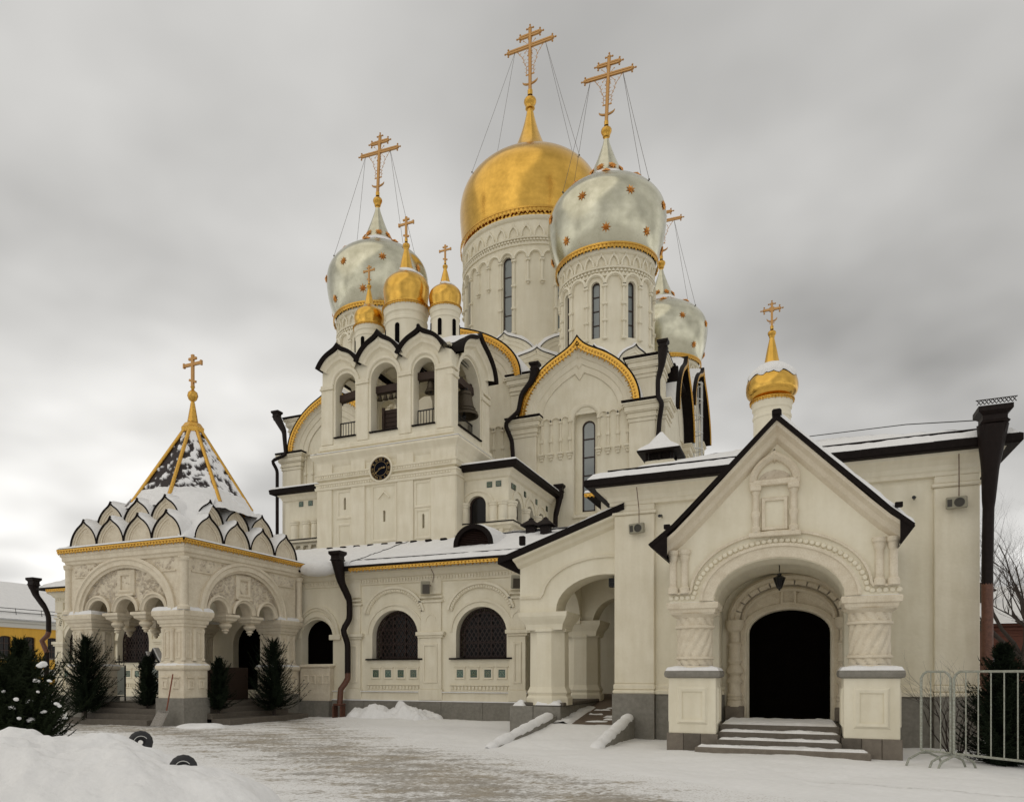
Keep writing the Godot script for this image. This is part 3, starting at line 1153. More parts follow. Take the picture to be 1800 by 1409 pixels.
func zakomara(parent: Node, xf: Transform3D, cx: float, spring: float, hw: float, rise: float, back: float, wallm: MB, hood := false) -> void:
	# keel gable: stepped archivolt, gilded edge, barrel roof with snow behind it
	var path := ogee(cx, spring, hw, rise, 14)
	wallm.xf = xf
	wallm.prism([Vector2(cx - hw + 0.02, spring - 0.05)] + ogee(cx, spring, hw - 0.02, rise - 0.02, 14) + [Vector2(cx + hw - 0.02, spring - 0.05)], -0.5, -0.012, false, true)
	var m := mb(xf)
	if hood:
		m.sweep(path, [[-0.06, -0.4], [-0.06, 0.10], [-0.5, 0.09], [-0.54, 0.06], [-0.78, 0.05], [-0.82, 0.03], [-1.08, 0.02], [-1.1, 0.0]], false, true)
	else:
		m.sweep(path, [[0.0, -0.4], [0.0, 0.48], [-0.30, 0.46], [-0.34, 0.34], [-0.52, 0.26], [-0.56, 0.2], [-0.78, 0.15], [-0.82, 0.09], [-1.08, 0.06], [-1.1, 0.0]], false, true)
	part(m, "archivolt", M.trim, parent)
	var g := mb(xf)
	lace(g, path, 0.44 if not hood else 0.2, 0.5 if not hood else 0.68, 0.17)
	part(g, "gilded_valance", M.gold_trim, parent)
	var e := mb(xf)
	if hood:
		e.sweep(path, [[-0.05, 0.68], [0.07, 0.70], [0.075, -back], [0.0, -back], [-0.05, 0.0], [-0.05, 0.68]], false, false)
	else:
		e.sweep(path, [[0.005, 0.52], [0.07, 0.55], [0.075, -back], [0.0, -back], [0.005, 0.52]], false, false)
	part(e, "roof_edge", M.metal, parent)
	var s := mb(xf)
	var rows := []
	for i in path.size():
		var k := path.size()
		var d: Vector2 = (path[min(i + 1, k - 1)] - path[max(i - 1, 0)]).normalized()
		var t := clampf((absf(d.x) - 0.55) * 3.0, 0, 1) * 0.12
		var row := PackedVector3Array()
		for j in 13:
			var f := j / 12.0
			var gq := sqrt(clampf(f * 8.0, 0, 1)) * (1.0 + 0.5 * noise.get_noise_2d(path[i].x * 2.0 + path[i].y, f * 9.0))
			row.append(Vector3(path[i].x - d.y * 0.08, path[i].y + d.x * 0.08 + t * gq, 0.5 - (back + 0.5) * f))
		rows.append(row)
	s.grid(rows)
	part(s, "roof_snow", M.snow, parent)

func arcade(m: MB, xs: Array, spring: float, bottom: float) -> void:
	# blind arches on hanging colonettes; xs = the colonettes
	for i in xs.size():
		var x: float = xs[i]
		m.sweep([Vector2(x, bottom + 0.3), Vector2(x, spring)], [[0.05, 0], [0.045, 0.07], [0, 0.095], [-0.045, 0.07], [-0.05, 0]], false, true)
		m.bx(x - 0.09, x + 0.09, spring - 0.1, spring + 0.02, 0, 0.14, 0.02)
		m.bx(x - 0.085, x + 0.085, (spring + bottom) / 2 - 0.08, (spring + bottom) / 2 + 0.1, 0, 0.13, 0.02)
		m.bx(x - 0.15, x + 0.15, bottom + 0.2, bottom + 0.3, 0, 0.22, 0.015)
		m.bx(x - 0.11, x + 0.11, bottom + 0.08, bottom + 0.2, 0, 0.15, 0.015)
		m.bx(x - 0.08, x + 0.08, bottom - 0.05, bottom + 0.08, 0, 0.1, 0.015)
		if i < xs.size() - 1:
			var w: float = xs[i + 1] - x
			m.sweep(arc(x + w / 2, spring, w / 2, w / 2, 10), [[0.05, 0], [0.05, 0.1], [-0.04, 0.1], [-0.04, 0]], false, false)

func capped_pilaster(m: MB, x0: float, x1: float, y0: float, y1: float, z: float) -> void:
	m.bx(x0, x1, y0, y1 - 0.9, -0.4, z, 0.02)
	var k := 0.0
	for s in [[0.9, 0.72, 0.04], [0.72, 0.66, 0.1], [0.66, 0.46, 0.06], [0.46, 0.40, 0.14], [0.40, 0.16, 0.18], [0.16, 0.08, 0.25], [0.08, 0.0, 0.30]]:
		m.bx(x0 - s[2], x1 + s[2], y1 - s[0], y1 - s[1], -0.4, z + s[2], 0.012)

func cathedral() -> void:
	var C := thing("cathedral", "five-domed cream cathedral with gilded keel gables behind the bell tower", "cathedral", P(-16.9, 49.0, 0))
	var wm := mb()
	# core
	wm.bx(-27.6, -6.4, -0.5, 16.35, -60.6, -37.55)
	# west bays, south bays
	var tall := [-10.13, -8.95, 9.55, 14.30, 0.62]
	wm.xf = FW(37.0)
	wm.wall(-13.0, -6.6, 0.0, 14.75, [tall], 0.42, 99.0, false)
	wm.wall(-27.4, -20.9, 0.0, 14.75, [[-24.95, -23.77, 9.55, 14.30, 0.62]], 0.42, 99.0, false)
	wm.wall(-20.9, -13.0, 0.0, 17.0, [], 0.42, 99.0, false)
	wm.xf = FW(37.40)
	wm.wall(-10.3, -8.8, 9.0, 15.2, [[-9.80, -9.14, 9.80, 14.02, 0.33]], 0.15, 99.0, false)
	wm.wall(-25.1, -23.6, 9.0, 15.2, [[-24.62, -23.96, 9.80, 14.02, 0.33]], 0.15, 99.0, false)
	wm.xf = FS(-5.9)
	wm.wall(37.6, 45.2, 0.0, 14.75, [], 0.4, 99.0, false)
	wm.wall(45.2, 52.8, 0.0, 17.0, [], 0.4, 99.0, false)
	wm.wall(52.8, 60.4, 0.0, 14.75, [], 0.4, 99.0, false)
	zakomara(C, FW(37.0), -9.83, 14.64, 3.02, 3.6, 5.0, wm)
	zakomara(C, FW(37.0), -24.2, 14.64, 3.02, 3.6, 5.0, wm)
	zakomara(C, FW(37.0), -17.0, 16.9, 4.2, 3.55, 8.0, wm)
	zakomara(C, FS(-5.9), 41.4, 14.64, 3.02, 3.6, 4.5, wm, true)
	zakomara(C, FS(-5.9), 49.0, 16.9, 4.2, 3.55, 7.0, wm, true)
	part(wm, "wall", M.plaster, C)
	var pil := func(f: Transform3D, x: Array, y0: float, y1: float, z: float) -> void:
		var pm := mb(f)
		capped_pilaster(pm, x[0], x[1], y0, y1, z)
		part(pm, "pilaster", M.trim, C)
	for x in [[-13.32, -12.02], [-7.36, -6.12], [-27.82, -26.5], [-22.0, -20.7]]:
		pil.call(FW(37.0), x, 0.0, 14.64, 0.25)
	for x in [[-13.42, -12.42], [-21.6, -20.6]]:
		pil.call(FW(37.0), x, 14.64, 16.92, 0.12)
	for x in [[-7.3, -6.2], [-27.7, -26.6]]:
		pil.call(FW(37.45), x, 14.6, 16.92, 0.14)
	for x in [[36.85, 38.2], [44.6, 45.8], [52.2, 53.4]]:
		pil.call(FS(-5.9), x, 0.0, 14.64, 0.25)
	for x in [[37.35, 38.3], [44.6, 45.6], [52.4, 53.4]]:
		pil.call(FS(-5.9), x, 14.64, 16.92, 0.05)
	# dark roofing and snow on the capitals and the attic
	var rm := mb()
	var sm := mb()
	for q in [[-13.62, -11.72, 36.40, 37.2, 14.66], [-7.66, -5.82, 36.40, 37.4, 14.66], [-28.12, -26.2, 36.40, 37.4, 14.66], [-13.66, -12.18, 36.55, 37.8, 16.94], [-7.7, -5.55, 36.95, 39.2, 16.94], [-28.0, -26.2, 36.95, 39.2, 16.94]]:
		rm = mb()
		rm.bx(q[0], q[1], q[4], q[4] + 0.1, -q[3], -q[2], 0.02)
		part(rm, "flashing", M.metal, C)
		sm = mb()
		snowsheet(sm, P(q[0] + 0.03, q[2] + 0.03, q[4] + 0.1), P(q[1] - 0.03, q[2] + 0.03, q[4] + 0.1), P(q[1] - 0.03, q[3], q[4] + 0.13), P(q[0] + 0.03, q[3], q[4] + 0.13), 0.06, 6, 4, 0.3, 0.15)
		part(sm, "cap_snow", M.snow, C)
	rm = mb()
	rm.bx(-27.9, -6.1, 16.35, 16.55, -60.8, -37.9)
	part(rm, "roofing", M.metal, C)
	rm = mb()
	rm.bx(-7.9, -5.5, 16.98, 17.12, -44.4, -38.9)
	part(rm, "roofing", M.metal, C)
	sm = mb()
	snowsheet(sm, P(-27.8, 38.0, 16.55), P(-6.2, 38.0, 16.55), P(-10.5, 42.6, 19.6), P(-23.3, 42.6, 19.6), 0.15, 30, 10)
	part(sm, "roof_snow", M.snow, C)
	sm = mb()
	snowsheet(sm, P(-6.2, 38.0, 16.55), P(-6.2, 60.0, 16.55), P(-10.5, 55.4, 19.6), P(-10.5, 42.6, 19.6), 0.15, 30, 10)
	part(sm, "roof_snow", M.snow, C)
	sm = mb()
	snowsheet(sm, P(-23.3, 42.6, 19.6), P(-10.5, 42.6, 19.6), P(-10.5, 55.4, 19.9), P(-23.3, 55.4, 19.9), 0.15, 12, 12)
	part(sm, "roof_snow", M.snow, C)
	# window in the west bay
	for x in [-9.80, -24.62]:
		window(C, FW(37.40), 0.0, [x, x + 0.66, 9.80, 14.02, 0.33], -0.08, 5, 1, M.glass)
	var wsill := mb(FW(37.0))
	for x in [-9.54, -24.36]:
		wsill.sweep(arc(x, 14.30, 0.62, 0.62, 16), [[0.28, 0], [0.28, 0.05], [0.1, 0.07], [0.02, 0.04], [0.0, 0.0]], false, false)
		wsill.bx(x - 0.62, x + 0.62, 9.42, 9.57, -0.3, 0.16, 0.02)
	arcade(wsill, [-11.78, -11.30, -10.80, -10.32], 14.35, 12.5)
	arcade(wsill, [-8.86, -8.40, -7.92, -7.45], 14.35, 12.5)
	arcade(wsill, [-26.3, -25.8, -25.3], 14.35, 12.5)
	arcade(wsill, [-14.9, -14.4, -13.9, -13.45], 14.35, 12.5)
	part(wsill, "blind_arcade", M.trim, C)
	# base of the drums with their keel niches
	var kb := mb()
	var niche := func(f: Transform3D, pa: Array, z: float, back: float, base: float) -> void:
		var a := mb(f)
		var b := mb(f)
		var s := mb(f)
		kokoshnik(a, b, s, pa, z, back, base, 2)
		var k := part(a, "keel_niche", M.plaster, C)
		part(b, "metal_edge", M.metal, k)
		part(s, "snow_cover", M.snow, k)
	var main := P(-16.65, 49.6, 0)
	for t in [[5.9, 19.75, 21.55, 22.5, 2.3], [5.12, 21.15, 23.0, 0.0, 2.05]]:
		for k in 8:
			var f := Transform3D(Basis(Vector3.UP, deg_to_rad(k * 45.0 + t[3])), main)
			niche.call(f, ogee(0.0, t[1], t[4], t[2] - t[1], 8), t[0], 1.2, t[1] - 0.6)
	kb.xf = Transform3D()
	kb.facet(main, [[5.9, 18.8], [5.9, 19.9], [5.3, 20.3], [5.3, 21.3], [4.7, 22.4], [4.5, 23.0]], 16, PI / 16)
	for d in [P(-9.6, 41.8, 0), P(-24.2, 41.8, 0), P(-9.05, 57.0, 0)]:
		for k in 8:
			var f := Transform3D(Basis(Vector3.UP, deg_to_rad(k * 45.0)), d)
			niche.call(f, ogee(0.0, 17.55, 1.08, 1.2, 7), 2.82, 0.5, 16.9)
		kb.xf = Transform3D()
		kb.facet(d, [[3.1, 16.3], [3.1, 17.0], [2.85, 17.3], [2.7, 18.2], [2.5, 19.0]], 16, PI / 16)
	part(kb, "drum_base", M.plaster, C)
	# main dome
	var mp := [[4.5, 30.35], [4.62, 30.5], [4.63, 30.95], [4.7, 31.6], [4.79, 32.6], [4.81, 33.45], [4.68, 34.26], [4.34, 34.98], [3.75, 35.62], [3.0, 36.12], [2.25, 36.5], [1.75, 36.8], [1.4, 37.14], [1.12, 37.58], [0.88, 38.1], [0.65, 38.7], [0.45, 39.35], [0.31, 39.9], [0.25, 40.2]]
	onion(C, main, mp, M.gold, "large plain gilded onion dome on the tallest drum", [], 96)
	drum(C, main, 4.52, 22.6, 30.3, 32, 0.60, 23.2, 27.75, 29.05, 4)
	dome_band(C, main, 4.76, 30.95, 0.5, 0.27)
	finial(C, main, 40.95, 0.42, 0.24)
	var x := mb()
	ornate_cross(x, main + Vector3(0, 41.75, 0), 1.15)
	var cn := part(x, "cross", M.cross_gold, C)
	wires(cn, main, 41.75 + 2.62 * 1.15, 1.15, smooth_prof(mp), 34.9)
	# silver domes
	var n := 0
	for d in [[P(-9.6, 41.8, 0), "nearest starred silver onion dome", 0.045], [P(-24.2, 41.8, 0), "starred silver onion dome partly hidden by the belfry cupolas", 0.05], [P(-9.05, 57.0, 0), "distant starred silver onion dome behind the caged ladder", 0.03]]:
		var dm := onion(C, d[0], SILVER, M.silver, d[1], [[24.75, 0.22], [26.5, -0.17], [28.1, 0.22], [29.3, -0.17]], 72)
		drum(C, d[0], 2.48, 18.6, 23.7, 16, 0.46, 19.25, 22.0, 22.85, 1)
		dome_band(C, d[0], 2.76, 24.08, 0.4, 0.2)
		finial(C, d[0], 31.73, 0.29, 0.14)
		var y := mb()
		ornate_cross(y, d[0] + Vector3(0, 32.28, 0), 0.95, d[2])
		cn = part(y, "cross", M.cross_gold, C)
		wires(cn, d[0], 32.28 + 2.62 * 0.95, 0.95, smooth_prof(SILVER), 27.6)
		var cap := mb()
		snowcap(cap, d[0], smooth_prof(SILVER), 28.1, 29.0, 0.04, [-0.35, -0.9, -0.6][n], [1.1, 2.0, 1.5][n], 0.7, 30)
		part(cap, "snow_patch", M.snow, dm)
		n += 1
	# rain pipes
	downpipe(C, [[-11.96, 36.4, 16.95], [-12.13, 36.4, 16.43], [-12.67, 36.35, 15.82], [-12.82, 36.35, 14.98], [-13.45, 36.3, 14.5], [-13.49, 36.35, 14.3], [-13.25, 36.55, 13.61], [-13.17, 36.55, 12.48], [-13.17, 36.55, 10.2]], 0.11, 0.42)
	downpipe(C, [[-5.71, 36.5, 16.95], [-5.78, 36.5, 16.14], [-5.95, 36.5, 15.5], [-5.93, 36.4, 14.66], [-5.72, 36.25, 14.29], [-5.88, 36.5, 13.6], [-5.95, 36.5, 12.55], [-5.95, 36.5, 8.0]], 0.11, 0.42)
	downpipe(C, [[-28.1, 36.6, 16.95], [-27.5, 36.5, 16.02], [-27.3, 36.4, 14.58], [-28.15, 36.2, 14.26], [-28.0, 36.5, 13.75], [-28.0, 36.5, 12.52], [-28.0, 36.5, 6.0]], 0.1, 0.42)
	# roof sails beside the south gables, seen edge on
	var bl := mb()
	bl.bx(-6.3, -5.35, 14.9, 16.9, -38.95, -38.75)
	part(bl, "snow_guard", M.metal, C)

func caged_ladder() -> void:
	# white ladder with safety hoops on the south front
	var L := thing("caged_ladder", "white steel ladder in a round safety cage on the cathedral side", "ladder", P(-5.3, 46.4, 8.0))
	var m := mb()
	for v in [45.9, 46.4]:
		m.tube([P(-5.5, v, 7.5), P(-5.5, v, 18.9)], 0.045, 6)
	var y := 7.8
	while y < 18.1:
		m.tube([P(-5.5, 45.9, y), P(-5.5, 46.4, y)], 0.03, 5)
		y += 0.33
	part(m, "rails", M.white_paint, L)
	y = 9.0
	while y < 19.0:
		var h := mb()
		var p := []
		for i in 13:
			var a := PI * i / 12.0
			p.append(P(-5.5 + sin(a) * 0.5, 46.15 - cos(a) * 0.45, y))
		h.tube(p, 0.04, 5)
		part(h, "hoop", M.white_paint, L)
		y += 0.95
	var st := mb()
	for a in [0.5, 1.1, PI / 2, 2.1, 2.65]:
		st.tube([P(-5.5 + sin(a) * 0.5, 46.15 - cos(a) * 0.45, 9.0), P(-5.5 + sin(a) * 0.5, 46.15 - cos(a) * 0.45, 18.6)], 0.025, 5)
	part(st, "cage_bars", M.white_paint, L)

# ---------------------------------------------------------------- bell tower
func belfry_railing(parent: Node, xf: Transform3D, x0: float, x1: float, y: float, z: float) -> void:
	var m := mb(xf)
	m.bx(x0, x1, y + 0.72, y + 0.77, z - 0.02, z + 0.03)
	m.bx(x0, x1, y + 0.08, y + 0.12, z - 0.02, z + 0.02)
	var k := int((x1 - x0) / 0.13)
	for i in k + 1:
		var x := lerpf(x0, x1, float(i) / k)
		m.bx(x - 0.012, x + 0.012, y, y + 0.75, z - 0.012, z + 0.012)
	part(m, "railing", M.iron, parent)

func bell(at: Vector3, s: float, label: String, group := "", plain := false) -> void:
	# hangs at «at» (its crown); s = its height
	var B := thing("bell", label, "bell", at + Vector3(0, -s, 0), group)
	var m := mb()
	m.lathe(at, [[0.0, 0.0], [0.16 * s, -0.01 * s], [0.27 * s, -0.07 * s], [0.30 * s, -0.16 * s], [0.33 * s, -0.4 * s], [0.38 * s, -0.62 * s], [0.47 * s, -0.82 * s], [0.56 * s, -0.95 * s], [0.56 * s, -1.0 * s], [0.48 * s, -0.98 * s], [0.36 * s, -0.7 * s]], 28)
	for y in [-0.2, -0.72, -0.86]:
		var r := 0.312 if y > -0.3 else (0.425 if y > -0.8 else 0.5)
		m.lathe(at + Vector3(0, y * s, 0), [[r * s, -0.015 * s], [(r + 0.025) * s, 0], [(r - 0.005) * s, 0.015 * s]], 28)
	part(m, "bell_body", M.bronze, B)
	if plain:
		return
	var h := mb()
	for a in 3:
		var d := Vector3(cos(a * PI / 3), 0, sin(a * PI / 3)) * 0.13 * s
		h.tube([at + d, at + d + Vector3(0, 0.1 * s, 0), at - d + Vector3(0, 0.1 * s, 0), at - d], 0.035 * s, 6)
	part(h, "crown_loops", M.iron, B)
	var c := mb()
	c.tube([at + Vector3(0, -0.3 * s, 0), at + Vector3(0, -0.95 * s, 0)], 0.03 * s, 6)
	c.lathe(at + Vector3(0, -1.08 * s, 0), [[0.0, 0], [0.07 * s, 0.03 * s], [0.09 * s, 0.09 * s], [0.05 * s, 0.16 * s], [0.0, 0.18 * s]], 10)
	part(c, "clapper", M.iron, B)

func cupola(parent: Node, c: Vector3, R: float, yeq: float, rd: float, yb: float, ydrum: float, yball: float, ycross: float, label: String, snow := 0.0, slots := true) -> void:
	# small gilded dome: R widest radius at yeq, drum radius rd from ydrum to yb
	var pts := [[rd * 0.98, yb + 0.02], [rd * 1.04, yb + 0.08 * R], [R * 0.95, lerpf(yb, yeq, 0.5)], [R, yeq], [R * 0.965, yeq + 0.25 * R], [R * 0.87, yeq + 0.43 * R], [R * 0.72, yeq + 0.57 * R], [R * 0.53, yeq + 0.69 * R], [R * 0.43, yeq + 0.78 * R], [R * 0.31, yeq + 0.98 * R], [R * 0.185, lerpf(yeq + 1.1 * R, yball, 0.45)], [R * 0.09, lerpf(yeq + 1.1 * R, yball, 0.85)]]
	var dm := onion(parent, c, pts, M.gold, label, [], 44)
	finial(parent, c, yball, 0.16 * R, R * 0.075)
	var x := mb()
	simple_cross(x, c + Vector3(0, yball + 0.25 * R, 0), ycross - yball - 0.25 * R)
	part(x, "cross", M.cross_gold, parent)
	var m := mb()
	m.lathe(c, [[rd, ydrum], [rd, yb - 0.75 * R], [rd * 1.05, yb - 0.72 * R], [rd * 1.05, yb - 0.64 * R], [rd, yb - 0.6 * R], [rd, yb - 0.42 * R], [rd * 1.07, yb - 0.36 * R], [rd * 1.07, yb - 0.25 * R], [rd * 1.12, yb - 0.1 * R], [rd * 1.12, yb], [rd * 0.9, yb + 0.03]], 40)
	var dr := part(m, "drum", M.plaster, parent)
	if slots:
		for k in 6:
			var s := mb(Transform3D(Basis(Vector3.UP, k * PI / 3 + 0.05), c))
			var o := [-rd * 0.06, rd * 0.06, yb - 1.9 * R, yb - 1.0 * R, rd * 0.06]
			s.sweep(MB.outline(o, 8), [[0.05, rd - 0.06], [0.05, rd + 0.03], [0.0, rd + 0.03], [0.0, rd - 0.06]], false, false)
			s.prism(MB.outline(o, 8), rd - 0.1, rd + 0.004, false, false)
			part(s, "slot", M.dark, dr)
	dome_band(parent, c, rd * 1.14, yb + 0.02, 0.16 * R, 0.12 * R)
	if snow > 0.0:
		var sn := mb()
		snowcap(sn, c, smooth_prof(pts), yeq + 0.52 * R, yeq + 0.86 * R, 0.05 * R, -0.3, 2.6, 0.5)
		part(sn, "snow_patch", M.snow, dm)

func bell_tower() -> void:
	var T := thing("bell_tower", "cream bell tower with wavy gabled roof and clock above the gallery roof", "bell tower", P(-16.9, 31.9, 0))
	var w := mb(FW(29.6))
	# lower stage
	w.wall(-20.3, -13.32, 6.0, 11.6, [[-18.94, -18.82, 9.22, 9.72, 0.06], [-16.86, -16.74, 8.5, 9.0, 0.0], [-14.9, -14.78, 8.05, 8.62, 0.06]], 0.4, 99.0, false)
	w.xf = FS(-13.32)
	w.wall(30.01, 34.3, 6.0, 11.6, [], 0.4, 99.0, false)
	w.xf = FN(-20.3)
	w.wall(-34.3, -30.01, 6.0, 11.6, [], 0.4, 99.0, false)
	w.xf = Transform3D()
	w.bx(-20.2, -13.4, 11.3, 12.3, -34.2, -29.7)
	# upper stage: piers and arches; top edges follow the gables
	var gab := [Vector2(-20.2, 15.72)]
	for g in [[-19.17, 16.6, 1.02], [-17.03, 16.8, 1.08], [-14.93, 16.6, 1.06]]:
		for p in gable(g[0], 15.85, g[2] - 0.03, g[1] - 15.85, 6):
			gab.append(p)
	gab.append(Vector2(-13.55, 15.7))
	w.xf = FW(29.75)
	var ops := [[-19.48, -18.40, 12.66, 15.03, 0.54], [-17.58, -16.22, 12.66, 15.0, 0.7], [-15.40, -14.36, 12.66, 15.03, 0.54]]
	w.wall(-20.2, -13.55, 12.2, gab, ops, 0.55)
	var gs := [Vector2(29.76, 15.7)]
	for p in ogee(32.15, 15.75, 1.88, 1.35, 8):
		gs.append(p)
	gs.append(Vector2(34.05, 15.7))
	w.xf = FS(-13.55)
	w.wall(30.31, 34.05, 12.2, gs, [[30.45, 33.0, 12.66, 14.68, 1.28]], 0.55)
	w.xf = FN(-20.2)
	w.wall(-34.05, -30.31, 12.2, 15.9, [[-33.0, -30.5, 12.66, 14.68, 1.28]], 0.55)
	w.xf = FW(33.5)
	w.wall(-19.65, -14.1, 12.2, 16.2, [[-19.3, -18.3, 12.66, 15.0, 0.5], [-17.5, -16.3, 12.66, 15.0, 0.6], [-15.4, -14.4, 12.66, 15.0, 0.5]], 0.5)
	w.xf = Transform3D()
	w.bx(-20.0, -13.7, 16.0, 16.12, -33.9, -29.9)
	part(w, "wall", M.plaster, T)
	# mouldings
	var m := mb(FW(29.6))
	for x in [[-20.36, -19.54], [-18.49, -17.77], [-16.1, -15.3], [-14.43, -13.27]]:
		m.bx(x[0], x[1], 6.0, 10.2, -0.2, 0.09, 0.02)
		m.bx(x[0] - 0.02, x[1] + 0.02, 10.86, 11.5, -0.2, 0.09, 0.02)
	for q in [[-18.88, 9.47, 0.38, 0.62], [-18.88, 8.05, 0.36, 0.5], [-16.8, 8.9, 0.62, 1.25], [-14.84, 9.55, 0.4, 0.55], [-14.84, 8.25, 0.36, 0.62]]:
		m.sweep([Vector2(q[0] - q[2], q[1] - q[3]), Vector2(q[0] + q[2], q[1] - q[3]), Vector2(q[0] + q[2], q[1] + q[3]), Vector2(q[0] - q[2], q[1] + q[3])], [[0.07, 0], [0.07, 0.03], [0.0, 0.05], [-0.05, 0.03], [-0.05, 0]], true, false)
	m.sweep([Vector2(-17.1, 9.55), Vector2(-16.8, 9.85), Vector2(-16.5, 9.55)], [[0.03, 0], [0.03, 0.07], [-0.03, 0.07], [-0.03, 0]], false, true)
	m.xf = FS(-13.32)
	for x in [[29.55, 30.4], [33.5, 34.3]]:
		m.bx(x[0], x[1], 6.0, 10.2, -0.2, 0.09, 0.02)
	# courses round the tower (plan sweeps)
	m.xf = HX
	var ring := [Vector2(-13.32, 34.4), Vector2(-13.32, 29.6), Vector2(-20.3, 29.6), Vector2(-20.3, 34.4)]
	m.sweep(ring, [[0.0, 10.18], [0.13, 10.2], [0.15, 10.3], [0.1, 10.32], [0.1, 10.42], [0.15, 10.46], [0.15, 10.52], [0.0, 10.56]], false, false)
	m.sweep(ring, [[0.0, 10.62], [0.13, 10.66], [0.15, 10.72], [0.1, 10.74], [0.1, 10.84], [0.15, 10.88], [0.15, 10.94], [0.0, 10.98]], false, false)
	m.sweep(ring, [[0.0, 11.25], [0.06, 11.35], [0.12, 11.5], [0.2, 11.6], [0.3, 11.72], [0.3, 11.82], [0.2, 11.86], [-0.2, 12.02]], false, false)
	var ring2 := [Vector2(-13.55, 34.0), Vector2(-13.55, 29.75), Vector2(-20.2, 29.75), Vector2(-20.2, 34.0)]
	m.sweep(ring2, [[0.0, 12.05], [0.12, 12.08], [0.12, 12.24], [0.05, 12.32], [0.0, 12.34]], false, false)
	m.xf = FW(29.6)
	for y in [10.37, 10.79]:
		dentils(m, [Vector2(-20.2, y), Vector2(-13.4, y)], 0.13, 0.07, 0.09, 0.05, 0.14)
	m.xf = FS(-13.32)
	for y in [10.37, 10.79]:
		dentils(m, [Vector2(29.65, y), Vector2(34.2, y)], 0.13, 0.07, 0.09, 0.05, 0.14)
	# upper pilasters
	m.xf = FW(29.75)
	for x in [[-20.24, -19.6], [-18.30, -17.70], [-16.10, -15.50], [-14.24, -13.51]]:
		m.bx(x[0], x[1], 12.34, 14.9, -0.2, 0.06, 0.02)
		m.bx(x[0] - 0.05, x[1] + 0.05, 14.9, 15.0, -0.2, 0.13, 0.02)
		m.bx(x[0] - 0.02, x[1] + 0.02, 15.0, 15.14, -0.2, 0.09, 0.02)
	for o in ops:
		var cx: float = (o[0] + o[1]) / 2
		var hw: float = (o[1] - o[0]) / 2
		m.sweep(arc(cx, o[3] + 0.08, hw + 0.1, o[4] + 0.1, 20), [[0.12, 0], [0.12, 0.08], [0.0, 0.1], [-0.04, 0.05], [-0.04, 0]], false, true)
	for g in [[-19.17, 16.6, 1.02], [-17.03, 16.8, 1.08], [-14.93, 16.6, 1.06]]:
		m.sweep(gable(g[0], 15.85, g[2], g[1] - 15.85, 8), [[0.0, 0.3], [-0.12, 0.28], [-0.2, 0.18], [-0.3, 0.14], [-0.34, 0.05], [-0.4, 0.0]], false, true)
	m.xf = FS(-13.55)
	for x in [[29.72, 30.3], [33.15, 34.07]]:
		m.bx(x[0], x[1], 12.34, 14.6, -0.2, 0.06, 0.02)
		m.bx(x[0] - 0.05, x[1] + 0.05, 14.6, 14.7, -0.2, 0.13, 0.02)
		m.bx(x[0] - 0.02, x[1] + 0.02, 14.7, 14.85, -0.2, 0.1, 0.02)
		m.bx(x[0] - 0.05, x[1] + 0.05, 14.92, 15.02, -0.2, 0.13, 0.02)
	m.sweep(arc(31.725, 14.7, 1.4, 1.4, 24), [[0.12, 0], [0.12, 0.08], [0.0, 0.1], [-0.04, 0.05], [-0.04, 0]], false, true)
	m.sweep(ogee(32.15, 15.75, 1.88, 1.35, 8), [[0.0, 0.3], [-0.12, 0.28], [-0.2, 0.18], [-0.3, 0.14], [-0.34, 0.05], [-0.4, 0.0]], false, true)
	part(m, "mouldings", M.trim, T)
	var sl := mb(HX)
	snowledge(sl, [Vector2(-13.02, 34.3), Vector2(-13.02, 29.3), Vector2(-20.6, 29.3), Vector2(-20.6, 34.3)], -0.22, 11.84, 0.035)
	part(sl, "ledge_snow", M.snow, T)
	# roof: gables run back from the west, one big gable from the south
	var e: MB
	var s: MB
	for g in [[-19.17, 16.6, 1.06], [-17.03, 16.8, 1.12], [-14.93, 16.6, 1.10]]:
		e = mb(FW(29.75))
		s = mb(FW(29.75))
		var pa := gable(g[0], 15.80, g[2], g[1] - 15.70, 8)
		e.sweep(pa, [[-0.05, 0.40], [0.10, 0.46], [0.12, 0.40], [0.10, -4.3], [0.0, -4.3], [-0.05, 0.40]], false, false)
		var rows := []
		for i in pa.size():
			var row := PackedVector3Array()
			for j in 10:
				var f := j / 9.0
				row.append(Vector3(pa[i].x, pa[i].y + 0.14 + 0.05 * sqrt(minf(1, f * 6)) * (1 + noise.get_noise_2d(pa[i].x * 4, f * 8)), 0.38 - 4.6 * f))
			rows.append(row)
		s.grid(rows)
		part(e, "roof", M.metal, T)
		part(s, "roof_snow", M.snow, T)
	e = mb(FS(-13.55))
	s = mb(FS(-13.55))
	var pb := ogee(32.15, 15.66, 2.0, 1.5, 10)
	e.sweep(pb, [[-0.05, 0.40], [0.10, 0.46], [0.12, 0.40], [0.10, -3.0], [0.0, -3.0], [-0.05, 0.40]], false, false)
	var rows2 := []
	for i in pb.size():
		var row := PackedVector3Array()
		for j in 8:
			var f := j / 7.0
			row.append(Vector3(pb[i].x, pb[i].y + 0.14 + 0.07 * sqrt(minf(1, f * 6)) * (1 + noise.get_noise_2d(pb[i].x * 4, f * 8)), 0.36 - 3.2 * f))
		rows2.append(row)
	s.grid(rows2)
	part(e, "roof", M.metal, T)
	part(s, "roof_snow", M.snow, T)
	# sills, railings, woodwork
	var sd: MB
	for o in ops:
		sd = mb(FW(29.75))
		sd.bx(o[0] - 0.06, o[1] + 0.04, 12.60, 12.66, -0.5, 0.1, 0.01)
		part(sd, "sill", M.metal, T)
	sd = mb(FS(-13.55))
	sd.bx(30.4, 33.05, 12.60, 12.66, -0.5, 0.1, 0.01)
	part(sd, "sill", M.metal, T)
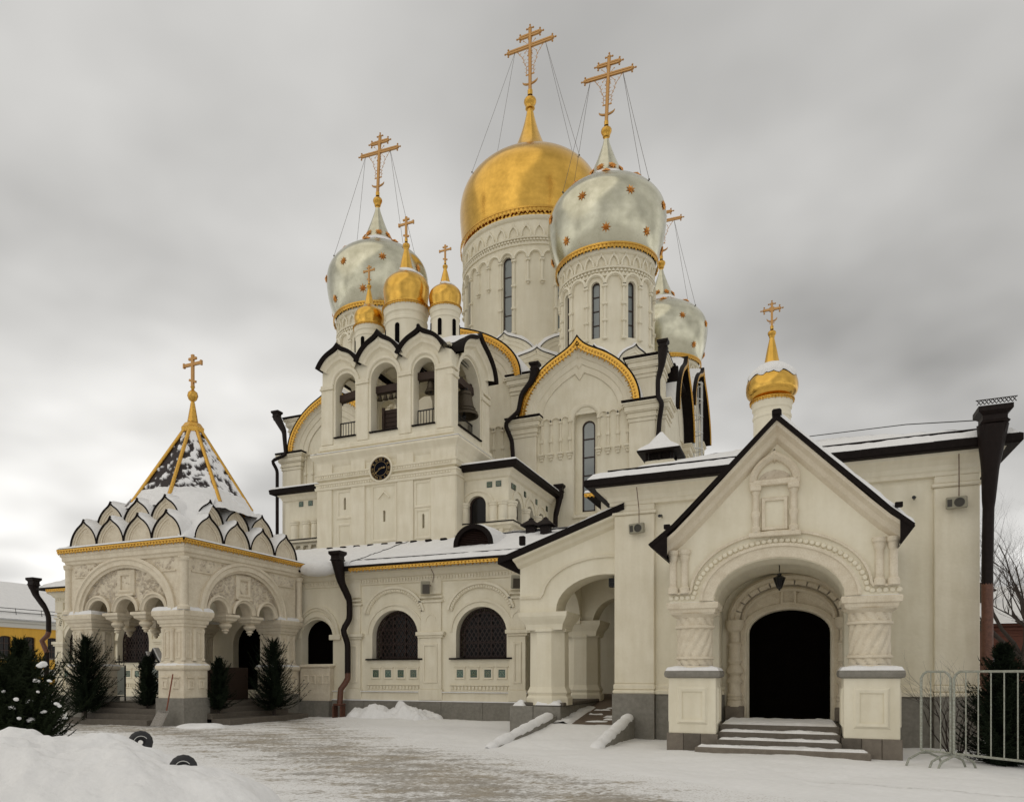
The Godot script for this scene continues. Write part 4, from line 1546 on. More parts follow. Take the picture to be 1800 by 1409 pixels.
	belfry_railing(T, FW(29.75), -19.46, -18.42, 12.66, -0.4)
	belfry_railing(T, FW(29.75), -15.38, -14.38, 12.66, -0.4)
	belfry_railing(T, FS(-13.55), 30.47, 32.98, 12.66, -0.4)
	var wd: MB
	for b in [[P(-19.65, 30.25, 14.55), P(-18.2, 30.25, 14.75)], [P(-17.75, 30.35, 14.72), P(-16.05, 30.35, 14.72)], [P(-15.6, 30.3, 14.98), P(-14.2, 30.3, 14.9)], [P(-14.0, 30.3, 15.0), P(-14.0, 33.4, 15.0)]]:
		wd = mb()
		wd.bar(b[0], b[1], 0.3, 0.32)
		part(wd, "beam", M.wood, T)
	for b in [[-19.6, 30.25, 14.62], [-15.55, 30.3, 15.02], [-14.0, 32.95, 15.05]]:
		wd = mb()
		wd.cbox(P(b[0], b[1], b[2]), Vector3(0.22, 0.52, 0.42), 0.02)
		part(wd, "beam_end", M.wood, T)
	for i in 6:
		var pn := mb()
		pn.bx(-17.35, -16.05, 12.68 + i * 0.2, 12.86 + i * 0.2, -30.62, -30.55, 0.008)
		part(pn, "plank", M.wood, T)
	var pp := mb()
	pp.bx(-17.4, -17.28, 12.66, 13.95, -30.54, -30.45)
	part(pp, "post", M.wood, T)
	cupola(T, P(-16.9, 31.9, 0), 1.1, 19.85, 0.98, 18.98, 15.9, 22.05, 23.45, "larger gilded cupola in the middle of the belfry roof", 1.0)
	cupola(T, P(-18.95, 31.9, 0), 0.74, 18.98, 0.66, 18.52, 15.9, 20.56, 21.6, "small gilded cupola at the porch side of the belfry roof")
	cupola(T, P(-14.85, 31.9, 0), 0.76, 19.12, 0.66, 18.6, 15.9, 20.6, 21.62, "small gilded cupola at the cathedral side of the belfry roof", 1.0)
	# bells
	bell(P(-14.0, 32.15, 14.78), 1.2, "big dark bronze bell in the wide side arch of the belfry")
	bell(P(-14.85, 30.4, 14.75), 0.52, "medium bronze bell under the beam of the arch nearest the tower corner")
	for i in 5:
		bell(P(-17.45 + i * 0.3, 30.35, 14.5), 0.24, "%s little bell in the row under the middle belfry beam" % ["first", "second", "third", "fourth", "fifth"][i], "row of little bells", true)
	clock()

func clock() -> void:
	var K := thing("wall_clock", "round black clock with gilt Roman numerals on the bell tower", "clock", P(-16.88, 29.42, 10.84))
	var xf := FW(29.42)
	xf.origin += Vector3(-16.88, 10.84, 0)
	var b := mb(xf)
	b.sweep(arc(0, 0, 0.53, 0.53, 40, TAU, 0.0), [[0.07, -0.25], [0.07, 0.02], [0.03, 0.04], [-0.005, 0.02], [-0.005, -0.12]], false, false)
	part(b, "surround", M.trim, K)
	var f := mb(xf)
	var disc := arc(0, 0, 0.515, 0.515, 47, TAU, TAU / 48.0)
	f.prism(disc, -0.1, 0.0, true, false)
	part(f, "face", M.clock_face, K)
	var rg := mb(xf)
	for r in [0.32, 0.505]:
		rg = mb(xf)
		rg.sweep(arc(0, 0, r, r, 40, TAU, 0.0), [[0.007, 0.0], [0.007, 0.012], [-0.007, 0.012], [-0.007, 0.0]], false, false)
		part(rg, "ring", M.clock_gold, K)
	var R := ["XII", "I", "II", "III", "IIII", "V", "VI", "VII", "VIII", "IX", "X", "XI"]
	var font := SystemFont.new()
	font.font_names = PackedStringArray(["Droid Serif"])
	font.font_weight = 700
	for i in 12:
		var t := TextMesh.new()
		t.text = R[i]
		t.font = font
		t.font_size = 16
		t.pixel_size = 0.0072
		t.depth = 0.012
		t.material = M.clock_gold
		var a := TAU * i / 12.0
		var o := MeshInstance3D.new()
		o.mesh = t
		o.name = "numeral"
		K.add_child(o, true)
		o.transform = Transform3D(Basis(Vector3(0, 0, 1), -a), Vector3(sin(a) * 0.415, cos(a) * 0.415, 0.008))
	for h in [[0.26, 0.035, deg_to_rad(80)], [0.40, 0.022, deg_to_rad(234)]]:
		var m := mb(Transform3D(xf.basis * Basis(Vector3(0, 0, 1), -h[2]), xf.origin))
		m.prism([Vector2(-h[1] * 0.5, -0.1), Vector2(h[1] * 0.5, -0.1), Vector2(h[1] * 0.5, h[0] * 0.55), Vector2(h[1] * 1.3, h[0] * 0.7), Vector2(0, h[0]), Vector2(-h[1] * 1.3, h[0] * 0.7), Vector2(-h[1] * 0.5, h[0] * 0.55)], 0.015, 0.03)
		m.lathe(Vector3(0, 0, 0.02), [[0.0, -0.03], [0.035, -0.02], [0.035, 0.02], [0.0, 0.03]], 10)
		part(m, "hand", M.clock_gold, K)

func stair_block(side: int) -> void:
	# low annexe between tower and cathedral; side 1 = the near one, -1 its partner beyond the tower
	var near := side > 0
	var S := thing("annexe", "small cream annexe with fat columns and dark eave between tower and cathedral" if near else "cream annexe showing beyond the far edge of the bell tower", "annexe", P(-12.4 if near else -21.5, 33.7, 7))
	var u0 := -13.5 if near else -22.9
	var u1 := -11.2 if near else -20.3
	var w := mb(FW(30.5))
	var k := u0 + (u1 - u0) * 0.36
	var ops := [[k - 0.42, k + 0.42, 8.2, 9.02, 0.42]]
	if not near:
		ops = [[-20.75, -20.3, 8.2, 9.0, 0.3]]
	w.wall(u0, u1, 6.0, 10.45, ops, 0.3, 99.0, false)
	var so := [[31.15, 32.2, 8.2, 8.9, 0.5], [32.85, 33.9, 8.2, 8.9, 0.5], [34.55, 35.6, 8.2, 8.9, 0.5]]
	w.xf = FS(u1)
	if near:
		w.wall(30.81, 37.0, 6.0, 10.45, so, 0.3, 99.0, false)
	w.xf = FN(u0)
	if not near:
		w.wall(-37.0, -30.81, 6.0, 10.45, [], 0.3, 99.0, false)
	w.xf = Transform3D()
	w.bx(u0 + 0.6, u1 - 0.6, 7.0, 10.4, -36.9, -31.1)
	part(w, "wall", M.plaster, S)
	var m := mb(FW(30.5))
	# engaged fat columns on a ledge
	var xs := [u0 + 0.22, u0 + 1.62, u0 + 2.05] if near else [-22.3, -21.6, -21.1]
	for x in xs:
		m = mb(FW(30.5))
		m.lathe(Vector3(x, 0, 0), [[0.0, 8.2], [0.25, 8.2], [0.25, 8.28], [0.21, 8.32], [0.225, 8.5], [0.215, 8.85], [0.2, 8.9], [0.24, 8.94], [0.24, 9.0], [0.27, 9.04], [0.27, 9.12], [0.0, 9.12]], 20)
		part(m, "column", M.trim, S)
	m = mb(FS(u1))
	if near:
		for x in [30.75, 32.52, 34.2, 35.9]:
			m = mb(FS(u1))
			m.lathe(Vector3(x, 0, 0), [[0.0, 8.2], [0.29, 8.2], [0.29, 8.28], [0.25, 8.32], [0.265, 8.5], [0.255, 8.8], [0.24, 8.85], [0.28, 8.9], [0.28, 8.96], [0.31, 9.0], [0.31, 9.08], [0.0, 9.08]], 20)
			part(m, "column", M.trim, S)
		m = mb(FS(u1))
		for o in so:
			m.sweep(arc((o[0] + o[1]) / 2, 9.05, 0.72, 0.68, 16), [[0.06, 0], [0.06, 0.06], [-0.04, 0.06], [-0.04, 0]], false, true)
		m.xf = FW(30.5)
		m.sweep(arc(k, 9.1, 0.72, 0.55, 16), [[0.06, 0], [0.06, 0.06], [-0.04, 0.06], [-0.04, 0]], false, true)
	m.xf = HX
	var ring := [Vector2(u1, 36.9), Vector2(u1, 30.5), Vector2(u0, 30.5)] if near else [Vector2(u1, 30.5), Vector2(u0, 30.5), Vector2(u0, 36.9)]
	m.sweep(ring, [[0.0, 7.85], [0.12, 7.9], [0.16, 8.0], [0.3, 8.05], [0.3, 8.16], [0.0, 8.2]], false, false)
	m.sweep(ring, [[0.0, 10.1], [0.1, 10.16], [0.16, 10.3], [0.28, 10.4], [0.28, 10.46], [0.0, 10.46]], false, false)
	# brackets below the ledge
	m.xf = FW(30.5)
	var bx := u0 + 0.2
	while bx < u1:
		m.prism([Vector2(bx - 0.1, 7.9), Vector2(bx + 0.1, 7.9), Vector2(bx, 7.5)], -0.1, 0.16)
		bx += 0.45
	if near:
		m.xf = FS(u1)
		bx = 30.7
		while bx < 36.5:
			m.prism([Vector2(bx - 0.12, 7.9), Vector2(bx + 0.12, 7.9), Vector2(bx, 7.5)], -0.1, 0.16)
			bx += 0.55
	part(m, "mouldings", M.trim, S)
	var r := mb(HX)
	r.sweep(ring, [[0.0, 10.46], [0.32, 10.42], [0.55, 10.46], [0.58, 10.66], [0.5, 10.7], [-0.4, 10.9], [-1.4, 11.1]], false, false)
	r.sweep(ring, [[0.28, 8.165], [0.33, 8.15], [0.33, 8.2], [0.0, 8.24]], false, false)
	part(r, "eave", M.metal, S)
	var s := mb(HX)
	s.sweep(ring, [[0.52, 10.70], [0.48, 10.78], [0.3, 10.83], [-0.4, 10.98], [-1.3, 11.18], [-1.3, 11.0]], false, false)
	part(s, "roof_snow", M.snow, S)
	var tl := [tile_mesh(0, 0.24), tile_mesh(1, 0.24), tile_mesh(2, 0.24)]
	if near:
		var i := 0
		for x in [-13.42, -12.08, -11.66]:
			piece(tl[i % 3], "ceramic_tile", Transform3D(Basis(), P(x, 30.49, 9.86)), S)
			i += 1
		for x in [30.95, 31.25, 32.62, 34.27, 35.9]:
			var f := FS(u1)
			f.origin = P(u1 + 0.01, x, 9.8)
			piece(tl[i % 3], "ceramic_tile", f, S)
			i += 1
		window(S, FW(30.5), 0.0, ops[0], -0.24, 1, 1, M.glass_dark)
		for o in so:
			window(S, FS(u1), 0.0, o, -0.24, 1, 1, M.glass_dark)
		downpipe(S, [[-10.75, 36.6, 10.75], [-10.75, 36.5, 10.2], [-10.9, 36.4, 9.5], [-10.9, 36.4, 7.0]], 0.12, 0.4)
	else:
		for x in [-21.95, -21.4]:
			piece(tl[0], "ceramic_tile", Transform3D(Basis(), P(x, 30.49, 9.95)), S)
		window(S, FW(30.5), 0.0, ops[0], -0.24, 1, 1, M.glass_dark)

# ---------------------------------------------------------------- gallery (long low range with arched windows)
func grille(parent: Node, xf: Transform3D, o: Array, z: float) -> void:
	# diagonal lattice in front of a window
	var m := mb(xf)
	var step := 0.17
	var hw: float = (o[1] - o[0]) / 2
	var cx: float = (o[0] + o[1]) / 2
	for sgn in [-1, 1]:
		var c: float = o[0] - 2.6
		while c < o[1] + 2.6:
			# walk along the diagonal and keep what lies inside the opening
			var a = null
			var prev = null
			for i in 61:
				var t := i / 60.0
				var y: float = o[2] + (o[3] + o[4] - o[2]) * t
				var x: float = c + sgn * (y - o[2]) * 0.62
				var inside: bool = x > o[0] and x < o[1] and y < MB.optop(o, x)
				if inside and a == null:
					a = Vector3(x, y, z)
				if inside:
					prev = Vector3(x, y, z)
				if (not inside or i == 60) and a != null:
					if a.distance_to(prev) > 0.03:
						m.bar(a, prev, 0.022, 0.022, Vector3(0, 0, 1))
					a = null
			c += step
	m.sweep(MB.outline(o, 16), [[0.0, z - 0.02], [0.0, z + 0.02], [-0.035, z + 0.02], [-0.035, z - 0.02], [0.0, z - 0.02]], false, false)
	part(m, "grille", M.frame, parent)

func plinth(parent: Node, xf: Transform3D, x0: float, x1: float, h: float, slab: float, z: float, material: Material, depth := 0.3) -> void:
	# granite slabs, each a piece
	var k := maxi(1, int(round((x1 - x0) / slab)))
	for i in k:
		var m := mb(xf)
		var a := lerpf(x0, x1, float(i) / k) + 0.004
		var b := lerpf(x0, x1, float(i + 1) / k) - 0.004
		var j := 0.004 * sin(i * 2.7 + x0)
		m.bx(a, b, -0.4, h, z - depth, z + j, 0.008)
		part(m, "stone_slab", material, parent)

func bay_window(G: Node, m: MB, tr: Array, cx: float, first: int) -> void:
	# surround, tiles, dentil apron, glazing and lattice of one bay in the plane v = 25.1
	m.sweep(arc(cx, 3.75, 1.28, 1.16, 28, PI * 0.93, PI * 0.07), [[0.06, 0], [0.06, 0.13], [-0.03, 0.13], [-0.05, 0.07], [-0.14, 0.07], [-0.16, 0.03], [-0.16, 0]], false, true)
	dentils(m, arc(cx, 3.75, 1.18, 1.06, 30, PI * 0.92, PI * 0.08), 0.1, 0.05, 0.09, 0.03, 0.105)
	m.sweep(arc(cx, 3.2, 1.18, 1.1, 28), [[0.04, 0], [0.04, 0.04], [-0.04, 0.04], [-0.04, 0]], false, true)
	m.bx(cx - 1.2, cx + 1.2, 1.02, 1.08, -0.1, 0.05, 0.01)
	dentils(m, [Vector2(cx - 1.2, 1.16), Vector2(cx + 1.2, 1.16)], 0.14, 0.08, 0.12, -0.02, 0.045)
	m.bx(cx - 1.22, cx + 1.22, 1.24, 1.28, -0.1, 0.05, 0.01)
	for i in 4:
		var x := cx - 0.81 + 0.54 * i
		m.sweep([Vector2(x - 0.17, 1.5), Vector2(x + 0.17, 1.5), Vector2(x + 0.17, 1.86), Vector2(x - 0.17, 1.86)], [[0.04, 0], [0.04, 0.03], [0.0, 0.045], [-0.03, 0.02], [-0.03, 0]], true, false)
		m.bx(x - 0.24, x + 0.24, 1.9, 1.94, -0.05, 0.05, 0.01)
		piece(tr[(i + first) % 3], "ceramic_tile", Transform3D(Basis(), P(x, 25.095, 1.68)), G)

func gallery() -> void:
	var G := thing("gallery", "long low cream gallery with latticed arched windows and snowy roof", "building", P(-20.5, 27.5, 0))
	var c0 := -20.55
	var w := mb(FW(25.1))
	var ops := []
	for s in [-1, 1]:
		for x in [6.76, 10.28]:
			ops.append([c0 + s * x - 0.98, c0 + s * x + 0.98, 2.25, 3.1, 0.98])
		ops.append([c0 + s * 3.25 - 0.75, c0 + s * 3.25 + 0.75, 2.05, 3.1, 0.72])
	ops.append([c0 - 1.0, c0 + 1.0, 0.72, 2.9, 0.9])
	ops.sort_custom(func(a, b): return a[0] < b[0])
	w.wall(-32.3, -8.6, 0.0, 5.5, ops, 0.45, 99.0, false)
	w.xf = FS(-8.6)
	w.wall(25.56, 37.0, 0.0, 5.5, [], 0.45, 99.0, false)
	w.xf = FN(-32.3)
	w.wall(-37.0, -25.56, 0.0, 5.5, [], 0.45, 99.0, false)
	part(w, "wall", M.plaster, G)
	var m := mb(FW(25.1))
	var tr := [tile_mesh(0), tile_mesh(1), tile_mesh(2)]
	var n := 0
	for x in [c0 - 10.28, c0 - 6.76, c0 + 6.76, c0 + 10.28]:
		bay_window(G, m, tr, x, n)
		n += 1
	# pilasters between the bays
	var keep := m
	for x in [[-12.68, -11.8], [-9.15, -8.56], [-15.85, -15.25], [-29.3, -28.42], [-32.34, -31.8], [-25.85, -25.25]]:
		m = mb(FW(25.1))
		m.bx(x[0] - 0.05, x[1] + 0.05, 0.7, 1.1, -0.1, 0.14, 0.015)
		m.bx(x[0], x[1], 1.1, 3.0, -0.1, 0.10, 0.015)
		m.sweep([Vector2(x[0] + 0.16, 1.35), Vector2(x[1] - 0.16, 1.35), Vector2(x[1] - 0.16, 2.75), Vector2(x[0] + 0.16, 2.75)], [[0.05, 0.1], [0.05, 0.13], [0.0, 0.14], [-0.03, 0.1]], true, false)
		m.bx(x[0] - 0.08, x[1] + 0.08, 3.0, 3.08, -0.1, 0.15, 0.015)
		m.bx(x[0] - 0.14, x[1] + 0.14, 3.08, 3.22, -0.1, 0.2, 0.02)
		m.bx(x[0] + 0.02, x[1] - 0.02, 3.22, 4.3, -0.1, 0.07, 0.015)
		m.sweep(ogee((x[0] + x[1]) / 2, 3.62, 0.2, 0.28, 5), [[0.02, 0.06], [0.02, 0.09], [-0.02, 0.09], [-0.02, 0.06]], false, true)
		m.bx(x[0] - 0.06, x[1] + 0.06, 4.3, 4.38, -0.1, 0.13, 0.015)
		m.bx(x[0] - 0.03, x[1] + 0.03, 4.46, 4.53, -0.1, 0.11, 0.015)
		m.bx(x[0], x[1], 4.6, 5.2, -0.1, 0.09, 0.015)
		part(m, "pilaster", M.trim, G)
	m = keep
	# courses
	m.xf = HX
	var ring := [Vector2(-8.6, 34.0), Vector2(-8.6, 25.1), Vector2(-32.3, 25.1), Vector2(-32.3, 34.0)]
	m.sweep(ring, [[0.0, 0.6], [0.12, 0.62], [0.1, 0.8], [0.08, 0.98], [0.0, 1.02]], false, false)
	m.sweep(ring, [[0.0, 5.05], [0.06, 5.08], [0.07, 5.14], [0.06, 5.3], [0.12, 5.34], [0.2, 5.46], [0.32, 5.52], [0.32, 5.62], [0.0, 5.66]], false, false)
	m.xf = FW(25.1)
	dentils(m, [Vector2(-15.3, 5.21), Vector2(-8.6, 5.21)], 0.12, 0.07, 0.12, 0.02, 0.11)
	dentils(m, [Vector2(-32.3, 5.21), Vector2(-25.7, 5.21)], 0.12, 0.07, 0.12, 0.02, 0.11)
	dentils(m, [Vector2(-18.0, 5.21), Vector2(-16.0, 5.21)], 0.12, 0.07, 0.12, 0.02, 0.11)
	# small arch between porch and pipe
	for s in [-1, 1]:
		var x: float = c0 + s * 3.25
		m.sweep(arc(x, 3.1, 1.02, 1.22, 24), [[0.06, 0], [0.06, 0.1], [-0.04, 0.1], [-0.06, 0.05], [-0.14, 0.05], [-0.14, 0]], false, true)
		m.sweep(arc(x, 3.1, 0.86, 0.9, 24), [[0.06, 0], [0.06, 0.08], [-0.08, 0.08], [-0.1, 0]], false, true)
		m.bx(x + s * 0.72 - 0.1, x + s * 0.72 + 0.42, 3.0, 3.2, -0.3, 0.12, 0.02)
		m.bx(x - 0.8, x + 0.9, 1.98, 2.06, -0.4, 0.1, 0.02)
	part(m, "mouldings", M.trim, G)
	for x in [[-16.7, -8.5], [-32.4, -24.4]]:
		plinth(G, FW(25.1), x[0], x[1], 0.66, 1.6, 0.16, M.granite)
	var sl := mb(HX)
	snowledge(sl, [Vector2(-8.5, 24.93), Vector2(-16.8, 24.93)], -0.1, 0.655, 0.035)
	snowledge(sl, [Vector2(-8.5, 24.96), Vector2(-16.8, 24.96)], -0.1, 0.99, 0.03)
	part(sl, "ledge_snow", M.snow, G)
	# glazing
	for o in ops:
		var cx: float = (o[0] + o[1]) / 2
		if absf(cx - c0) > 5.0:
			var q := [cx - 0.84, cx + 0.84, 2.25, 3.1, 0.84]
			window(G, FW(25.1), 0.0, q, -0.42, 3, 3, M.glass_dark)
			grille(G, FW(25.1), [cx - 0.95, cx + 0.95, 2.27, 3.1, 0.95], -0.3)
			var s := mb(FW(25.1))
			s.bx(cx - 1.22, cx + 1.22, 2.19, 2.25, -0.42, 0.13, 0.012)
			part(s, "sill", M.metal, G)
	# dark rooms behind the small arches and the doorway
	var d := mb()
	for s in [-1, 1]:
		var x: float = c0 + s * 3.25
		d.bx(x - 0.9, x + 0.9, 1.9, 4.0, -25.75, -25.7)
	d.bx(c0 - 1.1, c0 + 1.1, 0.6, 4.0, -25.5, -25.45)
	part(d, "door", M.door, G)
	# eave, gilded valance, roof
	var e := mb(HX)
	e.sweep(ring, [[0.1, 5.63], [0.62, 5.66], [0.66, 5.70], [0.64, 5.76], [-1.0, 6.2]], false, false)
	part(e, "eave", M.metal, G)
	for x in [[-15.45, -8.7], [-32.3, -25.6]]:
		var g := mb(FW(25.1))
		lace(g, [Vector2(x[0], 5.70), Vector2(x[1], 5.70)], 0.2, 0.6, 0.14)
		part(g, "gilded_valance", M.gold_trim, G)
	var r := mb()
	r.quad(P(-32.9, 24.5, 5.74), P(-8.0, 24.5, 5.74), P(-8.0, 29.7, 7.42), P(-32.9, 29.7, 7.42))
	r.quad(P(-32.9, 29.7, 7.42), P(-8.0, 29.7, 7.42), P(-8.0, 37.0, 7.7), P(-32.9, 37.0, 7.7))
	part(r, "roof", M.metal, G)
	var s := mb()
	snowsheet(s, P(-15.5, 24.52, 5.74), P(-8.0, 24.52, 5.74), P(-8.0, 29.6, 7.38), P(-15.5, 29.6, 7.38), 0.13, 60, 30, 0.35, 0.12, [2, 3])
	part(s, "roof_snow", M.snow, G)
	s = mb()
	snowsheet(s, P(-26.0, 24.9, 5.86), P(-15.5, 24.52, 5.74), P(-15.5, 29.6, 7.38), P(-26.0, 29.6, 7.38), 0.16, 60, 30, 0.35, 0.2, [1, 2, 3])
	part(s, "roof_snow", M.snow, G)
	s = mb()
	snowsheet(s, P(-32.9, 24.52, 5.74), P(-26.0, 24.52, 5.74), P(-26.0, 29.6, 7.38), P(-32.9, 29.6, 7.38), 0.16, 40, 30, 0.35, 0.2, [1, 2])
	part(s, "roof_snow", M.snow, G)
	s = mb()
	snowsheet(s, P(-13.3, 29.4, 7.34), P(-8.0, 29.4, 7.34), P(-8.0, 37.0, 7.7), P(-13.3, 37.0, 7.7), 0.2, 30, 30, 0.4, 0.3, [0, 1, 2, 3])
	part(s, "roof_snow", M.snow, G)
	s = mb()
	# drift sagging over the eave beside the porch
	var rows := []
	for i in 21:
		var t := i / 20.0
		var u := lerpf(-17.75, -15.95, t)
		var f := sqrt(sin(PI * clampf(t * 0.92 + 0.04, 0, 1)))
		var row := PackedVector3Array()
		for j in 11:
			var a := lerpf(-1.9, 1.5, j / 10.0)
			row.append(P(u, 24.62 - (cos(a) * 0.34) * f + (0.5 if j == 10 else 0.0), 5.76 + sin(a) * 0.30 * f + 0.03 * noise.get_noise_2d(u * 6, a * 3)))
		rows.append(row)
	s.grid(rows)
	part(s, "roof_snow", M.snow, G)
	# dormer and vents on the roof
	var dm := mb(FW(26.75))
	dm.sweep([Vector2(-12.0, 6.5)] + arc(-11.25, 6.62, 0.75, 0.72, 24) + [Vector2(-10.5, 6.5)], [[0.0, 0.12], [0.05, 0.12], [0.05, -2.2], [0.0, -2.2], [-0.12, 0.0], [-0.12, 0.1], [0.0, 0.12]], false, false)
	var dmr := part(dm, "dormer", M.metal, G)
	var lv := mb(FW(26.75))
	var yy := 6.5
	while yy < 7.28:
		var hw := 0.66 * sqrt(maxf(0.0, 1.0 - pow(maxf(yy - 6.62, 0.0) / 0.66, 2)))
		lv.quad(Vector3(-11.25 - hw, yy, -0.03), Vector3(-11.25 + hw, yy, -0.03), Vector3(-11.25 + hw, yy + 0.07, -0.12), Vector3(-11.25 - hw, yy + 0.07, -0.12))
		yy += 0.065
	part(lv, "louvres", M.frame, dmr)
	var ds := mb()
	snowsheet(ds, P(-12.2, 26.9, 6.5), P(-10.3, 26.9, 6.5), P(-10.3, 29.5, 7.3), P(-12.2, 29.5, 7.3), 0.1, 8, 8, 0.3, 0.4)
	var rw := []
	for i in 17:
		var a := PI - PI * i / 16.0
		var row := PackedVector3Array()
		for j in 6:
			var f := j / 5.0
			row.append(P(-11.25 + cos(a) * 0.82, 26.72 + 2.4 * f, 6.62 + sin(a) * 0.79 + 0.09 * sin(a) * sqrt(minf(1, f * 4)) * (1 + noise.get_noise_2d(a * 5, f * 6))))
		rw.append(row)
	ds.grid(rw)
	part(ds, "dormer_snow", M.snow, dmr)
	for q in [[-9.75, 29.2, 7.2], [-8.95, 28.6, 7.05]]:
		var v := mb()
		var b := P(q[0], q[1], q[2])
		v.bx(b.x - 0.18, b.x + 0.18, b.y - 0.2, b.y + 0.4, b.z - 0.18, b.z + 0.18)
		v.facet(b, [[0.5, 0.42], [0.5, 0.46], [0.12, 0.68], [0.12, 0.72], [0.0, 0.8]], 4, PI / 4)
		part(v, "roof_vent", M.pipe, G)
	# row of snow stops under the tower
	for i in 9:
		var v := mb()
		v.cbox(P(-19.4 + i * 0.72, 29.15, 7.4), Vector3(0.3, 0.1, 0.16), 0.03)
		part(v, "snow_stop", M.pipe, G)
	var ln := mb()
	ln.tube([P(-15.4, 25.05, 6.06), P(-12.0, 25.0, 6.04), P(-8.1, 24.95, 6.02)], 0.018, 5)
	part(ln, "roof_rail", M.iron, G)
	# pipes
	downpipe(G, [[-15.85, 24.35, 5.98], [-15.8, 24.5, 5.2], [-15.6, 24.8, 4.5], [-15.6, 24.8, 3.77], [-15.78, 24.6, 3.35], [-15.62, 24.7, 2.84], [-15.62, 24.7, 1.69]], 0.115, 0.42)
	var low := mb()
	low.tube([P(-15.62, 24.7, 1.72), P(-15.62, 24.7, 1.5), P(-15.72, 24.66, 1.3), P(-15.86, 24.58, 1.08), P(-15.86, 24.55, 0.85), P(-15.86, 24.5, 0.45)], 0.115, 10)
	low.cbox(P(-15.86, 24.48, 0.5), Vector3(0.36, 0.08, 0.36), 0.02)
	low.bx(-16.06, -16.0, 0.0, 0.45, -24.6, -24.3)
	low.bx(-15.72, -15.66, 0.0, 0.45, -24.6, -24.3)
	part(low, "pipe_foot", M.pipe_new, G)
	downpipe(G, [[-33.3, 24.6, 5.95], [-33.3, 24.7, 5.5], [-32.75, 24.8, 4.85], [-32.57, 24.85, 4.42], [-32.57, 24.85, 3.67]], 0.12, 0.42)
	var lo2 := mb()
	lo2.tube([P(-32.57, 24.85, 3.7), P(-32.6, 24.8, 3.5), P(-32.85, 24.7, 3.26), P(-32.69, 24.8, 2.8), P(-32.69, 24.85, 2.7)], 0.12, 10)
	part(lo2, "pipe_elbow", M.pipe_new, G)
	downpipe(G, [[-32.69, 24.85, 2.72], [-32.72, 24.85, 2.0], [-32.72, 24.85, 0.3]], 0.12)

# ---------------------------------------------------------------- tent-roofed porch
func carve(m: MB, xf: Transform3D, x0: float, x1: float, lo: Callable, hi: Callable, depth: float, step := 0.035) -> void:
	# a panel of carved foliage: a fine sheet of real relief between two curves
	m.xf = xf
	var nx := int((x1 - x0) / step)
	var f := noisy(77, 1.0, 2, FastNoiseLite.TYPE_CELLULAR)
	f.cellular_return_type = FastNoiseLite.RETURN_DISTANCE2_SUB
	f.fractal_type = FastNoiseLite.FRACTAL_NONE
	f.domain_warp_enabled = true
	f.domain_warp_amplitude = 0.3
	f.domain_warp_frequency = 4.0
	f.frequency = 7.0
	var ny := 0
	for i in nx + 1:
		ny = maxi(ny, int((hi.call(lerpf(x0, x1, float(i) / nx)) - lo.call(lerpf(x0, x1, float(i) / nx))) / step) + 1)
	var rows := []
	for j in ny + 1:
		var row := PackedVector3Array()
		for i in nx + 1:
			var x := lerpf(x0, x1, float(i) / nx)
			var a: float = lo.call(x)
			var b: float = maxf(hi.call(x), a)
			var y := lerpf(a, b, float(j) / ny)
			var q := clampf(f.get_noise_2d(x, y) * 0.5 + 0.5, 0, 1)
			row.append(Vector3(x, y, -depth * smoothstep(0.45, 0.05, q) * 1.0))
		rows.append(row)
	m.grid(rows)

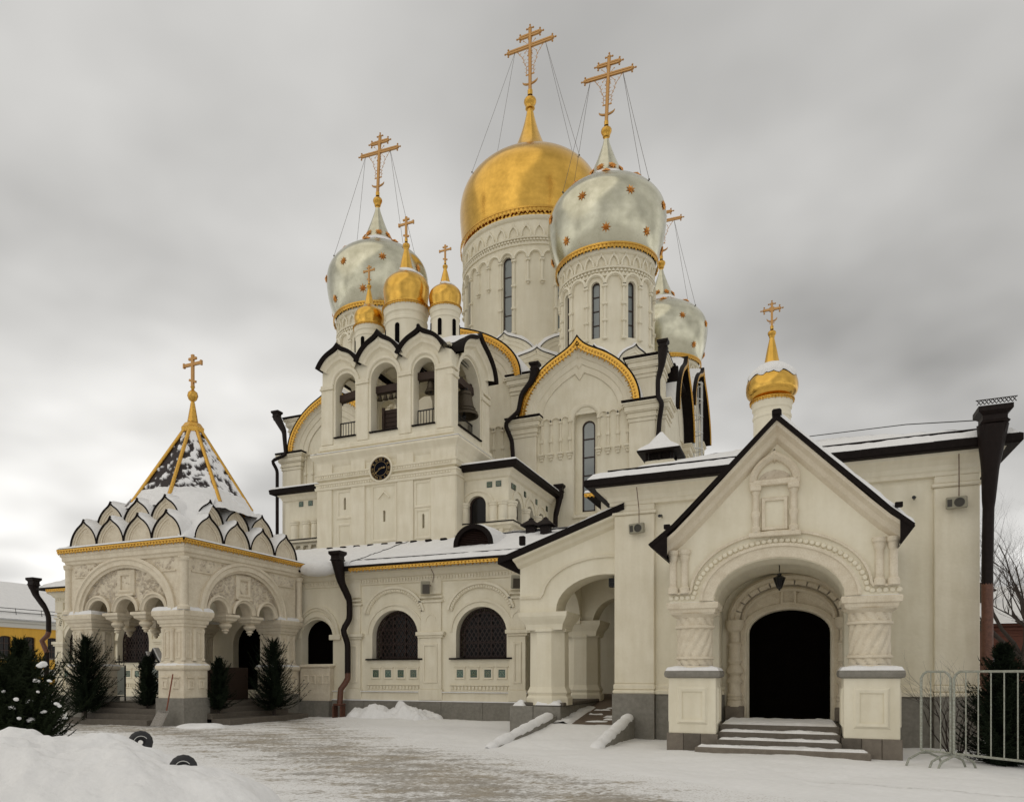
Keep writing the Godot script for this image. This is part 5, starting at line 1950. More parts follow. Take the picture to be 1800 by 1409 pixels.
func porch_side(Pn: Node, m: MB, cv: MB, xf: Transform3D, x0: float, x1: float, cx: float, sn: MB) -> void:
	# one arched side: three small arches on hanging drops under a large blind arch; local x along the side
	var pitch := 1.30
	m.xf = xf
	var ops := []
	for k in [-1, 0, 1]:
		ops.append([cx + k * pitch - 0.47, cx + k * pitch + 0.47, 3.72, 3.80, 0.45])
	# the arches' wall, set back behind the big arch
	var bw := xf
	bw.origin += xf.basis.z * -0.14
	m.xf = bw
	m.wall(x0 + 0.55, x1 - 0.55, 3.72, 5.5, ops, 0.4)
	m.xf = xf
	# spandrel wall round the big arch
	var ins := 0.0 if absf(xf.basis.z.z) > 0.5 else 0.21
	m.wall(x0 + ins, x1 - ins, 3.70, 5.5, [[cx - 1.98, cx + 1.98, 3.70, 3.74, 1.52]], 0.2, 99.0, false)
	m.sweep(arc(cx, 3.74, 2.34, 1.86, 40), [[0.0, 0.0], [0.0, 0.1], [-0.1, 0.14], [-0.14, 0.09], [-0.28, 0.1], [-0.3, 0.03], [-0.37, 0.0]], false, true)
	m.xf = bw
	for k in [-1, 0, 1]:
		var p := arc(cx + k * pitch, 3.78, 0.62, 0.58, 20)
		m.sweep(p, [[0.0, 0], [0.0, 0.12], [-0.06, 0.16], [-0.1, 0.1], [-0.16, 0.08], [-0.17, 0]], false, true)
	# niche in the tympanum
	m.sweep([Vector2(cx - 0.3, 4.42), Vector2(cx + 0.3, 4.42), Vector2(cx + 0.3, 5.08), Vector2(cx - 0.3, 5.08)], [[0.09, 0], [0.09, 0.1], [0.02, 0.13], [-0.1, 0.06], [-0.1, -0.1]], true, false)
	m.bx(cx - 0.42, cx + 0.42, 4.30, 4.37, 0, 0.14, 0.01)
	m.bx(cx - 0.22, cx + 0.22, 4.5, 5.0, -0.05, 0.04, 0.01)
	# hanging drops
	for k in [-0.5, 0.5]:
		var q := bw
		var c := Vector3(cx + k * pitch, 0, -0.2)
		m.xf = bw
		m.facet(c, [[0.0, 3.74], [0.50, 3.74], [0.50, 3.66], [0.40, 3.6], [0.38, 3.54], [0.2, 3.46], [0.0, 3.46]], 4, PI / 4)
		m.lathe(c, [[0.12, 3.5], [0.15, 3.46], [0.215, 3.40], [0.22, 3.34], [0.16, 3.27], [0.1, 3.24], [0.13, 3.21], [0.13, 3.18], [0.07, 3.14], [0.08, 3.10], [0.0, 3.05]], 14)
	# carved tympanum and frieze
	var big := func(x: float) -> float:
		return 3.74 + 1.54 * sqrt(maxf(0.0, 1.0 - pow((x - cx) / 1.99, 2)))
	var small := func(x: float) -> float:
		var y := 3.8
		for k in [-1, 0, 1]:
			var t: float = (x - cx - k * pitch) / 0.6
			if absf(t) < 1.0:
				y = maxf(y, 3.78 + 0.56 * sqrt(1.0 - t * t))
		return y
	var tf := bw
	tf.origin += xf.basis.z * 0.09
	carve(cv, tf, cx - 1.93, cx + 1.93, small, big, 0.10)
	var ff := xf
	ff.origin += xf.basis.z * 0.06
	var big2 := func(x: float) -> float:
		return minf(5.42, maxf(5.06, 3.78 + 1.86 * sqrt(maxf(0.0, 1.0 - pow((x - cx) / 2.36, 2)))))
	var top2 := func(_x: float) -> float:
		return 5.42
	carve(cv, ff, x0 + 0.35, cx - 0.9, big2, top2, 0.08)
	carve(cv, ff, cx + 0.9, x1 - 0.35, big2, top2, 0.08)
	m.xf = xf
	for s in [[x0 + 0.32, cx - 1.75], [cx + 1.75, x1 - 0.32]]:
		m.bx(s[0], s[1], 5.0, 5.05, 0, 0.05, 0.01)

func porch_pier(Pn: Node, u: float, v: float, sn: MB) -> void:
	# square pier with corner colonettes; centre in plan
	var c := P(u, v, 0)
	var b := mb()
	b.cbox(c + Vector3(0, 0.22, 0), Vector3(1.22, 1.32, 1.22), 0.012)
	part(b, "stone_block", M.granite, Pn)
	var m := mb(Transform3D(Basis(), c))
	m.cbox(Vector3(0, 1.34, 0), Vector3(1.1, 0.94, 1.1), 0.015)
	for k in 4:
		m.xf = Transform3D(Basis(Vector3.UP, k * PI / 2), c)
		for x in [-0.24, 0.24]:
			m.sweep([Vector2(x - 0.1, 1.2), Vector2(x + 0.1, 1.2), Vector2(x + 0.1, 1.46), Vector2(x - 0.1, 1.46)], [[0.05, 0.55], [0.05, 0.59], [0.0, 0.6], [-0.03, 0.555]], true, false)
			m.bx(x - 0.17, x + 0.17, 1.54, 1.58, 0.5, 0.6, 0.008)
			m.bx(x - 0.05, x + 0.05, 1.24, 1.42, 0.5, 0.575, 0.015)
		# shaft panels
		m.sweep([Vector2(-0.34, 2.2), Vector2(-0.16, 2.2), Vector2(-0.16, 3.05), Vector2(-0.34, 3.05)], [[0.03, 0.46], [0.03, 0.485], [0.0, 0.49], [-0.03, 0.46]], true, false)
		m.sweep([Vector2(0.16, 2.2), Vector2(0.34, 2.2), Vector2(0.34, 3.05), Vector2(0.16, 3.05)], [[0.03, 0.46], [0.03, 0.485], [0.0, 0.49], [-0.03, 0.46]], true, false)
	m.xf = Transform3D(Basis(), c)
	m.facet(Vector3.ZERO, [[0.80, 1.78], [0.86, 1.82], [0.88, 1.86], [0.88, 1.92], [0.84, 1.96], [0.70, 2.06], [0.66, 2.12]], 4, PI / 4)
	m.cbox(Vector3(0, 2.66, 0), Vector3(0.92, 1.1, 0.92), 0.02)
	for k in 4:
		for w in [[0.43, 0.43], [0.0, 0.48]]:
			var p := Vector3(w[0], 0, w[1]).rotated(Vector3.UP, k * PI / 2)
			m.lathe(p, [[0.09, 2.1], [0.09, 2.16], [0.065, 2.2], [0.07, 2.6], [0.065, 3.02], [0.09, 3.06], [0.09, 3.14], [0.0, 3.14]], 12)
	m.facet(Vector3.ZERO, [[0.66, 3.14], [0.68, 3.2], [0.74, 3.22], [0.74, 3.28], [0.80, 3.32], [0.83, 3.42], [0.90, 3.46], [0.94, 3.54], [0.98, 3.56], [1.0, 3.68], [0.98, 3.73], [0.0, 3.74]], 4, PI / 4)
	part(m, "pier", M.limestone, Pn)
	# snow on the base moulding and on the abacus, clear of the wall above
	for t in [[0.62, 1.935, 0.45, 0.05], [0.70, 3.735, 0.56, 0.07]]:
		sn = mb()
		for k in 4:
			var f := Transform3D(Basis(Vector3.UP, k * PI / 2), c)
			var A: Vector3 = f * Vector3(-t[0], t[1], t[0])
			var B: Vector3 = f * Vector3(t[0], t[1], t[0])
			var C: Vector3 = f * Vector3(t[2], t[1] + 0.05, t[2])
			var D: Vector3 = f * Vector3(-t[2], t[1] + 0.05, t[2])
			snowsheet(sn, A, B, C, D, t[3], 14, 4, 0.5, 0.08, [1, 2, 3])
		part(sn, "pier_snow", M.snow, Pn)

func porch() -> void:
	var Q := thing("porch", "white stone porch with carved arches and a gold-ribbed tent roof", "porch", P(-20.55, 21.6, 0))
	var u0 := -23.2
	var u1 := -17.9
	var v0 := 18.5
	var v1 := 24.7
	var cu := (u0 + u1) / 2
	var cv := 21.5
	var m := mb()
	var cm := mb()
	var sn := mb()
	porch_side(Q, m, cm, FW(v0), u0, u1, cu, sn)
	porch_side(Q, m, cm, FS(u1), v0, v1, cv, sn)
	porch_side(Q, m, cm, FN(u0), -v1, -v0, -cv, sn)
	part(cm, "carving", M.carved, Q)
	for p in [[u0 + 0.56, v0 + 0.56], [u1 - 0.56, v0 + 0.56], [u0 + 0.56, v1 - 0.6], [u1 - 0.56, v1 - 0.6]]:
		porch_pier(Q, p[0], p[1], sn)
	# corner colonettes above the capitals
	m.xf = Transform3D()
	for p in [[u0, v0], [u1, v0], [u1, v1]]:
		m.lathe(P(p[0], p[1], 0), [[0.2, 3.74], [0.2, 3.84], [0.13, 3.9], [0.12, 4.6], [0.13, 5.28], [0.18, 5.34], [0.18, 5.46], [0.0, 5.46]], 16)
		for k in 3:
			m.lathe(P(p[0] + (0.16 if k == 1 else -0.02), p[1] - (0.16 if k == 2 else -0.02), 5.36), [[0.0, 0.0], [0.05, 0.03], [0.05, 0.07], [0.0, 0.1]], 8)
	m.xf = HX
	var ring := [Vector2(u1, v1 + 0.4), Vector2(u1, v0), Vector2(u0, v0), Vector2(u0, v1 + 0.4)]
	m.sweep(ring, [[0.0, 5.44], [0.08, 5.48], [0.1, 5.56], [0.16, 5.6], [0.17, 5.72], [0.21, 5.76], [0.22, 5.86], [0.0, 5.9]], false, false)
	# vaulted ceiling
	m.xf = Transform3D()
	m.bx(u0 + 0.1, u1 - 0.1, 5.3, 5.9, -v1 - 0.3, -v0 - 0.1)
	part(m, "wall", M.limestone, Q)
	# eave and valance
	var e := mb(HX)
	e.sweep(ring, [[0.1, 5.88], [0.26, 5.92], [0.29, 5.98], [0.27, 6.02], [-0.4, 6.12]], false, false)
	part(e, "eave", M.metal, Q)
	for t in [[FW(v0), u0 - 0.26, u1 + 0.26], [FS(u1), v0 - 0.26, v1 + 0.3], [FN(u0), -v1 - 0.3, -v0 + 0.26]]:
		var g := mb(t[0])
		lace(g, [Vector2(t[1], 5.99), Vector2(t[2], 5.99)], 0.2, 0.27, 0.14)
		part(g, "gilded_valance", M.gold_trim, Q)
	# two tiers of keel niches
	var face := func(base: Transform3D, x: float, back: float, spring: float, hw: float, rise: float, zb: float) -> void:
		var f := base
		f.origin += base.basis.z * zb
		var a := mb(f)
		var b := mb(f)
		var s := mb(f)
		kokoshnik(a, b, s, ogee(x, spring, hw, rise, 9), 0.0, back, spring - 0.12, 3)
		var k := part(a, "keel_niche", M.limestone, Q)
		part(b, "metal_edge", M.metal, k)
		part(s, "snow_cover", M.snow, k)
	for i in 4:
		face.call(FW(v0), -22.43 + i * 1.275, 0.62, 6.06, 0.62, 0.9, 0.02)
		face.call(FS(u1), 19.62 + i * 1.40, 0.62, 6.06, 0.66, 0.9, 0.02)
		face.call(FN(u0), -(19.62 + i * 1.40), 0.62, 6.06, 0.66, 0.9, 0.02)
	for i in 3:
		face.call(FW(v0), -21.8 + i * 1.275, 0.75, 6.78, 0.62, 0.86, -0.56)
		face.call(FS(u1), 20.3 + i * 1.40, 0.75, 6.78, 0.66, 0.86, -0.56)
		face.call(FN(u0), -(20.3 + i * 1.40), 0.75, 6.78, 0.66, 0.86, -0.56)
	# corner hips: snow sliding between the tiers down to the corner
	var tc := P(-20.5, 21.65, 0)
	for s in [[u1 + 0.16, v0 - 0.16, 1, -1], [u0 - 0.16, v0 - 0.16, -1, -1]]:
		var rows := []
		for j in 9:
			var t := j / 8.0
			var mid := P(lerpf(s[0], tc.x + s[2] * 1.5, t), lerpf(s[1], -tc.z + s[3] * 1.5, t), lerpf(6.03, 8.0, t * t * 0.4 + t * 0.6))
			var row := PackedVector3Array()
			var wd := lerpf(0.14, 0.72, t)
			for i in 9:
				var q := (i - 4) / 4.0
				row.append(mid + Vector3(q * wd * 0.7, -0.16 * q * q + 0.03 * noise.get_noise_2d(q * 3 + t * 6, t * 5), -q * wd * 0.7 * s[2]) + Vector3(0, 0.02, 0))
			rows.append(row)
		sn.grid(rows)
		part(sn, "hip_snow", M.snow, Q)
		sn = mb()
	# snow along the eave and the roof core under the tent
	sn.xf = HX
	snowledge(sn, [Vector2(u1 + 0.26, v1 + 0.3), Vector2(u1 + 0.26, v0 - 0.26), Vector2(u0 - 0.26, v0 - 0.26), Vector2(u0 - 0.26, v1 + 0.3)], -0.34, 6.02, 0.06)
	part(sn, "eave_snow", M.snow, Q)
	sn = mb()
	var corepr := []
	for k in 9:
		var a := TAU * k / 8.0 + PI / 8
		corepr.append(a)
	for k in 8:
		var R0 := 2.45
		var A := tc + Vector3(cos(corepr[k]) * R0, 7.35, sin(corepr[k]) * R0)
		var B := tc + Vector3(cos(corepr[k + 1]) * R0, 7.35, sin(corepr[k + 1]) * R0)
		var D := tc + Vector3(cos(corepr[k]) * 1.95, 8.1, sin(corepr[k]) * 1.95)
		var E := tc + Vector3(cos(corepr[k + 1]) * 1.95, 8.1, sin(corepr[k + 1]) * 1.95)
		snowsheet(sn, A, B, E, D, 0.12, 14, 10, 0.5, 0.1, [0, 1, 2, 3])
	part(sn, "roof_snow", M.snow, Q)
	# tent: patchy snow lying on dark sheets, as relief
	for k in 8:
		var a0 := TAU * k / 8.0 + PI / 8
		var a1 := a0 + TAU / 8.0
		var t := mb()
		var rows := []
		var cols := []
		var nrm := Vector3(cos((a0 + a1) / 2), 0.55, sin((a0 + a1) / 2)).normalized()
		var front := Vector3(cos((a0 + a1) / 2), 0, sin((a0 + a1) / 2)).dot(Vector3(-0.9, 0, 0.45))
		for j in 61:
			var f := j / 60.0
			var r := lerpf(2.18, 0.34, f)
			var y := lerpf(7.75, 10.62, f)
			var row := PackedVector3Array()
			var cr := []
			for i in 31:
				var s := i / 30.0
				var p := tc + (Vector3(cos(a0), 0, sin(a0)) * r).lerp(Vector3(cos(a1), 0, sin(a1)) * r, s) + Vector3(0, y, 0)
				var q := noise.get_noise_3d(p.x * 4.4, p.y * 3.4, p.z * 4.4) + 0.6 * noise2.get_noise_3d(p.x * 18.0, p.y * 14.0, p.z * 18.0)
				q += 0.55 * (1.0 - smoothstep(0.0, 0.14, f)) - front * 0.30 - 0.10
				var d := clampf(q * 6.0, 0, 1)
				row.append(p + nrm * 0.055 * sqrt(d))
				var cc := Color(0.028, 0.022, 0.02).lerp(Color(0.84, 0.84, 0.85), smoothstep(0.0, 0.35, d))
				cr.append(cc)
			rows.append(row)
			cols.append(cr)
		t.grid(rows, false, cols)
		part(t, "tent_face", M.tinted, Q, true)
	for k in 8:
		var a := TAU * k / 8.0 + PI / 8
		var r := mb()
		r.tube([tc + Vector3(cos(a) * 2.24, 7.72, sin(a) * 2.24), tc + Vector3(cos(a) * 0.33, 10.72, sin(a) * 0.33)], 0.075, 8)
		part(r, "gilded_rib", M.gold_trim, Q)
	var g := mb()
	g.facet(tc, [[0.28, 10.58], [0.42, 10.66], [0.44, 10.82], [0.40, 10.86], [0.30, 11.0], [0.2, 11.06]], 8, PI / 8)
	g.lathe(tc, [[0.2, 11.06], [0.08, 11.78], [0.06, 11.84], [0.15, 11.92], [0.2, 12.05], [0.17, 12.18], [0.08, 12.26], [0.05, 12.3], [0.09, 12.4], [0.0, 12.42]], 20)
	part(g, "finial", M.gold_trim, Q)
	var x := mb()
	simple_cross(x, tc + Vector3(0, 12.38, 0), 1.22)
	part(x, "cross", M.cross_gold, Q)
	# floor and steps
	var fl := mb()
	fl.bx(u0 + 0.4, u1 - 0.4, -0.2, 0.68, -25.1, -v0 - 0.5, 0.01)
	part(fl, "floor", M.granite_dark, Q)
	for i in 4:
		var d := 0.30 * (3 - i)
		var hgt := 0.17 * (i + 1)
		var s := mb()
		s.bx(u0 + 0.9 - (0.5 if i == 0 else 0.0), u1 - 1.02, -0.3, hgt, -v0 - 0.9, -v0 + d - 0.35, 0.015)
		part(s, "step", M.granite_dark, Q)
		var z := mb()
		z.bx(u1 - 0.9, u1 + d - 0.35 + (0.45 if i == 0 else 0.0), -0.3, hgt, -v1 + 1.0 - (0.25 if i == 0 else 0.0), -v0 - 1.02, 0.015)
		part(z, "step", M.granite_dark, Q)
	# parapet from the back pier to the gallery
	var pr := mb(FS(u1))
	pr.bx(v1 - 0.1, 25.0, 0.6, 2.0, -0.5, -0.1, 0.02)
	part(pr, "parapet", M.limestone, Q)
	# balustrade wall beside the porch under the small arch
	var bp := mb(FW(24.9))
	bp.bx(-17.9, -16.5, 0.6, 1.92, -0.2, 0.12, 0.02)
	bp.bx(-17.9, -16.45, 1.92, 2.02, -0.25, 0.2, 0.03)
	for i in 4:
		var xx := -17.6 + i * 0.33
		bp.sweep([Vector2(xx - 0.1, 1.3), Vector2(xx + 0.1, 1.3), Vector2(xx + 0.1, 1.6), Vector2(xx - 0.1, 1.6)], [[0.04, 0.12], [0.04, 0.15], [0.0, 0.16], [-0.03, 0.12]], true, false)
	part(bp, "parapet", M.limestone, Q)
	plinth(Q, FW(24.9), -17.9, -16.5, 0.62, 0.8, 0.18, M.granite)

# ---------------------------------------------------------------- chapel wing
func chapel_wing() -> void:
	var G := thing("chapel_wing", "plain cream chapel wing with hipped snowy roof behind the gabled portal", "building", P(-0.4, 25.0, 0))
	var w := mb(FW(20.3))
	w.wall(-4.4, 3.62, 0.0, 6.6, [[-1.10, 0.72, 0.55, 2.67, 0.57]], 0.5, 99.0, false)
	w.xf = FS(3.62)
	w.wall(20.81, 33.0, 0.0, 6.6, [], 0.5, 99.0, false)
	w.xf = FN(-4.4)
	w.wall(-33.0, -20.81, 0.0, 6.6, [], 0.5, 99.0, false)
	# link towards the cathedral
	w.xf = FW(28.3)
	w.wall(-6.7, -3.0, 4.0, 8.3, [], 0.4, 99.0, false)
	w.xf = FN(-6.7)
	w.wall(-37.0, -28.71, 4.0, 8.3, [], 0.4, 99.0, false)
	part(w, "wall", M.plaster, G)
	var m := mb(FW(20.3))
	for x in [[-4.42, -3.38], [2.80, 3.66]]:
		m.bx(x[0], x[1], 1.4, 5.86, -0.2, 0.12, 0.02)
		m.bx(x[0] - 0.05, x[1] + 0.05, 5.86, 5.94, -0.2, 0.19, 0.02)
		m.bx(x[0], x[1], 5.94, 6.12, -0.2, 0.13, 0.02)
		m.bx(x[0] - 0.03, x[1] + 0.03, 1.14, 1.24, -0.2, 0.24, 0.03)
		m.bx(x[0] - 0.02, x[1] + 0.02, 1.24, 1.40, -0.2, 0.18, 0.03)
	m.xf = HX
	var ring := [Vector2(3.62, 30.0), Vector2(3.62, 20.3), Vector2(-4.4, 20.3), Vector2(-4.4, 30.0)]
	m.sweep(ring, [[0.0, 6.1], [0.14, 6.12], [0.14, 6.2], [0.18, 6.24], [0.2, 6.34], [0.3, 6.44], [0.42, 6.5], [0.46, 6.58], [0.0, 6.62]], false, false)
	m.xf = FW(20.3)
	for x in [[-3.36, -1.66], [1.26, 2.78]]:
		m.sweep([Vector2(x[0], 1.14), Vector2(x[1], 1.14)], [[0.0, 0.0], [0.0, 0.16], [0.08, 0.17], [0.12, 0.08], [0.2, 0.1], [0.26, 0.0]], false, true)
	part(m, "mouldings", M.trim, G)
	plinth(G, FW(20.3), -3.36, -1.66, 1.14, 0.9, 0.1, M.granite)
	plinth(G, FW(20.3), 1.26, 2.78, 1.14, 0.9, 0.1, M.granite)
	plinth(G, FW(20.3), -4.46, -3.36, 1.14, 1.1, 0.24, M.granite)
	plinth(G, FW(20.3), 2.78, 3.7, 1.14, 0.9, 0.24, M.granite)
	var e := mb(HX)
	e.sweep(ring, [[0.1, 6.6], [0.5, 6.56], [0.66, 6.56], [0.70, 6.60], [0.70, 6.74], [0.64, 6.78], [-0.3, 7.05]], false, false)
	part(e, "eave", M.metal, G)
	# hipped roof
	var r := mb()
	var a := P(-5.05, 19.62, 6.76)
	var b := P(4.27, 19.62, 6.76)
	var r0 := P(-1.5, 24.2, 8.25)
	var r1 := P(1.2, 24.2, 8.25)
	var ab := P(-5.05, 33.0, 6.76)
	var bb := P(4.27, 33.0, 6.76)
	var r0b := P(-1.5, 30.5, 8.25)
	var r1b := P(1.2, 30.5, 8.25)
	r.quad(a, b, r1, r0)
	r.quad(b, bb, r1b, r1)
	r.quad(ab, a, r0, r0b)
	r.quad(r0, r1, r1b, r0b)
	part(r, "roof", M.metal, G)
	var s := mb()
	snowsheet(s, a, b, r1, r0, 0.11, 60, 24, 0.4, 0.15, [1, 2, 3])
	part(s, "roof_snow", M.snow, G)
	s = mb()
	snowsheet(s, b, bb, r1b, r1, 0.11, 30, 16, 0.4, 0.15, [1, 2, 3])
	part(s, "roof_snow", M.snow, G)
	s = mb()
	snowsheet(s, ab, a, r0, r0b, 0.11, 40, 16, 0.4, 0.15, [1, 2, 3])
	part(s, "roof_snow", M.snow, G)
	var ln := mb()
	ln.bar(P(-4.6, 20.2, 7.06), P(3.8, 20.2, 7.06), 0.05, 0.07)
	for x in 8:
		ln.bar(P(-4.2 + x * 1.1, 20.2, 6.9), P(-4.2 + x * 1.1, 20.2, 7.06), 0.04, 0.04)
	part(ln, "snow_rail", M.metal, G)
	var cb := mb()
	cb.tube([P(-0.5, 24.2, 8.5), P(1.3, 24.0, 8.45), P(2.5, 22.4, 8.0), P(4.0, 20.2, 7.25)], 0.012, 4)
	part(cb, "roof_cable", M.iron, G)
	# link roof with gilded trim
	var lr := mb(HX)
	var lring := [Vector2(-3.5, 28.3), Vector2(-6.7, 28.3), Vector2(-6.7, 37.0)]
	lr.sweep(lring, [[0.0, 8.25], [0.5, 8.3], [0.55, 8.4], [-0.5, 8.65], [-2.0, 9.0]], false, false)
	part(lr, "eave", M.metal, G)
	var lg := mb(FW(28.3))
	lace(lg, [Vector2(-7.2, 8.38), Vector2(-3.6, 8.38)], 0.18, 0.52, 0.14)
	part(lg, "gilded_valance", M.gold_trim, G)
	var ls := mb(HX)
	ls.sweep(lring, [[0.52, 8.41], [0.48, 8.5], [0.3, 8.56], [-0.5, 8.76], [-2.0, 9.12], [-2.0, 8.9]], false, false)
	part(ls, "roof_snow", M.snow, G)
	# vent turret with a snow cap
	var c := P(-4.2, 26.5, 0)
	var t := mb()
	t.cbox(c + Vector3(0, 8.1, 0), Vector3(0.95, 1.5, 0.95), 0.03)
	t.cbox(c + Vector3(0, 8.72, 0), Vector3(1.05, 0.1, 1.05), 0.02)
	var vt := part(t, "vent_turret", M.plaster, G)
	t = mb()
	for x in [-0.42, 0.0, 0.42]:
		for z in [-0.42, 0.42]:
			t.box(c + Vector3(x, 8.95, z), Vector3(0.07, 0.4, 0.07))
	t.box(c + Vector3(0, 8.95, 0), Vector3(0.7, 0.36, 0.7))
	t.facet(c, [[0.0, 9.1], [0.98, 9.1], [1.0, 9.16], [0.5, 9.4], [0.2, 9.7], [0.0, 9.85]], 4, PI / 4)
	part(t, "hood", M.metal, vt)
	t = mb()
	t.facet(c, [[0.97, 9.175], [0.9, 9.25], [0.5, 9.46], [0.22, 9.74], [0.05, 9.9], [0.0, 9.9]], 4, PI / 4)
	part(t, "snow_cap", M.snow, vt)
	# rain pipe at the corner
	downpipe(G, [[3.76, 19.5, 6.95], [3.74, 19.6, 6.2], [3.75, 19.85, 5.25], [3.74, 19.9, 4.0], [3.74, 19.9, 3.6]], 0.11, 0.5)
	var pf := mb()
	pf.tube([P(3.74, 19.9, 3.62), P(3.74, 19.9, 0.3)], 0.11, 12)
	part(pf, "pipe_foot", M.pipe_new, G)
	var cr := mb()
	var cr0 := P(3.76, 19.5, 7.30)
	for i in 10:
		for k in 2:
			var x0 := -0.34 + i * 0.068
			cr.bar(cr0 + Vector3(x0, 0.0 if k == 0 else 0.1, 0.34), cr0 + Vector3(x0 + 0.068, 0.1 if k == 0 else 0.0, 0.34), 0.014, 0.014)
	cr.bar(cr0 + Vector3(-0.36, 0.1, 0.34), cr0 + Vector3(0.36, 0.1, 0.34), 0.016, 0.016)
	part(cr, "hopper_crest", M.pipe, G)
	cupola(G, P(-0.66, 23.5, 0), 0.69, 9.80, 0.49, 9.42, 7.6, 11.36, 11.72, "gilded cupola with a full cap of snow above the portal", 0.0, false)
	var sc := mb()
	var pts := smooth_prof([[0.66, 9.75], [0.69, 9.80], [0.666, 9.98], [0.58, 10.145], [0.43, 10.3], [0.28, 10.42], [0.17, 10.56], [0.1, 10.8]])
	snowcap(sc, P(-0.66, 23.5, 0), pts, 9.97, 10.5, 0.05, 0.0, TAU, 0.3, 60)
	part(sc, "snow_cap", M.snow, G)
	var oc := mb()
	budded_cross(oc, P(-0.66, 23.5, 11.5), 0.84)
	part(oc, "cross", M.cross_gold, G)
	# door
	for k in [0, 1]:
		var d := mb(FW(20.62))
		var x0: float = -1.10 + 0.91 * k
		var tp := []
		for i in 13:
			tp.append(Vector2(x0 + 0.909 * i / 12.0, MB.optop([-1.12, 0.74, 0.55, 2.67, 0.6], x0 + 0.909 * i / 12.0)))
		d.wall(x0, x0 + 0.909, 0.55, tp, [], 0.06)
		for y in [0.75, 1.45, 2.05]:
			d.sweep([Vector2(x0 + 0.16, y), Vector2(x0 + 0.74, y), Vector2(x0 + 0.74, y + 0.45), Vector2(x0 + 0.16, y + 0.45)], [[0.04, 0], [0.04, 0.03], [-0.02, 0.03], [-0.02, 0]], true, false)
		part(d, "door", M.door, G)
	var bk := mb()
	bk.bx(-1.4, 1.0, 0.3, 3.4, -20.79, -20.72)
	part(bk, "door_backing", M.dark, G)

# ---------------------------------------------------------------- gabled portal
func twisted_column(m: MB, c: Vector3, r: float, y0: float, y1: float, turns: float) -> void:
	var rows := []
	for j in 25:
		var t := j / 24.0
		var row := PackedVector3Array()
		for i in 64:
			var a := TAU * i / 64.0
			var f := absf(sin(5.5 * a + turns * PI * t))
			var rr := r * (0.89 + 0.13 * sqrt(f))
			row.append(c + Vector3(cos(a) * rr, lerpf(y0, y1, t), sin(a) * rr))
		rows.append(row)
	m.grid(rows, true)

func portal_pier(Q: Node, u: float, sn: MB) -> void:
	var c := P(u, 17.62, 0)
	# base of separate stone blocks
	for i in 3:
		var b := mb(Transform3D(Basis(), c))
		b.bx(-0.53 + 0.3533 * i + 0.003, -0.53 + 0.3533 * (i + 1) - 0.003, -0.35, 0.37, -0.53, 0.53 + 0.002 * sin(i * 3.1 + u), 0.01)
		part(b, "stone_block", [M.granite_warm, M.granite_dark, M.granite_warm][(i + int(u > 0)) % 3], Q)
	var m := mb(Transform3D(Basis(), c))
	m.cbox(Vector3(0, 0.99, 0), Vector3(0.98, 1.24, 0.98), 0.012)
	for k in 4:
		m.xf = Transform3D(Basis(Vector3.UP, k * PI / 2), c)
		m.sweep([Vector2(-0.27, 0.62), Vector2(0.27, 0.62), Vector2(0.27, 1.34), Vector2(-0.27, 1.34)], [[0.06, 0.488], [0.06, 0.52], [0.0, 0.53], [-0.05, 0.49]], true, false)
	part(m, "pedestal", M.plaster, Q)
	var s := mb(Transform3D(Basis(), c))
	s.facet(Vector3.ZERO, [[0.70, 1.57], [0.80, 1.60], [0.815, 1.66], [0.80, 1.72], [0.72, 1.77], [0.0, 1.78]], 4, PI / 4)
	part(s, "stone_cap", M.granite, Q)
	var k := mb(Transform3D(Basis(), c))
	k.lathe(Vector3.ZERO, [[0.45, 1.76], [0.45, 1.8], [0.40, 1.84]], 32)
	twisted_column(k, Vector3.ZERO, 0.375, 1.82, 1.98, -0.5)
	k.lathe(Vector3.ZERO, [[0.37, 1.97], [0.415, 1.99], [0.415, 2.03], [0.37, 2.05]], 32)
	twisted_column(k, Vector3.ZERO, 0.37, 2.04, 2.66, 1.7)
	k.lathe(Vector3.ZERO, [[0.37, 2.65], [0.42, 2.67], [0.42, 2.72], [0.37, 2.74]], 32)
	twisted_column(k, Vector3.ZERO, 0.385, 2.73, 2.90, -0.5)
	k.lathe(Vector3.ZERO, [[0.37, 2.88], [0.44, 2.93], [0.5, 2.97], [0.0, 2.98]], 32)
	part(k, "twisted_column", M.limestone, Q)
	var a := mb(Transform3D(Basis(), c))
	a.facet(Vector3.ZERO, [[0.60, 2.95], [0.66, 3.0], [0.68, 3.06], [0.74, 3.08], [0.76, 3.18], [0.74, 3.21], [0.0, 3.215]], 4, PI / 4)
	part(a, "abacus", M.limestone, Q)
	sn = mb()
	for t in [[0.56, 1.735, 0.38, 0.045]]:
		for j in 4:
			var f := Transform3D(Basis(Vector3.UP, j * PI / 2), c)
			snowsheet(sn, f * Vector3(-t[0], t[1], t[0]), f * Vector3(t[0], t[1], t[0]), f * Vector3(t[2], t[1] + 0.04, t[2]), f * Vector3(-t[2], t[1] + 0.04, t[2]), t[3], 14, 4, 0.6, 0.06, [1, 2, 3])
	part(sn, "ledge_snow", M.snow, Q)
	sn = mb()
	var f2 := Transform3D(Basis(), c)
	snowsheet(sn, f2 * Vector3(-0.52, 3.2, 0.53), f2 * Vector3(0.52, 3.2, 0.53), f2 * Vector3(0.5, 3.22, 0.4), f2 * Vector3(-0.5, 3.22, 0.4), 0.025, 14, 3, 0.5, 0.05, [])
	part(sn, "ledge_snow", M.snow, Q)

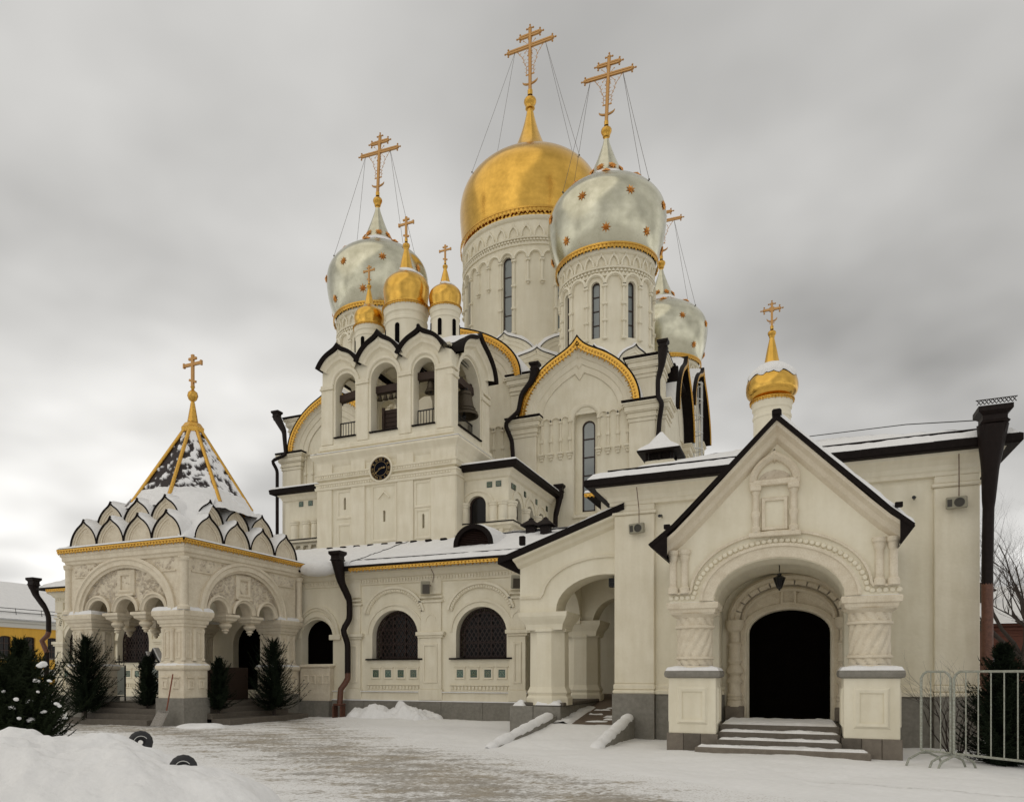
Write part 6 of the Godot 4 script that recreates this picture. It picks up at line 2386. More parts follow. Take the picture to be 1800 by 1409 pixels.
func portal() -> void:
	var Q := thing("portal", "steep gabled white portal with beaded arch on twisted columns", "portal", P(-0.38, 18.6, 0))
	var c := -0.38
	var sn := mb()
	portal_pier(Q, -2.07, sn)
	portal_pier(Q, 1.33, sn)
	var w := mb(FW(17.12))
	var gab := [Vector2(-2.53, 4.42), Vector2(-2.35, 4.62), Vector2(-2.05, 4.95), Vector2(c, 6.72), Vector2(1.29, 4.95), Vector2(1.59, 4.62), Vector2(1.77, 4.42)]
	var op := [-1.62, 0.86, 3.2, 3.22, 0.84]
	w.wall(-2.53, 1.77, 3.2, gab, [op], 0.9)
	# barrel vault and side walls back to the chapel
	w.xf = FW(18.0)
	w.wall(-2.5, 1.74, 3.2, 4.5, [[-1.7, 0.94, 3.2, 3.22, 0.9]], 2.3, 99.0, false)
	w.xf = Transform3D()
	w.bx(-2.45, -1.72, 0.2, 3.25, -20.3, -19.55, 0.02)
	w.bx(0.96, 1.69, 0.2, 3.25, -20.3, -19.55, 0.02)
	part(w, "wall", M.plaster, Q)
	var m := mb(FW(17.12))
	# arch mouldings, colonettes at the corners, sloping mouldings under the roof
	m.sweep(arc(c, 3.22, 1.25, 0.86, 36), [[0.0, 0.0], [0.0, 0.03], [0.2, 0.05], [0.22, 0.09], [0.28, 0.09], [0.28, 0.0]], false, true)
	m.sweep([Vector2(-2.56, 3.40), Vector2(-2.12, 3.40)] + arc(c, 3.40, 1.70, 1.20, 36, PI * 0.985, PI * 0.015) + [Vector2(1.36, 3.40), Vector2(1.80, 3.40)], [[-0.02, 0], [-0.02, 0.07], [0.03, 0.07], [0.03, 0]], false, true)
	for x in [-2.46, -2.22, 1.46, 1.70]:
		m.lathe(Vector3(x, 0, 0.03), [[0.11, 3.4], [0.11, 3.52], [0.075, 3.56], [0.075, 4.1], [0.1, 4.14], [0.1, 4.22], [0.13, 4.26], [0.13, 4.34], [0.0, 4.34]], 14)
	m.sweep([Vector2(-2.72, 4.44), Vector2(-2.38, 4.72), Vector2(-2.05, 5.05), Vector2(c, 6.81), Vector2(1.29, 5.05), Vector2(1.62, 4.72), Vector2(1.96, 4.44)], [[0.0, 0.0], [0.0, 0.36], [-0.06, 0.34], [-0.12, 0.2], [-0.2, 0.14], [-0.27, 0.0]], false, true)
	# icon niche
	var d := c - 0.05
	m.bx(d - 0.5, d + 0.5, 4.5, 4.6, 0, 0.14, 0.015)
	for k in [-1, 1]:
		m.lathe(Vector3(d + k * 0.36, 0, 0.05), [[0.09, 4.6], [0.09, 4.7], [0.065, 4.73], [0.07, 4.9], [0.09, 4.96], [0.09, 5.02], [0.065, 5.06], [0.07, 5.24], [0.065, 5.38], [0.09, 5.42], [0.09, 5.48], [0.0, 5.48]], 14)
		m.bx(d + k * 0.36 - 0.11, d + k * 0.36 + 0.11, 5.46, 5.58, 0, 0.17, 0.015)
	m.bx(d - 0.48, d + 0.48, 5.56, 5.68, 0, 0.13, 0.015)
	m.sweep([Vector2(d - 0.23, 4.66), Vector2(d + 0.23, 4.66), Vector2(d + 0.23, 5.3), Vector2(d - 0.23, 5.3)], [[0.05, 0], [0.05, 0.04], [-0.01, 0.05], [-0.03, 0.0]], true, false)
	m.sweep(ogee(d, 5.66, 0.48, 0.64, 10), [[0.0, 0], [0.0, 0.12], [-0.06, 0.16], [-0.13, 0.09], [-0.15, 0]], false, true)
	part(m, "mouldings", M.limestone, Q)
	var cv := mb()
	var lo := func(_x: float) -> float: return 5.68
	var hi := func(x: float) -> float: return 5.68 + 0.2 * sqrt(maxf(0.0, 1.0 - pow((x - d) / 0.3, 2)))
	var tf := FW(17.12)
	tf.origin += Vector3(0, 0, 0.05)
	carve(cv, tf, d - 0.29, d + 0.29, lo, hi, 0.04, 0.02)
	part(cv, "carving", M.carved, Q)
	# bead moulding: every bead a piece
	var bm := mb()
	bm.lathe(Vector3.ZERO, [[0.001, 0.034], [0.036, 0.032], [0.05, 0.02], [0.0545, 0.0]], 12)
	bm.lathe(Vector3.ZERO, [[0.0545, 0.0], [0.0545, -0.05]], 12)
	var bead := meshof(bm, M.trim)
	var path := [Vector2(-2.56, 3.31), Vector2(-2.03, 3.31)] + arc(c, 3.30, 1.64, 1.12, 60, PI * 0.985, PI * 0.015) + [Vector2(1.27, 3.31), Vector2(1.80, 3.31)]
	for q in along(path, 0.114):
		piece(bead, "bead", Transform3D(Basis(Vector3.RIGHT, PI / 2), P(q[0].x, 17.12 - 0.01, q[0].y)), Q)
	# roof: dark sheet with a thick fascia and snow on top
	var prof := [Vector2(-2.93, 4.46), Vector2(-2.42, 4.86), Vector2(-2.1, 5.18), Vector2(c, 6.93), Vector2(1.32, 5.18), Vector2(1.62, 4.86), Vector2(2.02, 4.5)]
	var r := mb(FW(17.12))
	r.sweep(prof, [[0.0, -3.4], [0.0, 0.42], [-0.085, 0.42], [-0.09, 0.36], [-0.09, -3.4], [0.0, -3.4]], false, true)
	r.cbox(Vector3(c, 6.95, 0.2), Vector3(0.18, 0.14, 0.5), 0.03)
	# soffit ends of the eaves
	for k in [[-2.93, -2.53], [2.02, 1.77]]:
		r.quad(Vector3(k[0], 4.46, 0.4), Vector3(k[0], 4.46, -3.2), Vector3(k[1], 4.1, -3.2), Vector3(k[1], 4.1, 0.4))
		r.quad(Vector3(k[0], 4.46, 0.41), Vector3(k[1], 4.1, 0.41), Vector3(k[1], 4.72, 0.41), Vector3(k[0] * 0.9 + k[1] * 0.1, 4.5, 0.41))
	for k in [[-2.55, 4.78], [1.76, 4.85]]:
		r.cbox(Vector3(k[0], k[1] + 0.05, 0.3), Vector3(0.13, 0.1, 0.1), 0.01)
	part(r, "roof", M.metal, Q)
	for k in [1, -1]:
		var rows := []
		var q := [prof[0], prof[1], prof[2], prof[3]] if k < 0 else [prof[6], prof[5], prof[4], prof[3]]
		var pl := []
		for i in 3:
			for j in 10:
				pl.append(q[i].lerp(q[i + 1], j / 10.0))
		pl.append(q[3])
		for i in pl.size():
			var row := PackedVector3Array()
			for j in 20:
				var f := j / 19.0
				var thick := 0.09 * sqrt(clampf(minf(f * 8.0, minf(i * 0.5, 1.0)), 0, 1)) * (1.0 + 0.5 * noise.get_noise_2d(pl[i].x * 4, f * 9)) * (1.5 if k > 0 else 0.3)
				row.append(Vector3(pl[i].x + k * thick * 0.45, pl[i].y + 0.012 + thick, 0.37 - 3.6 * f))
			rows.append(row)
		var s := mb(FW(17.12))
		s.grid(rows)
		part(s, "roof_snow", M.snow, Q)
	# carved doorway on the chapel wall
	var dx := -0.2
	var st := mb(FW(20.28))
	st.wall(-1.62, 1.22, 0.55, [Vector2(-1.62, 3.0)] + arc(dx, 3.0, 1.40, 1.12, 24) + [Vector2(1.22, 3.0)], [[-1.14, 0.74, 0.55, 2.67, 0.57]], 0.1, 99.0, false)
	st.sweep(arc(dx, 3.0, 1.38, 1.10, 28), [[0.0, 0], [0.0, 0.14], [-0.06, 0.2], [-0.12, 0.12], [-0.16, 0.1]], false, true)
	st.sweep(arc(dx, 3.0, 1.06, 0.78, 28), [[0.0, 0], [0.0, 0.1], [-0.05, 0.14], [-0.1, 0.06], [-0.1, 0]], false, true)
	st.sweep(MB.outline([-1.14, 0.74, 0.55, 2.67, 0.57], 16), [[0.16, 0], [0.15, 0.05], [0.05, 0.08], [0.0, 0.04], [0.0, -0.3]], false, true)
	st.sweep([Vector2(dx - 0.17, 3.36), Vector2(dx + 0.17, 3.36), Vector2(dx + 0.17, 3.62)] + arc(dx, 3.62, 0.17, 0.15, 8, 0.0, PI), [[0.05, 0], [0.05, 0.06], [0.0, 0.07], [-0.03, 0.0]], true, false)
	for k in [-1.42, 1.02]:
		st.lathe(Vector3(k, 0, 0.08), [[0.19, 0.85], [0.19, 0.95], [0.16, 1.0], [0.19, 1.04], [0.16, 1.08], [0.19, 1.13], [0.15, 1.2], [0.15, 1.4], [0.2, 1.48], [0.15, 1.55], [0.12, 1.62], [0.2, 1.7], [0.2, 1.78], [0.12, 1.9], [0.18, 1.98], [0.14, 2.06], [0.14, 2.34], [0.17, 2.4], [0.12, 2.46], [0.12, 2.7], [0.19, 2.76], [0.22, 2.88], [0.22, 3.0], [0.0, 3.0]], 20)
	part(st, "door_surround", M.limestone, Q)
	# voussoirs of the doorway arch
	for i in 13:
		var a0 := PI * (i + 0.06) / 13.0
		var a1 := PI * (i + 0.94) / 13.0
		var v := mb(FW(20.28))
		v.sweep(arc(dx, 3.0, 1.19, 0.92, 3, a1, a0), [[0.09, 0.0], [0.09, 0.1], [0.0, 0.135], [-0.09, 0.1], [-0.09, 0.0]], false, true)
		part(v, "voussoir", M.limestone, Q)
	for k in [-1.42, 1.02]:
		var pl2 := mb()
		pl2.cbox(P(k, 20.2, 0.7), Vector3(0.44, 0.34, 0.34), 0.02)
		part(pl2, "door_base", M.granite_warm, Q)
	# steps with trodden snow on the treads
	for i in 4:
		var v0 := 16.55 + 0.36 * i
		var x0 := -1.56 if i > 0 else -1.95
		var x1 := 0.80 if i > 0 else 1.28
		var h := 0.14 * (i + 1)
		var s := mb()
		s.bx(x0, x1, -0.3, h, -(20.3 if i == 3 else v0 + 0.9), -v0, 0.025)
		var so := part(s, "step", M.granite_warm if i == 0 else M.granite_dark, Q)
		var t := mb()
		snowsheet(t, P(x0 + 0.03, v0 + 0.03, h), P(x1 - 0.03, v0 + 0.03, h), P(x1 - 0.03, v0 + (0.35 if i < 3 else 2.4), h), P(x0 + 0.03, v0 + (0.35 if i < 3 else 2.4), h), 0.035, 40, 6 if i < 3 else 14, 0.8, 0.08, [2] if i < 3 else [])
		part(t, "tread_snow", M.snow, so)

# ---------------------------------------------------------------- covered passage with a ramp
func passage() -> void:
	var Q := thing("covered_passage", "cream arched passage with a lean-to roof over a ramp", "passage", P(-5.8, 22.8, 0))
	var w := mb(FW(20.5))
	var top := [Vector2(-7.18, 4.74), Vector2(-4.3, 5.9)]
	var op := [-6.12, -3.38, 3.4, 3.45, 0.93]
	w.wall(-7.18, -4.36, 3.4, top, [op], 0.9)
	w.xf = FW(24.4)
	w.wall(-7.18, -4.36, 3.2, [Vector2(-7.18, 4.74), Vector2(-4.3, 5.9)], [[-6.05, -4.5, 3.2, 3.3, 0.8]], 0.8)
	# north side arch between the piers, back wall
	w.xf = FN(-7.12)
	w.wall(-24.4, -21.41, 3.3, 4.74, [[-24.2, -21.75, 3.3, 3.4, 0.95]], 0.7)
	w.xf = FW(28.0)
	w.wall(-8.6, -4.3, 0.5, 6.0, [[-5.55, -4.75, 0.9, 3.0, 0.4]], 0.2, 99.0, false)
	w.xf = Transform3D()
	w.bx(-7.1, -4.4, 4.72, 4.8, -30.8, -20.6)
	part(w, "wall", M.plaster, Q)
	var m := mb(FW(20.5))
	m.sweep([Vector2(-7.18, 3.82), Vector2(-6.58, 3.82)] + arc(-4.75, 3.84, 1.75, 1.02, 24, PI * 0.97, PI * 0.42), [[-0.03, 0], [-0.03, 0.05], [0.03, 0.07], [0.05, 0.0]], false, true)
	m.sweep([Vector2(-7.3, 4.90), Vector2(-4.36, 5.93)], [[0.0, 0], [0.0, 0.33], [-0.06, 0.31], [-0.12, 0.18], [-0.2, 0.12], [-0.28, 0.0]], false, true)
	part(m, "mouldings", M.trim, Q)
	for q in [[-6.48, 21.05], [-6.48, 24.95]]:
		var k := mb(Transform3D(Basis(), P(q[0], q[1], 0)))
		k.facet(Vector3.ZERO, [[0.66, 0.78], [0.66, 0.98], [0.60, 1.06], [0.64, 1.14], [0.575, 1.26], [0.555, 1.3], [0.545, 2.9]], 8, PI / 8)
		k.facet(Vector3.ZERO, [[0.60, 2.86], [0.60, 2.94], [0.56, 2.97]], 8, PI / 8)
		k.facet(Vector3.ZERO, [[0.74, 2.9], [0.78, 3.06], [0.92, 3.2], [0.98, 3.28], [1.0, 3.40], [0.0, 3.41]], 4, PI / 4)
		part(k, "pier", M.plaster, Q)
	# respond pier against the far wall
	var rp := mb(Transform3D(Basis(), P(-4.7, 27.4, 0)))
	rp.cbox(Vector3(0, 1.9, 0), Vector3(0.8, 2.4, 0.8), 0.03)
	rp.cbox(Vector3(0, 3.15, 0), Vector3(1.0, 0.16, 1.0), 0.03)
	part(rp, "respond", M.plaster, Q)
	# granite base under the piers
	var z := 0
	for q in [[-7.45, -6.75], [-6.75, -5.95]]:
		var b := mb()
		b.bx(q[0] + 0.003, q[1] - 0.003, -0.4, 0.76, -22.4, -20.36 - 0.003 * z, 0.015)
		part(b, "stone_slab", M.granite, Q)
		z += 1
	for i in 2:
		var b := mb()
		b.bx(-7.45, -5.95, -0.4, 0.76, -22.4 - 1.9 * (i + 1), -22.41 - 1.9 * i, 0.015)
		part(b, "stone_slab", M.granite, Q)
	var cp := mb()
	cp.bx(-7.2, -5.9, 0.76, 0.86, -26.0, -20.5, 0.02)
	part(cp, "stone_cap", M.granite_dark, Q)
	var sn := mb()
	snowsheet(sn, P(-7.43, 20.38, 0.76), P(-7.0, 20.38, 0.76), P(-7.0, 20.9, 0.78), P(-7.43, 20.9, 0.78), 0.14, 10, 8, 0.8, 0.2)
	snowsheet(sn, P(-6.7, 20.38, 0.8), P(-5.97, 20.38, 0.8), P(-5.97, 20.7, 0.86), P(-6.7, 20.7, 0.86), 0.09, 12, 6, 0.8, 0.15)
	part(sn, "ledge_snow", M.snow, Q)
	# ramp
	var r := mb()
	var pts := [[19.6, 0.2], [20.3, 0.30], [26.5, 0.95], [31.0, 1.0]]
	for i in 3:
		r.quad(P(-6.05, pts[i][0], pts[i][1]), P(-4.2, pts[i][0], pts[i][1]), P(-4.2, pts[i + 1][0], pts[i + 1][1]), P(-6.05, pts[i + 1][0], pts[i + 1][1]))
	r.quad(P(-8.5, 26.0, 0.9), P(-6.0, 26.0, 0.9), P(-6.0, 31.0, 0.98), P(-8.5, 31.0, 0.98))
	part(r, "ramp", M.paving, Q)
	var rs := mb()
	snowsheet(rs, P(-6.05, 20.0, 0.28), P(-5.55, 20.0, 0.28), P(-5.7, 23.4, 0.63), P(-6.05, 23.4, 0.63), 0.07, 10, 30, 0.9, 0.25, [0, 3])
	part(rs, "ramp_snow", M.snow, Q)
	for i in 7:
		var p := mb()
		var cu := rng.randf_range(-5.4, -4.5)
		var cv := 20.6 + i * 0.42
		var hh := 0.3 + (cv - 20.3) * 0.105
		var wdt := rng.randf_range(0.2, 0.45)
		snowsheet(p, P(cu - wdt, cv, hh), P(cu + wdt, cv + 0.05, hh + 0.01), P(cu + wdt * 0.7, cv + 0.26, hh + 0.03), P(cu - wdt * 0.8, cv + 0.2, hh + 0.025), 0.03, 14, 8, 1.2, 0.15)
		part(p, "ramp_snow", M.snow, Q)
	# kerb walls of the ramp, capped with snow
	for q in [[-6.36, 15.9, -0.06, -6.2, 20.34, 0.50], [-4.1, 16.6, -0.06, -4.0, 20.1, 0.52]]:
		var k := mb()
		var a := P(q[0], q[1], 0)
		var b := P(q[3], q[4], 0)
		for s in [-0.14, 0.14]:
			k.quad(a + Vector3(s, -0.2, 0), a + Vector3(s, q[2], 0), b + Vector3(s, q[5], 0), b + Vector3(s, -0.2, 0))
		k.quad(a + Vector3(-0.14, q[2], 0), a + Vector3(0.14, q[2], 0), b + Vector3(0.14, q[5], 0), b + Vector3(-0.14, q[5], 0))
		k.quad(b + Vector3(-0.14, -0.2, 0), b + Vector3(0.14, -0.2, 0), b + Vector3(0.14, q[5], 0), b + Vector3(-0.14, q[5], 0))
		k.quad(a + Vector3(-0.14, -0.2, 0), a + Vector3(0.14, -0.2, 0), a + Vector3(0.14, q[2], 0), a + Vector3(-0.14, q[2], 0))
		var kk := part(k, "kerb", M.granite, Q)
		var rows := []
		for i in 37:
			var t := i / 36.0
			var p := a.lerp(b, t) + Vector3(0, lerpf(q[2], q[5], t), 0)
			var rr := 0.15 * (0.82 + 0.3 * noise.get_noise_1d(t * 14.0 + q[0])) * sqrt(clampf(minf(t * 12.0 + 0.1, (1 - t) * 16.0 + 0.02), 0, 1))
			var row := PackedVector3Array()
			for j in 13:
				var an := lerpf(-0.3, PI + 0.3, j / 12.0)
				row.append(p + Vector3(cos(an) * (rr + 0.02), 0.02 + sin(an) * rr, 0))
			rows.append(row)
		var ks := mb()
		ks.grid(rows)
		part(ks, "kerb_snow", M.snow, kk)
	# lean-to roof
	var rf := mb()
	var A := P(-7.72, 20.12, 4.78)
	var B := P(-4.15, 20.12, 6.02)
	var C := P(-4.15, 28.3, 6.02)
	var D := P(-7.72, 28.3, 4.78)
	var up := Vector3(0, 0.17, 0)
	rf.quad(A, B, C, D)
	rf.quad(A + up, B + up, C + up, D + up)
	rf.quad(A, A + up, B + up, B)
	rf.quad(A, A + up, D + up, D)
	rf.quad(A, P(-7.18, 20.48, 4.5), P(-7.18, 20.48, 4.95), A + up)
	rf.quad(A, P(-7.18, 20.48, 4.5), P(-7.18, 28.0, 4.5), D)
	rf.cbox(A + Vector3(0.72, 0.62, -0.05), Vector3(0.16, 0.26, 0.14), 0.02)
	part(rf, "roof", M.metal, Q)
	var s := mb()
	snowsheet(s, A + up + Vector3(0.12, 0.005, -0.04), A.lerp(B, 1.0) + up + Vector3(0, 0.005, -0.04), C + up, D + up, 0.1, 40, 40, 0.4, 0.15, [1, 2])
	part(s, "roof_snow", M.snow, Q)

# ---------------------------------------------------------------- ground
func seg_d(p: Vector2, a: Vector2, b: Vector2) -> float:
	var t := clampf((p - a).dot(b - a) / (b - a).length_squared(), 0, 1)
	return p.distance_to(a.lerp(b, t))

func trodden(u: float, v: float) -> float:
	# how far the walked and driven strip reaches (1 on its axis)
	var p := Vector2(u, v)
	var d := minf(seg_d(p, Vector2(-0.6, 8.0), Vector2(-4.4, 10.2)), seg_d(p, Vector2(-4.4, 10.2), Vector2(-8.0, 13.0)))
	d = minf(d, seg_d(p, Vector2(-8.0, 13.0), Vector2(-14.0, 16.3)) + 0.2)
	d = minf(d, seg_d(p, Vector2(-14.0, 16.3), Vector2(-23.0, 17.6)) + 0.6)
	d = minf(d, seg_d(p, Vector2(-11.0, 16.5), Vector2(-16.5, 22.0)) + 1.0)
	return 1.0 - smoothstep(0.4, 3.4, d)

func ground_h(u: float, v: float) -> float:
	var t := trodden(u, v)
	var h := 0.05 * noise.get_noise_2d(u * 0.9, v * 0.9) * (1.0 - 0.6 * t) + 0.012 * noise2.get_noise_2d(u * 9.0, v * 9.0)
	h += 0.10 * (1.0 - t) * smoothstep(0.0, 1.0, 1.0 - Vector2((u + 0.5) / 5.0, (v - 15.5) / 2.4).length())
	h += 0.10 * (1.0 - smoothstep(0.0, 1.6, absf(v - 23.6))) * smoothstep(-16.5, -15.0, u) * (1.0 - smoothstep(-8.0, -7.0, u))
	# drift on the ramp between its kerbs
	h += clampf((v - 16.2) / 4.1, 0, 1) * 0.36 * smoothstep(-6.5, -6.15, u) * (1.0 - smoothstep(-4.12, -3.85, u)) * (1.0 - smoothstep(19.9, 20.5, v))
	# ruts
	h -= 0.03 * t * absf(noise2.get_noise_2d((u * 0.9058 + v * 0.4237) * 0.8, (-u * 0.4237 + v * 0.9058) * 9.0))
	h += 0.02 * t * noise2.get_noise_2d(u * 15.0, v * 15.0) + 0.012 * t * absf(noise.get_noise_2d(u * 11.0, v * 11.0))
	# boot prints across the clean snow
	var fp := noise2.get_noise_2d(u * 5.0 + 50.0, v * 5.0)
	h -= 0.022 * smoothstep(0.32, 0.5, fp) * (1.0 - t) * smoothstep(-0.15, 0.25, noise.get_noise_2d(u * 0.5 + 9.0, v * 0.5))
	return h - 0.02

func ground() -> void:
	var W := 2048
	var H := 1280
	var u0 := -24.0
	var v0 := 4.0
	var SU := 32.0
	var SV := 20.0
	var data := PackedByteArray()
	data.resize(W * H * 3)
	var na := noisy(31, 1.0, 4)
	var nb := noisy(32, 1.0, 3)
	# the strip and the wheel lines on a coarse grid first
	var B := 8
	var cw := W / B + 1
	var T := PackedFloat32Array()
	var K := PackedFloat32Array()
	var G := PackedFloat32Array()
	var lines := [[-4.6, 12.4, -1.4, 9.6], [-5.6, 12.0, -2.6, 9.2], [-9.5, 14.6, -4.6, 12.4], [-10.2, 14.0, -5.6, 12.0], [0.2, 13.2, 3.5, 12.4], [-3.6, 9.0, -0.6, 7.2]]
	for y in H / B + 1:
		for x in cw:
			var p := Vector2(u0 + SU * x * B / W, v0 + SV * y * B / H)
			T.append(trodden(p.x, p.y))
			var d := 9.0
			for w in lines:
				d = minf(d, seg_d(p, Vector2(w[0], w[1]), Vector2(w[2], w[3])))
			K.append(d)
			G.append(clampf(nb.get_noise_2d(p.x * 0.7 + 40.0, p.y * 0.7) + 0.5, 0, 1))
	for y in H:
		var v := v0 + SV * (y + 0.5) / H
		var by := y / B
		var fy := float(y % B) / B
		for x in W:
			var u := u0 + SU * (x + 0.5) / W
			var c0 := by * cw + x / B
			var fx := float(x % B) / B
			var t := lerpf(lerpf(T[c0], T[c0 + 1], fx), lerpf(T[c0 + cw], T[c0 + cw + 1], fx), fy)
			var al := u * 0.9058 + v * 0.4237
			var ac := -u * 0.4237 + v * 0.9058
			var f := nb.get_noise_2d(al * 6.0, ac * 14.0)
			var i := (y * W + x) * 3
			var cr := 0.805
			var cg := 0.80
			var cb := 0.79
			if t > 0.015:
				var s := na.get_noise_2d(al * 0.6, ac * 1.5)
				var k := clampf((s * 0.8 + f * 0.85 + t * 0.8 - 0.38) * 2.0, 0, 1) * smoothstep(0.02, 0.3, t)
				var g := G[c0]
				cr = lerpf(cr, lerpf(0.33, 0.31, g), k)
				cg = lerpf(cg, lerpf(0.28, 0.287, g), k)
				cb = lerpf(cb, lerpf(0.205, 0.255, g), k)
				# thin dirty veil, grit
				var q := clampf(t * 0.8 + f * 0.35 - 0.16, 0, 1) * 0.32
				cr = lerpf(cr, 0.50, q)
				cg = lerpf(cg, 0.472, q)
				cb = lerpf(cb, 0.425, q)
				if nb.get_noise_2d(u * 26.0, v * 26.0) > 0.42 - 0.1 * t:
					cr *= 0.62
					cg *= 0.59
					cb *= 0.54
			var d := lerpf(lerpf(K[c0], K[c0 + 1], fx), lerpf(K[c0 + cw], K[c0 + cw + 1], fx), fy) + 0.05 * f
			if d < 0.13:
				var e := (1.0 - d / 0.13) * clampf(0.3 + f * 1.8, 0, 1) * 0.7
				cr = lerpf(cr, 0.22, e)
				cg = lerpf(cg, 0.20, e)
				cb = lerpf(cb, 0.175, e)
			var sp := 1.0 + 0.05 * f
			data[i] = clampi(int(pow(cr * sp, 0.4545) * 255), 0, 255)
			data[i + 1] = clampi(int(pow(cg * sp, 0.4545) * 255), 0, 255)
			data[i + 2] = clampi(int(pow(cb * sp, 0.4545) * 255), 0, 255)
	var im := Image.create_from_data(W, H, false, Image.FORMAT_RGB8, data)
	var gm := StandardMaterial3D.new()
	gm.albedo_texture = ImageTexture.create_from_image(im)
	gm.roughness = 0.85
	gm.cull_mode = BaseMaterial3D.CULL_DISABLED
	M["ground"] = gm
	# one sheet: fine near the camera, coarse out to the horizon
	var us := [-500.0, -200.0, -90.0, -50.0, -40.0]
	var x := -36.0
	while x < 16.0:
		us.append(x)
		x += 0.085 if x > -13.0 and x < 5.0 else 0.2
	us += [16.0, 22.0, 30.0, 60.0, 150.0, 500.0]
	var vs := [-400.0, -100.0, -30.0, -8.0, -2.0]
	x = 2.0
	while x < 27.0:
		vs.append(x)
		x += 0.085 if x > 7.0 and x < 17.0 else 0.16
	vs += [30.0, 36.0, 50.0, 90.0, 200.0, 500.0]
	var pv := PackedVector3Array()
	var pn := PackedVector3Array()
	var uv := PackedVector2Array()
	var ix := PackedInt32Array()
	var w := us.size()
	for j in vs.size():
		for i in w:
			var near: bool = us[i] > -34.0 and us[i] < 15.0 and vs[j] > 2.0 and vs[j] < 27.0
			pv.append(P(us[i], vs[j], ground_h(us[i], vs[j]) if near else -0.02))
			uv.append(Vector2((us[i] - u0) / SU, (vs[j] - v0) / SV))
	for j in vs.size():
		for i in w:
			var a := pv[j * w + mini(i + 1, w - 1)] - pv[j * w + maxi(i - 1, 0)]
			var b := pv[mini(j + 1, vs.size() - 1) * w + i] - pv[maxi(j - 1, 0) * w + i]
			pn.append(a.cross(b).normalized())
	for j in vs.size() - 1:
		for i in w - 1:
			var k := j * w + i
			ix.append(k); ix.append(k + w); ix.append(k + 1)
			ix.append(k + 1); ix.append(k + w); ix.append(k + w + 1)
	var a := []
	a.resize(Mesh.ARRAY_MAX)
	a[Mesh.ARRAY_VERTEX] = pv
	a[Mesh.ARRAY_NORMAL] = pn
	a[Mesh.ARRAY_TEX_UV] = uv
	a[Mesh.ARRAY_INDEX] = ix
	var mesh := ArrayMesh.new()
	mesh.add_surface_from_arrays(Mesh.PRIMITIVE_TRIANGLES, a)
	mesh.surface_set_material(0, gm)
	var o := MeshInstance3D.new()
	o.name = "ground"
	o.mesh = mesh
	add_child(o)
	tag(o, "snow-covered yard with sandy trodden strip", "", "", "structure")

func heap(called: String, label: String, cu: float, cv: float, ru: float, rv: float, hgt: float, turn: float, rough: float, pw := 1.3, n := 90) -> void:
	var m := mb()
	var rows := []
	for j in n + 1:
		var row := PackedVector3Array()
		for i in n + 1:
			var a := (i * 2.0 / n - 1.0)
			var b := (j * 2.0 / n - 1.0)
			var d := sqrt(a * a + b * b)
			var p := Vector2(a * ru, b * rv).rotated(turn)
			var u := cu + p.x
			var v := cv + p.y
			d *= 1.0 + rough * 0.8 * noise.get_noise_2d(u * 0.8 + 5.0, v * 0.8)
			var f := pow(maxf(0.0, 1.0 - d * d), pw)
			var h := hgt * f * (1.0 + rough * noise.get_noise_2d(u * 1.8, v * 1.8)) + rough * 0.16 * hgt * sqrt(f) * noise2.get_noise_2d(u * 12.0, v * 12.0)
			row.append(P(u, v, h - 0.12 * smoothstep(0.8, 1.0, d) - 0.03))
		rows.append(row)
	m.grid(rows)
	lone(m, called, M.snow, P(cu, cv, 0), label, "snow heap")

# ---------------------------------------------------------------- plants
func conifer(called: String, label: String, group: String, at: Vector3, H: float, R: float, sd: int, material: Material, dense := 1.0, y0 := 0.12, lobes := []) -> Node3D:
	var T := thing(called, label, "tree", at, group)
	var r := RandomNumberGenerator.new()
	r.seed = sd
	var t := mb()
	t.tube([at, at + Vector3(0.02, H * 0.5, 0.01), at + Vector3(0.0, H * 0.97, 0.0)], [0.045 * H / 2.0, 0.03 * H / 2.0, 0.006], 7)
	part(t, "trunk", M.bark, T)
	var m := mb()
	var y := y0 * H
	while y < H * 0.985:
		var f := 1.0 - y / H
		var len0 := R * (0.10 + 0.90 * pow(f, 0.62)) * (1.0 - maxf(f - 0.84, 0.0) * 2.2) * (1.0 + 0.45 * noise.get_noise_1d(y * 5.0 + sd * 9.0))
		for l in lobes:
			len0 = maxf(len0 * l[2] if y > l[0] and y < l[1] else len0, 0.06)
		var nb := int((6 + 5 * f) * dense)
		for k in nb:
			var a := r.randf() * TAU
			var ln := len0 * r.randf_range(0.35, 1.12) * (1.0 + 0.8 * noise.get_noise_2d(cos(a) * 2.6 + sd, sin(a) * 2.6 + y * 2.0))
			var rise := lerpf(0.95, 0.25, f) + r.randf_range(-0.3, 0.3)
			var d := Vector3(cos(a), rise, sin(a)).normalized()
			var p := at + Vector3(0, y + r.randf_range(-0.04, 0.04) * H, 0)
			var steps := int(4 + ln * 9)
			var prev := p
			for s in range(1, steps + 1):
				var q := float(s) / steps
				var c := p + d * ln * q + Vector3(0, -0.30 * ln * q + 0.42 * ln * q * q * q, 0)
				# twig
				m.raw(prev + Vector3(0, 0.008, 0), prev - Vector3(0, 0.008, 0), c)
				var side := d.cross(Vector3.UP).normalized()
				for w in 6:
					var an := r.randf() * TAU
					var o := (side * cos(an) + Vector3.UP * sin(an) * 0.7 + d * r.randf_range(0.35, 1.0)).normalized()
					var nl := r.randf_range(0.07, 0.15) * (1.2 - 0.4 * q) * (0.6 + 0.3 * H / 2.0)
					var wd := o.cross(d + Vector3(0.01, 0.3, 0)).normalized() * 0.0085 * (0.7 + 0.4 * H / 2.0)
					var b := prev.lerp(c, r.randf())
					m.raw(b - wd, b + wd, b + o * nl)
				prev = c
		y += H * 0.042 / dense
	part(m, "crown", material, T)
	return T

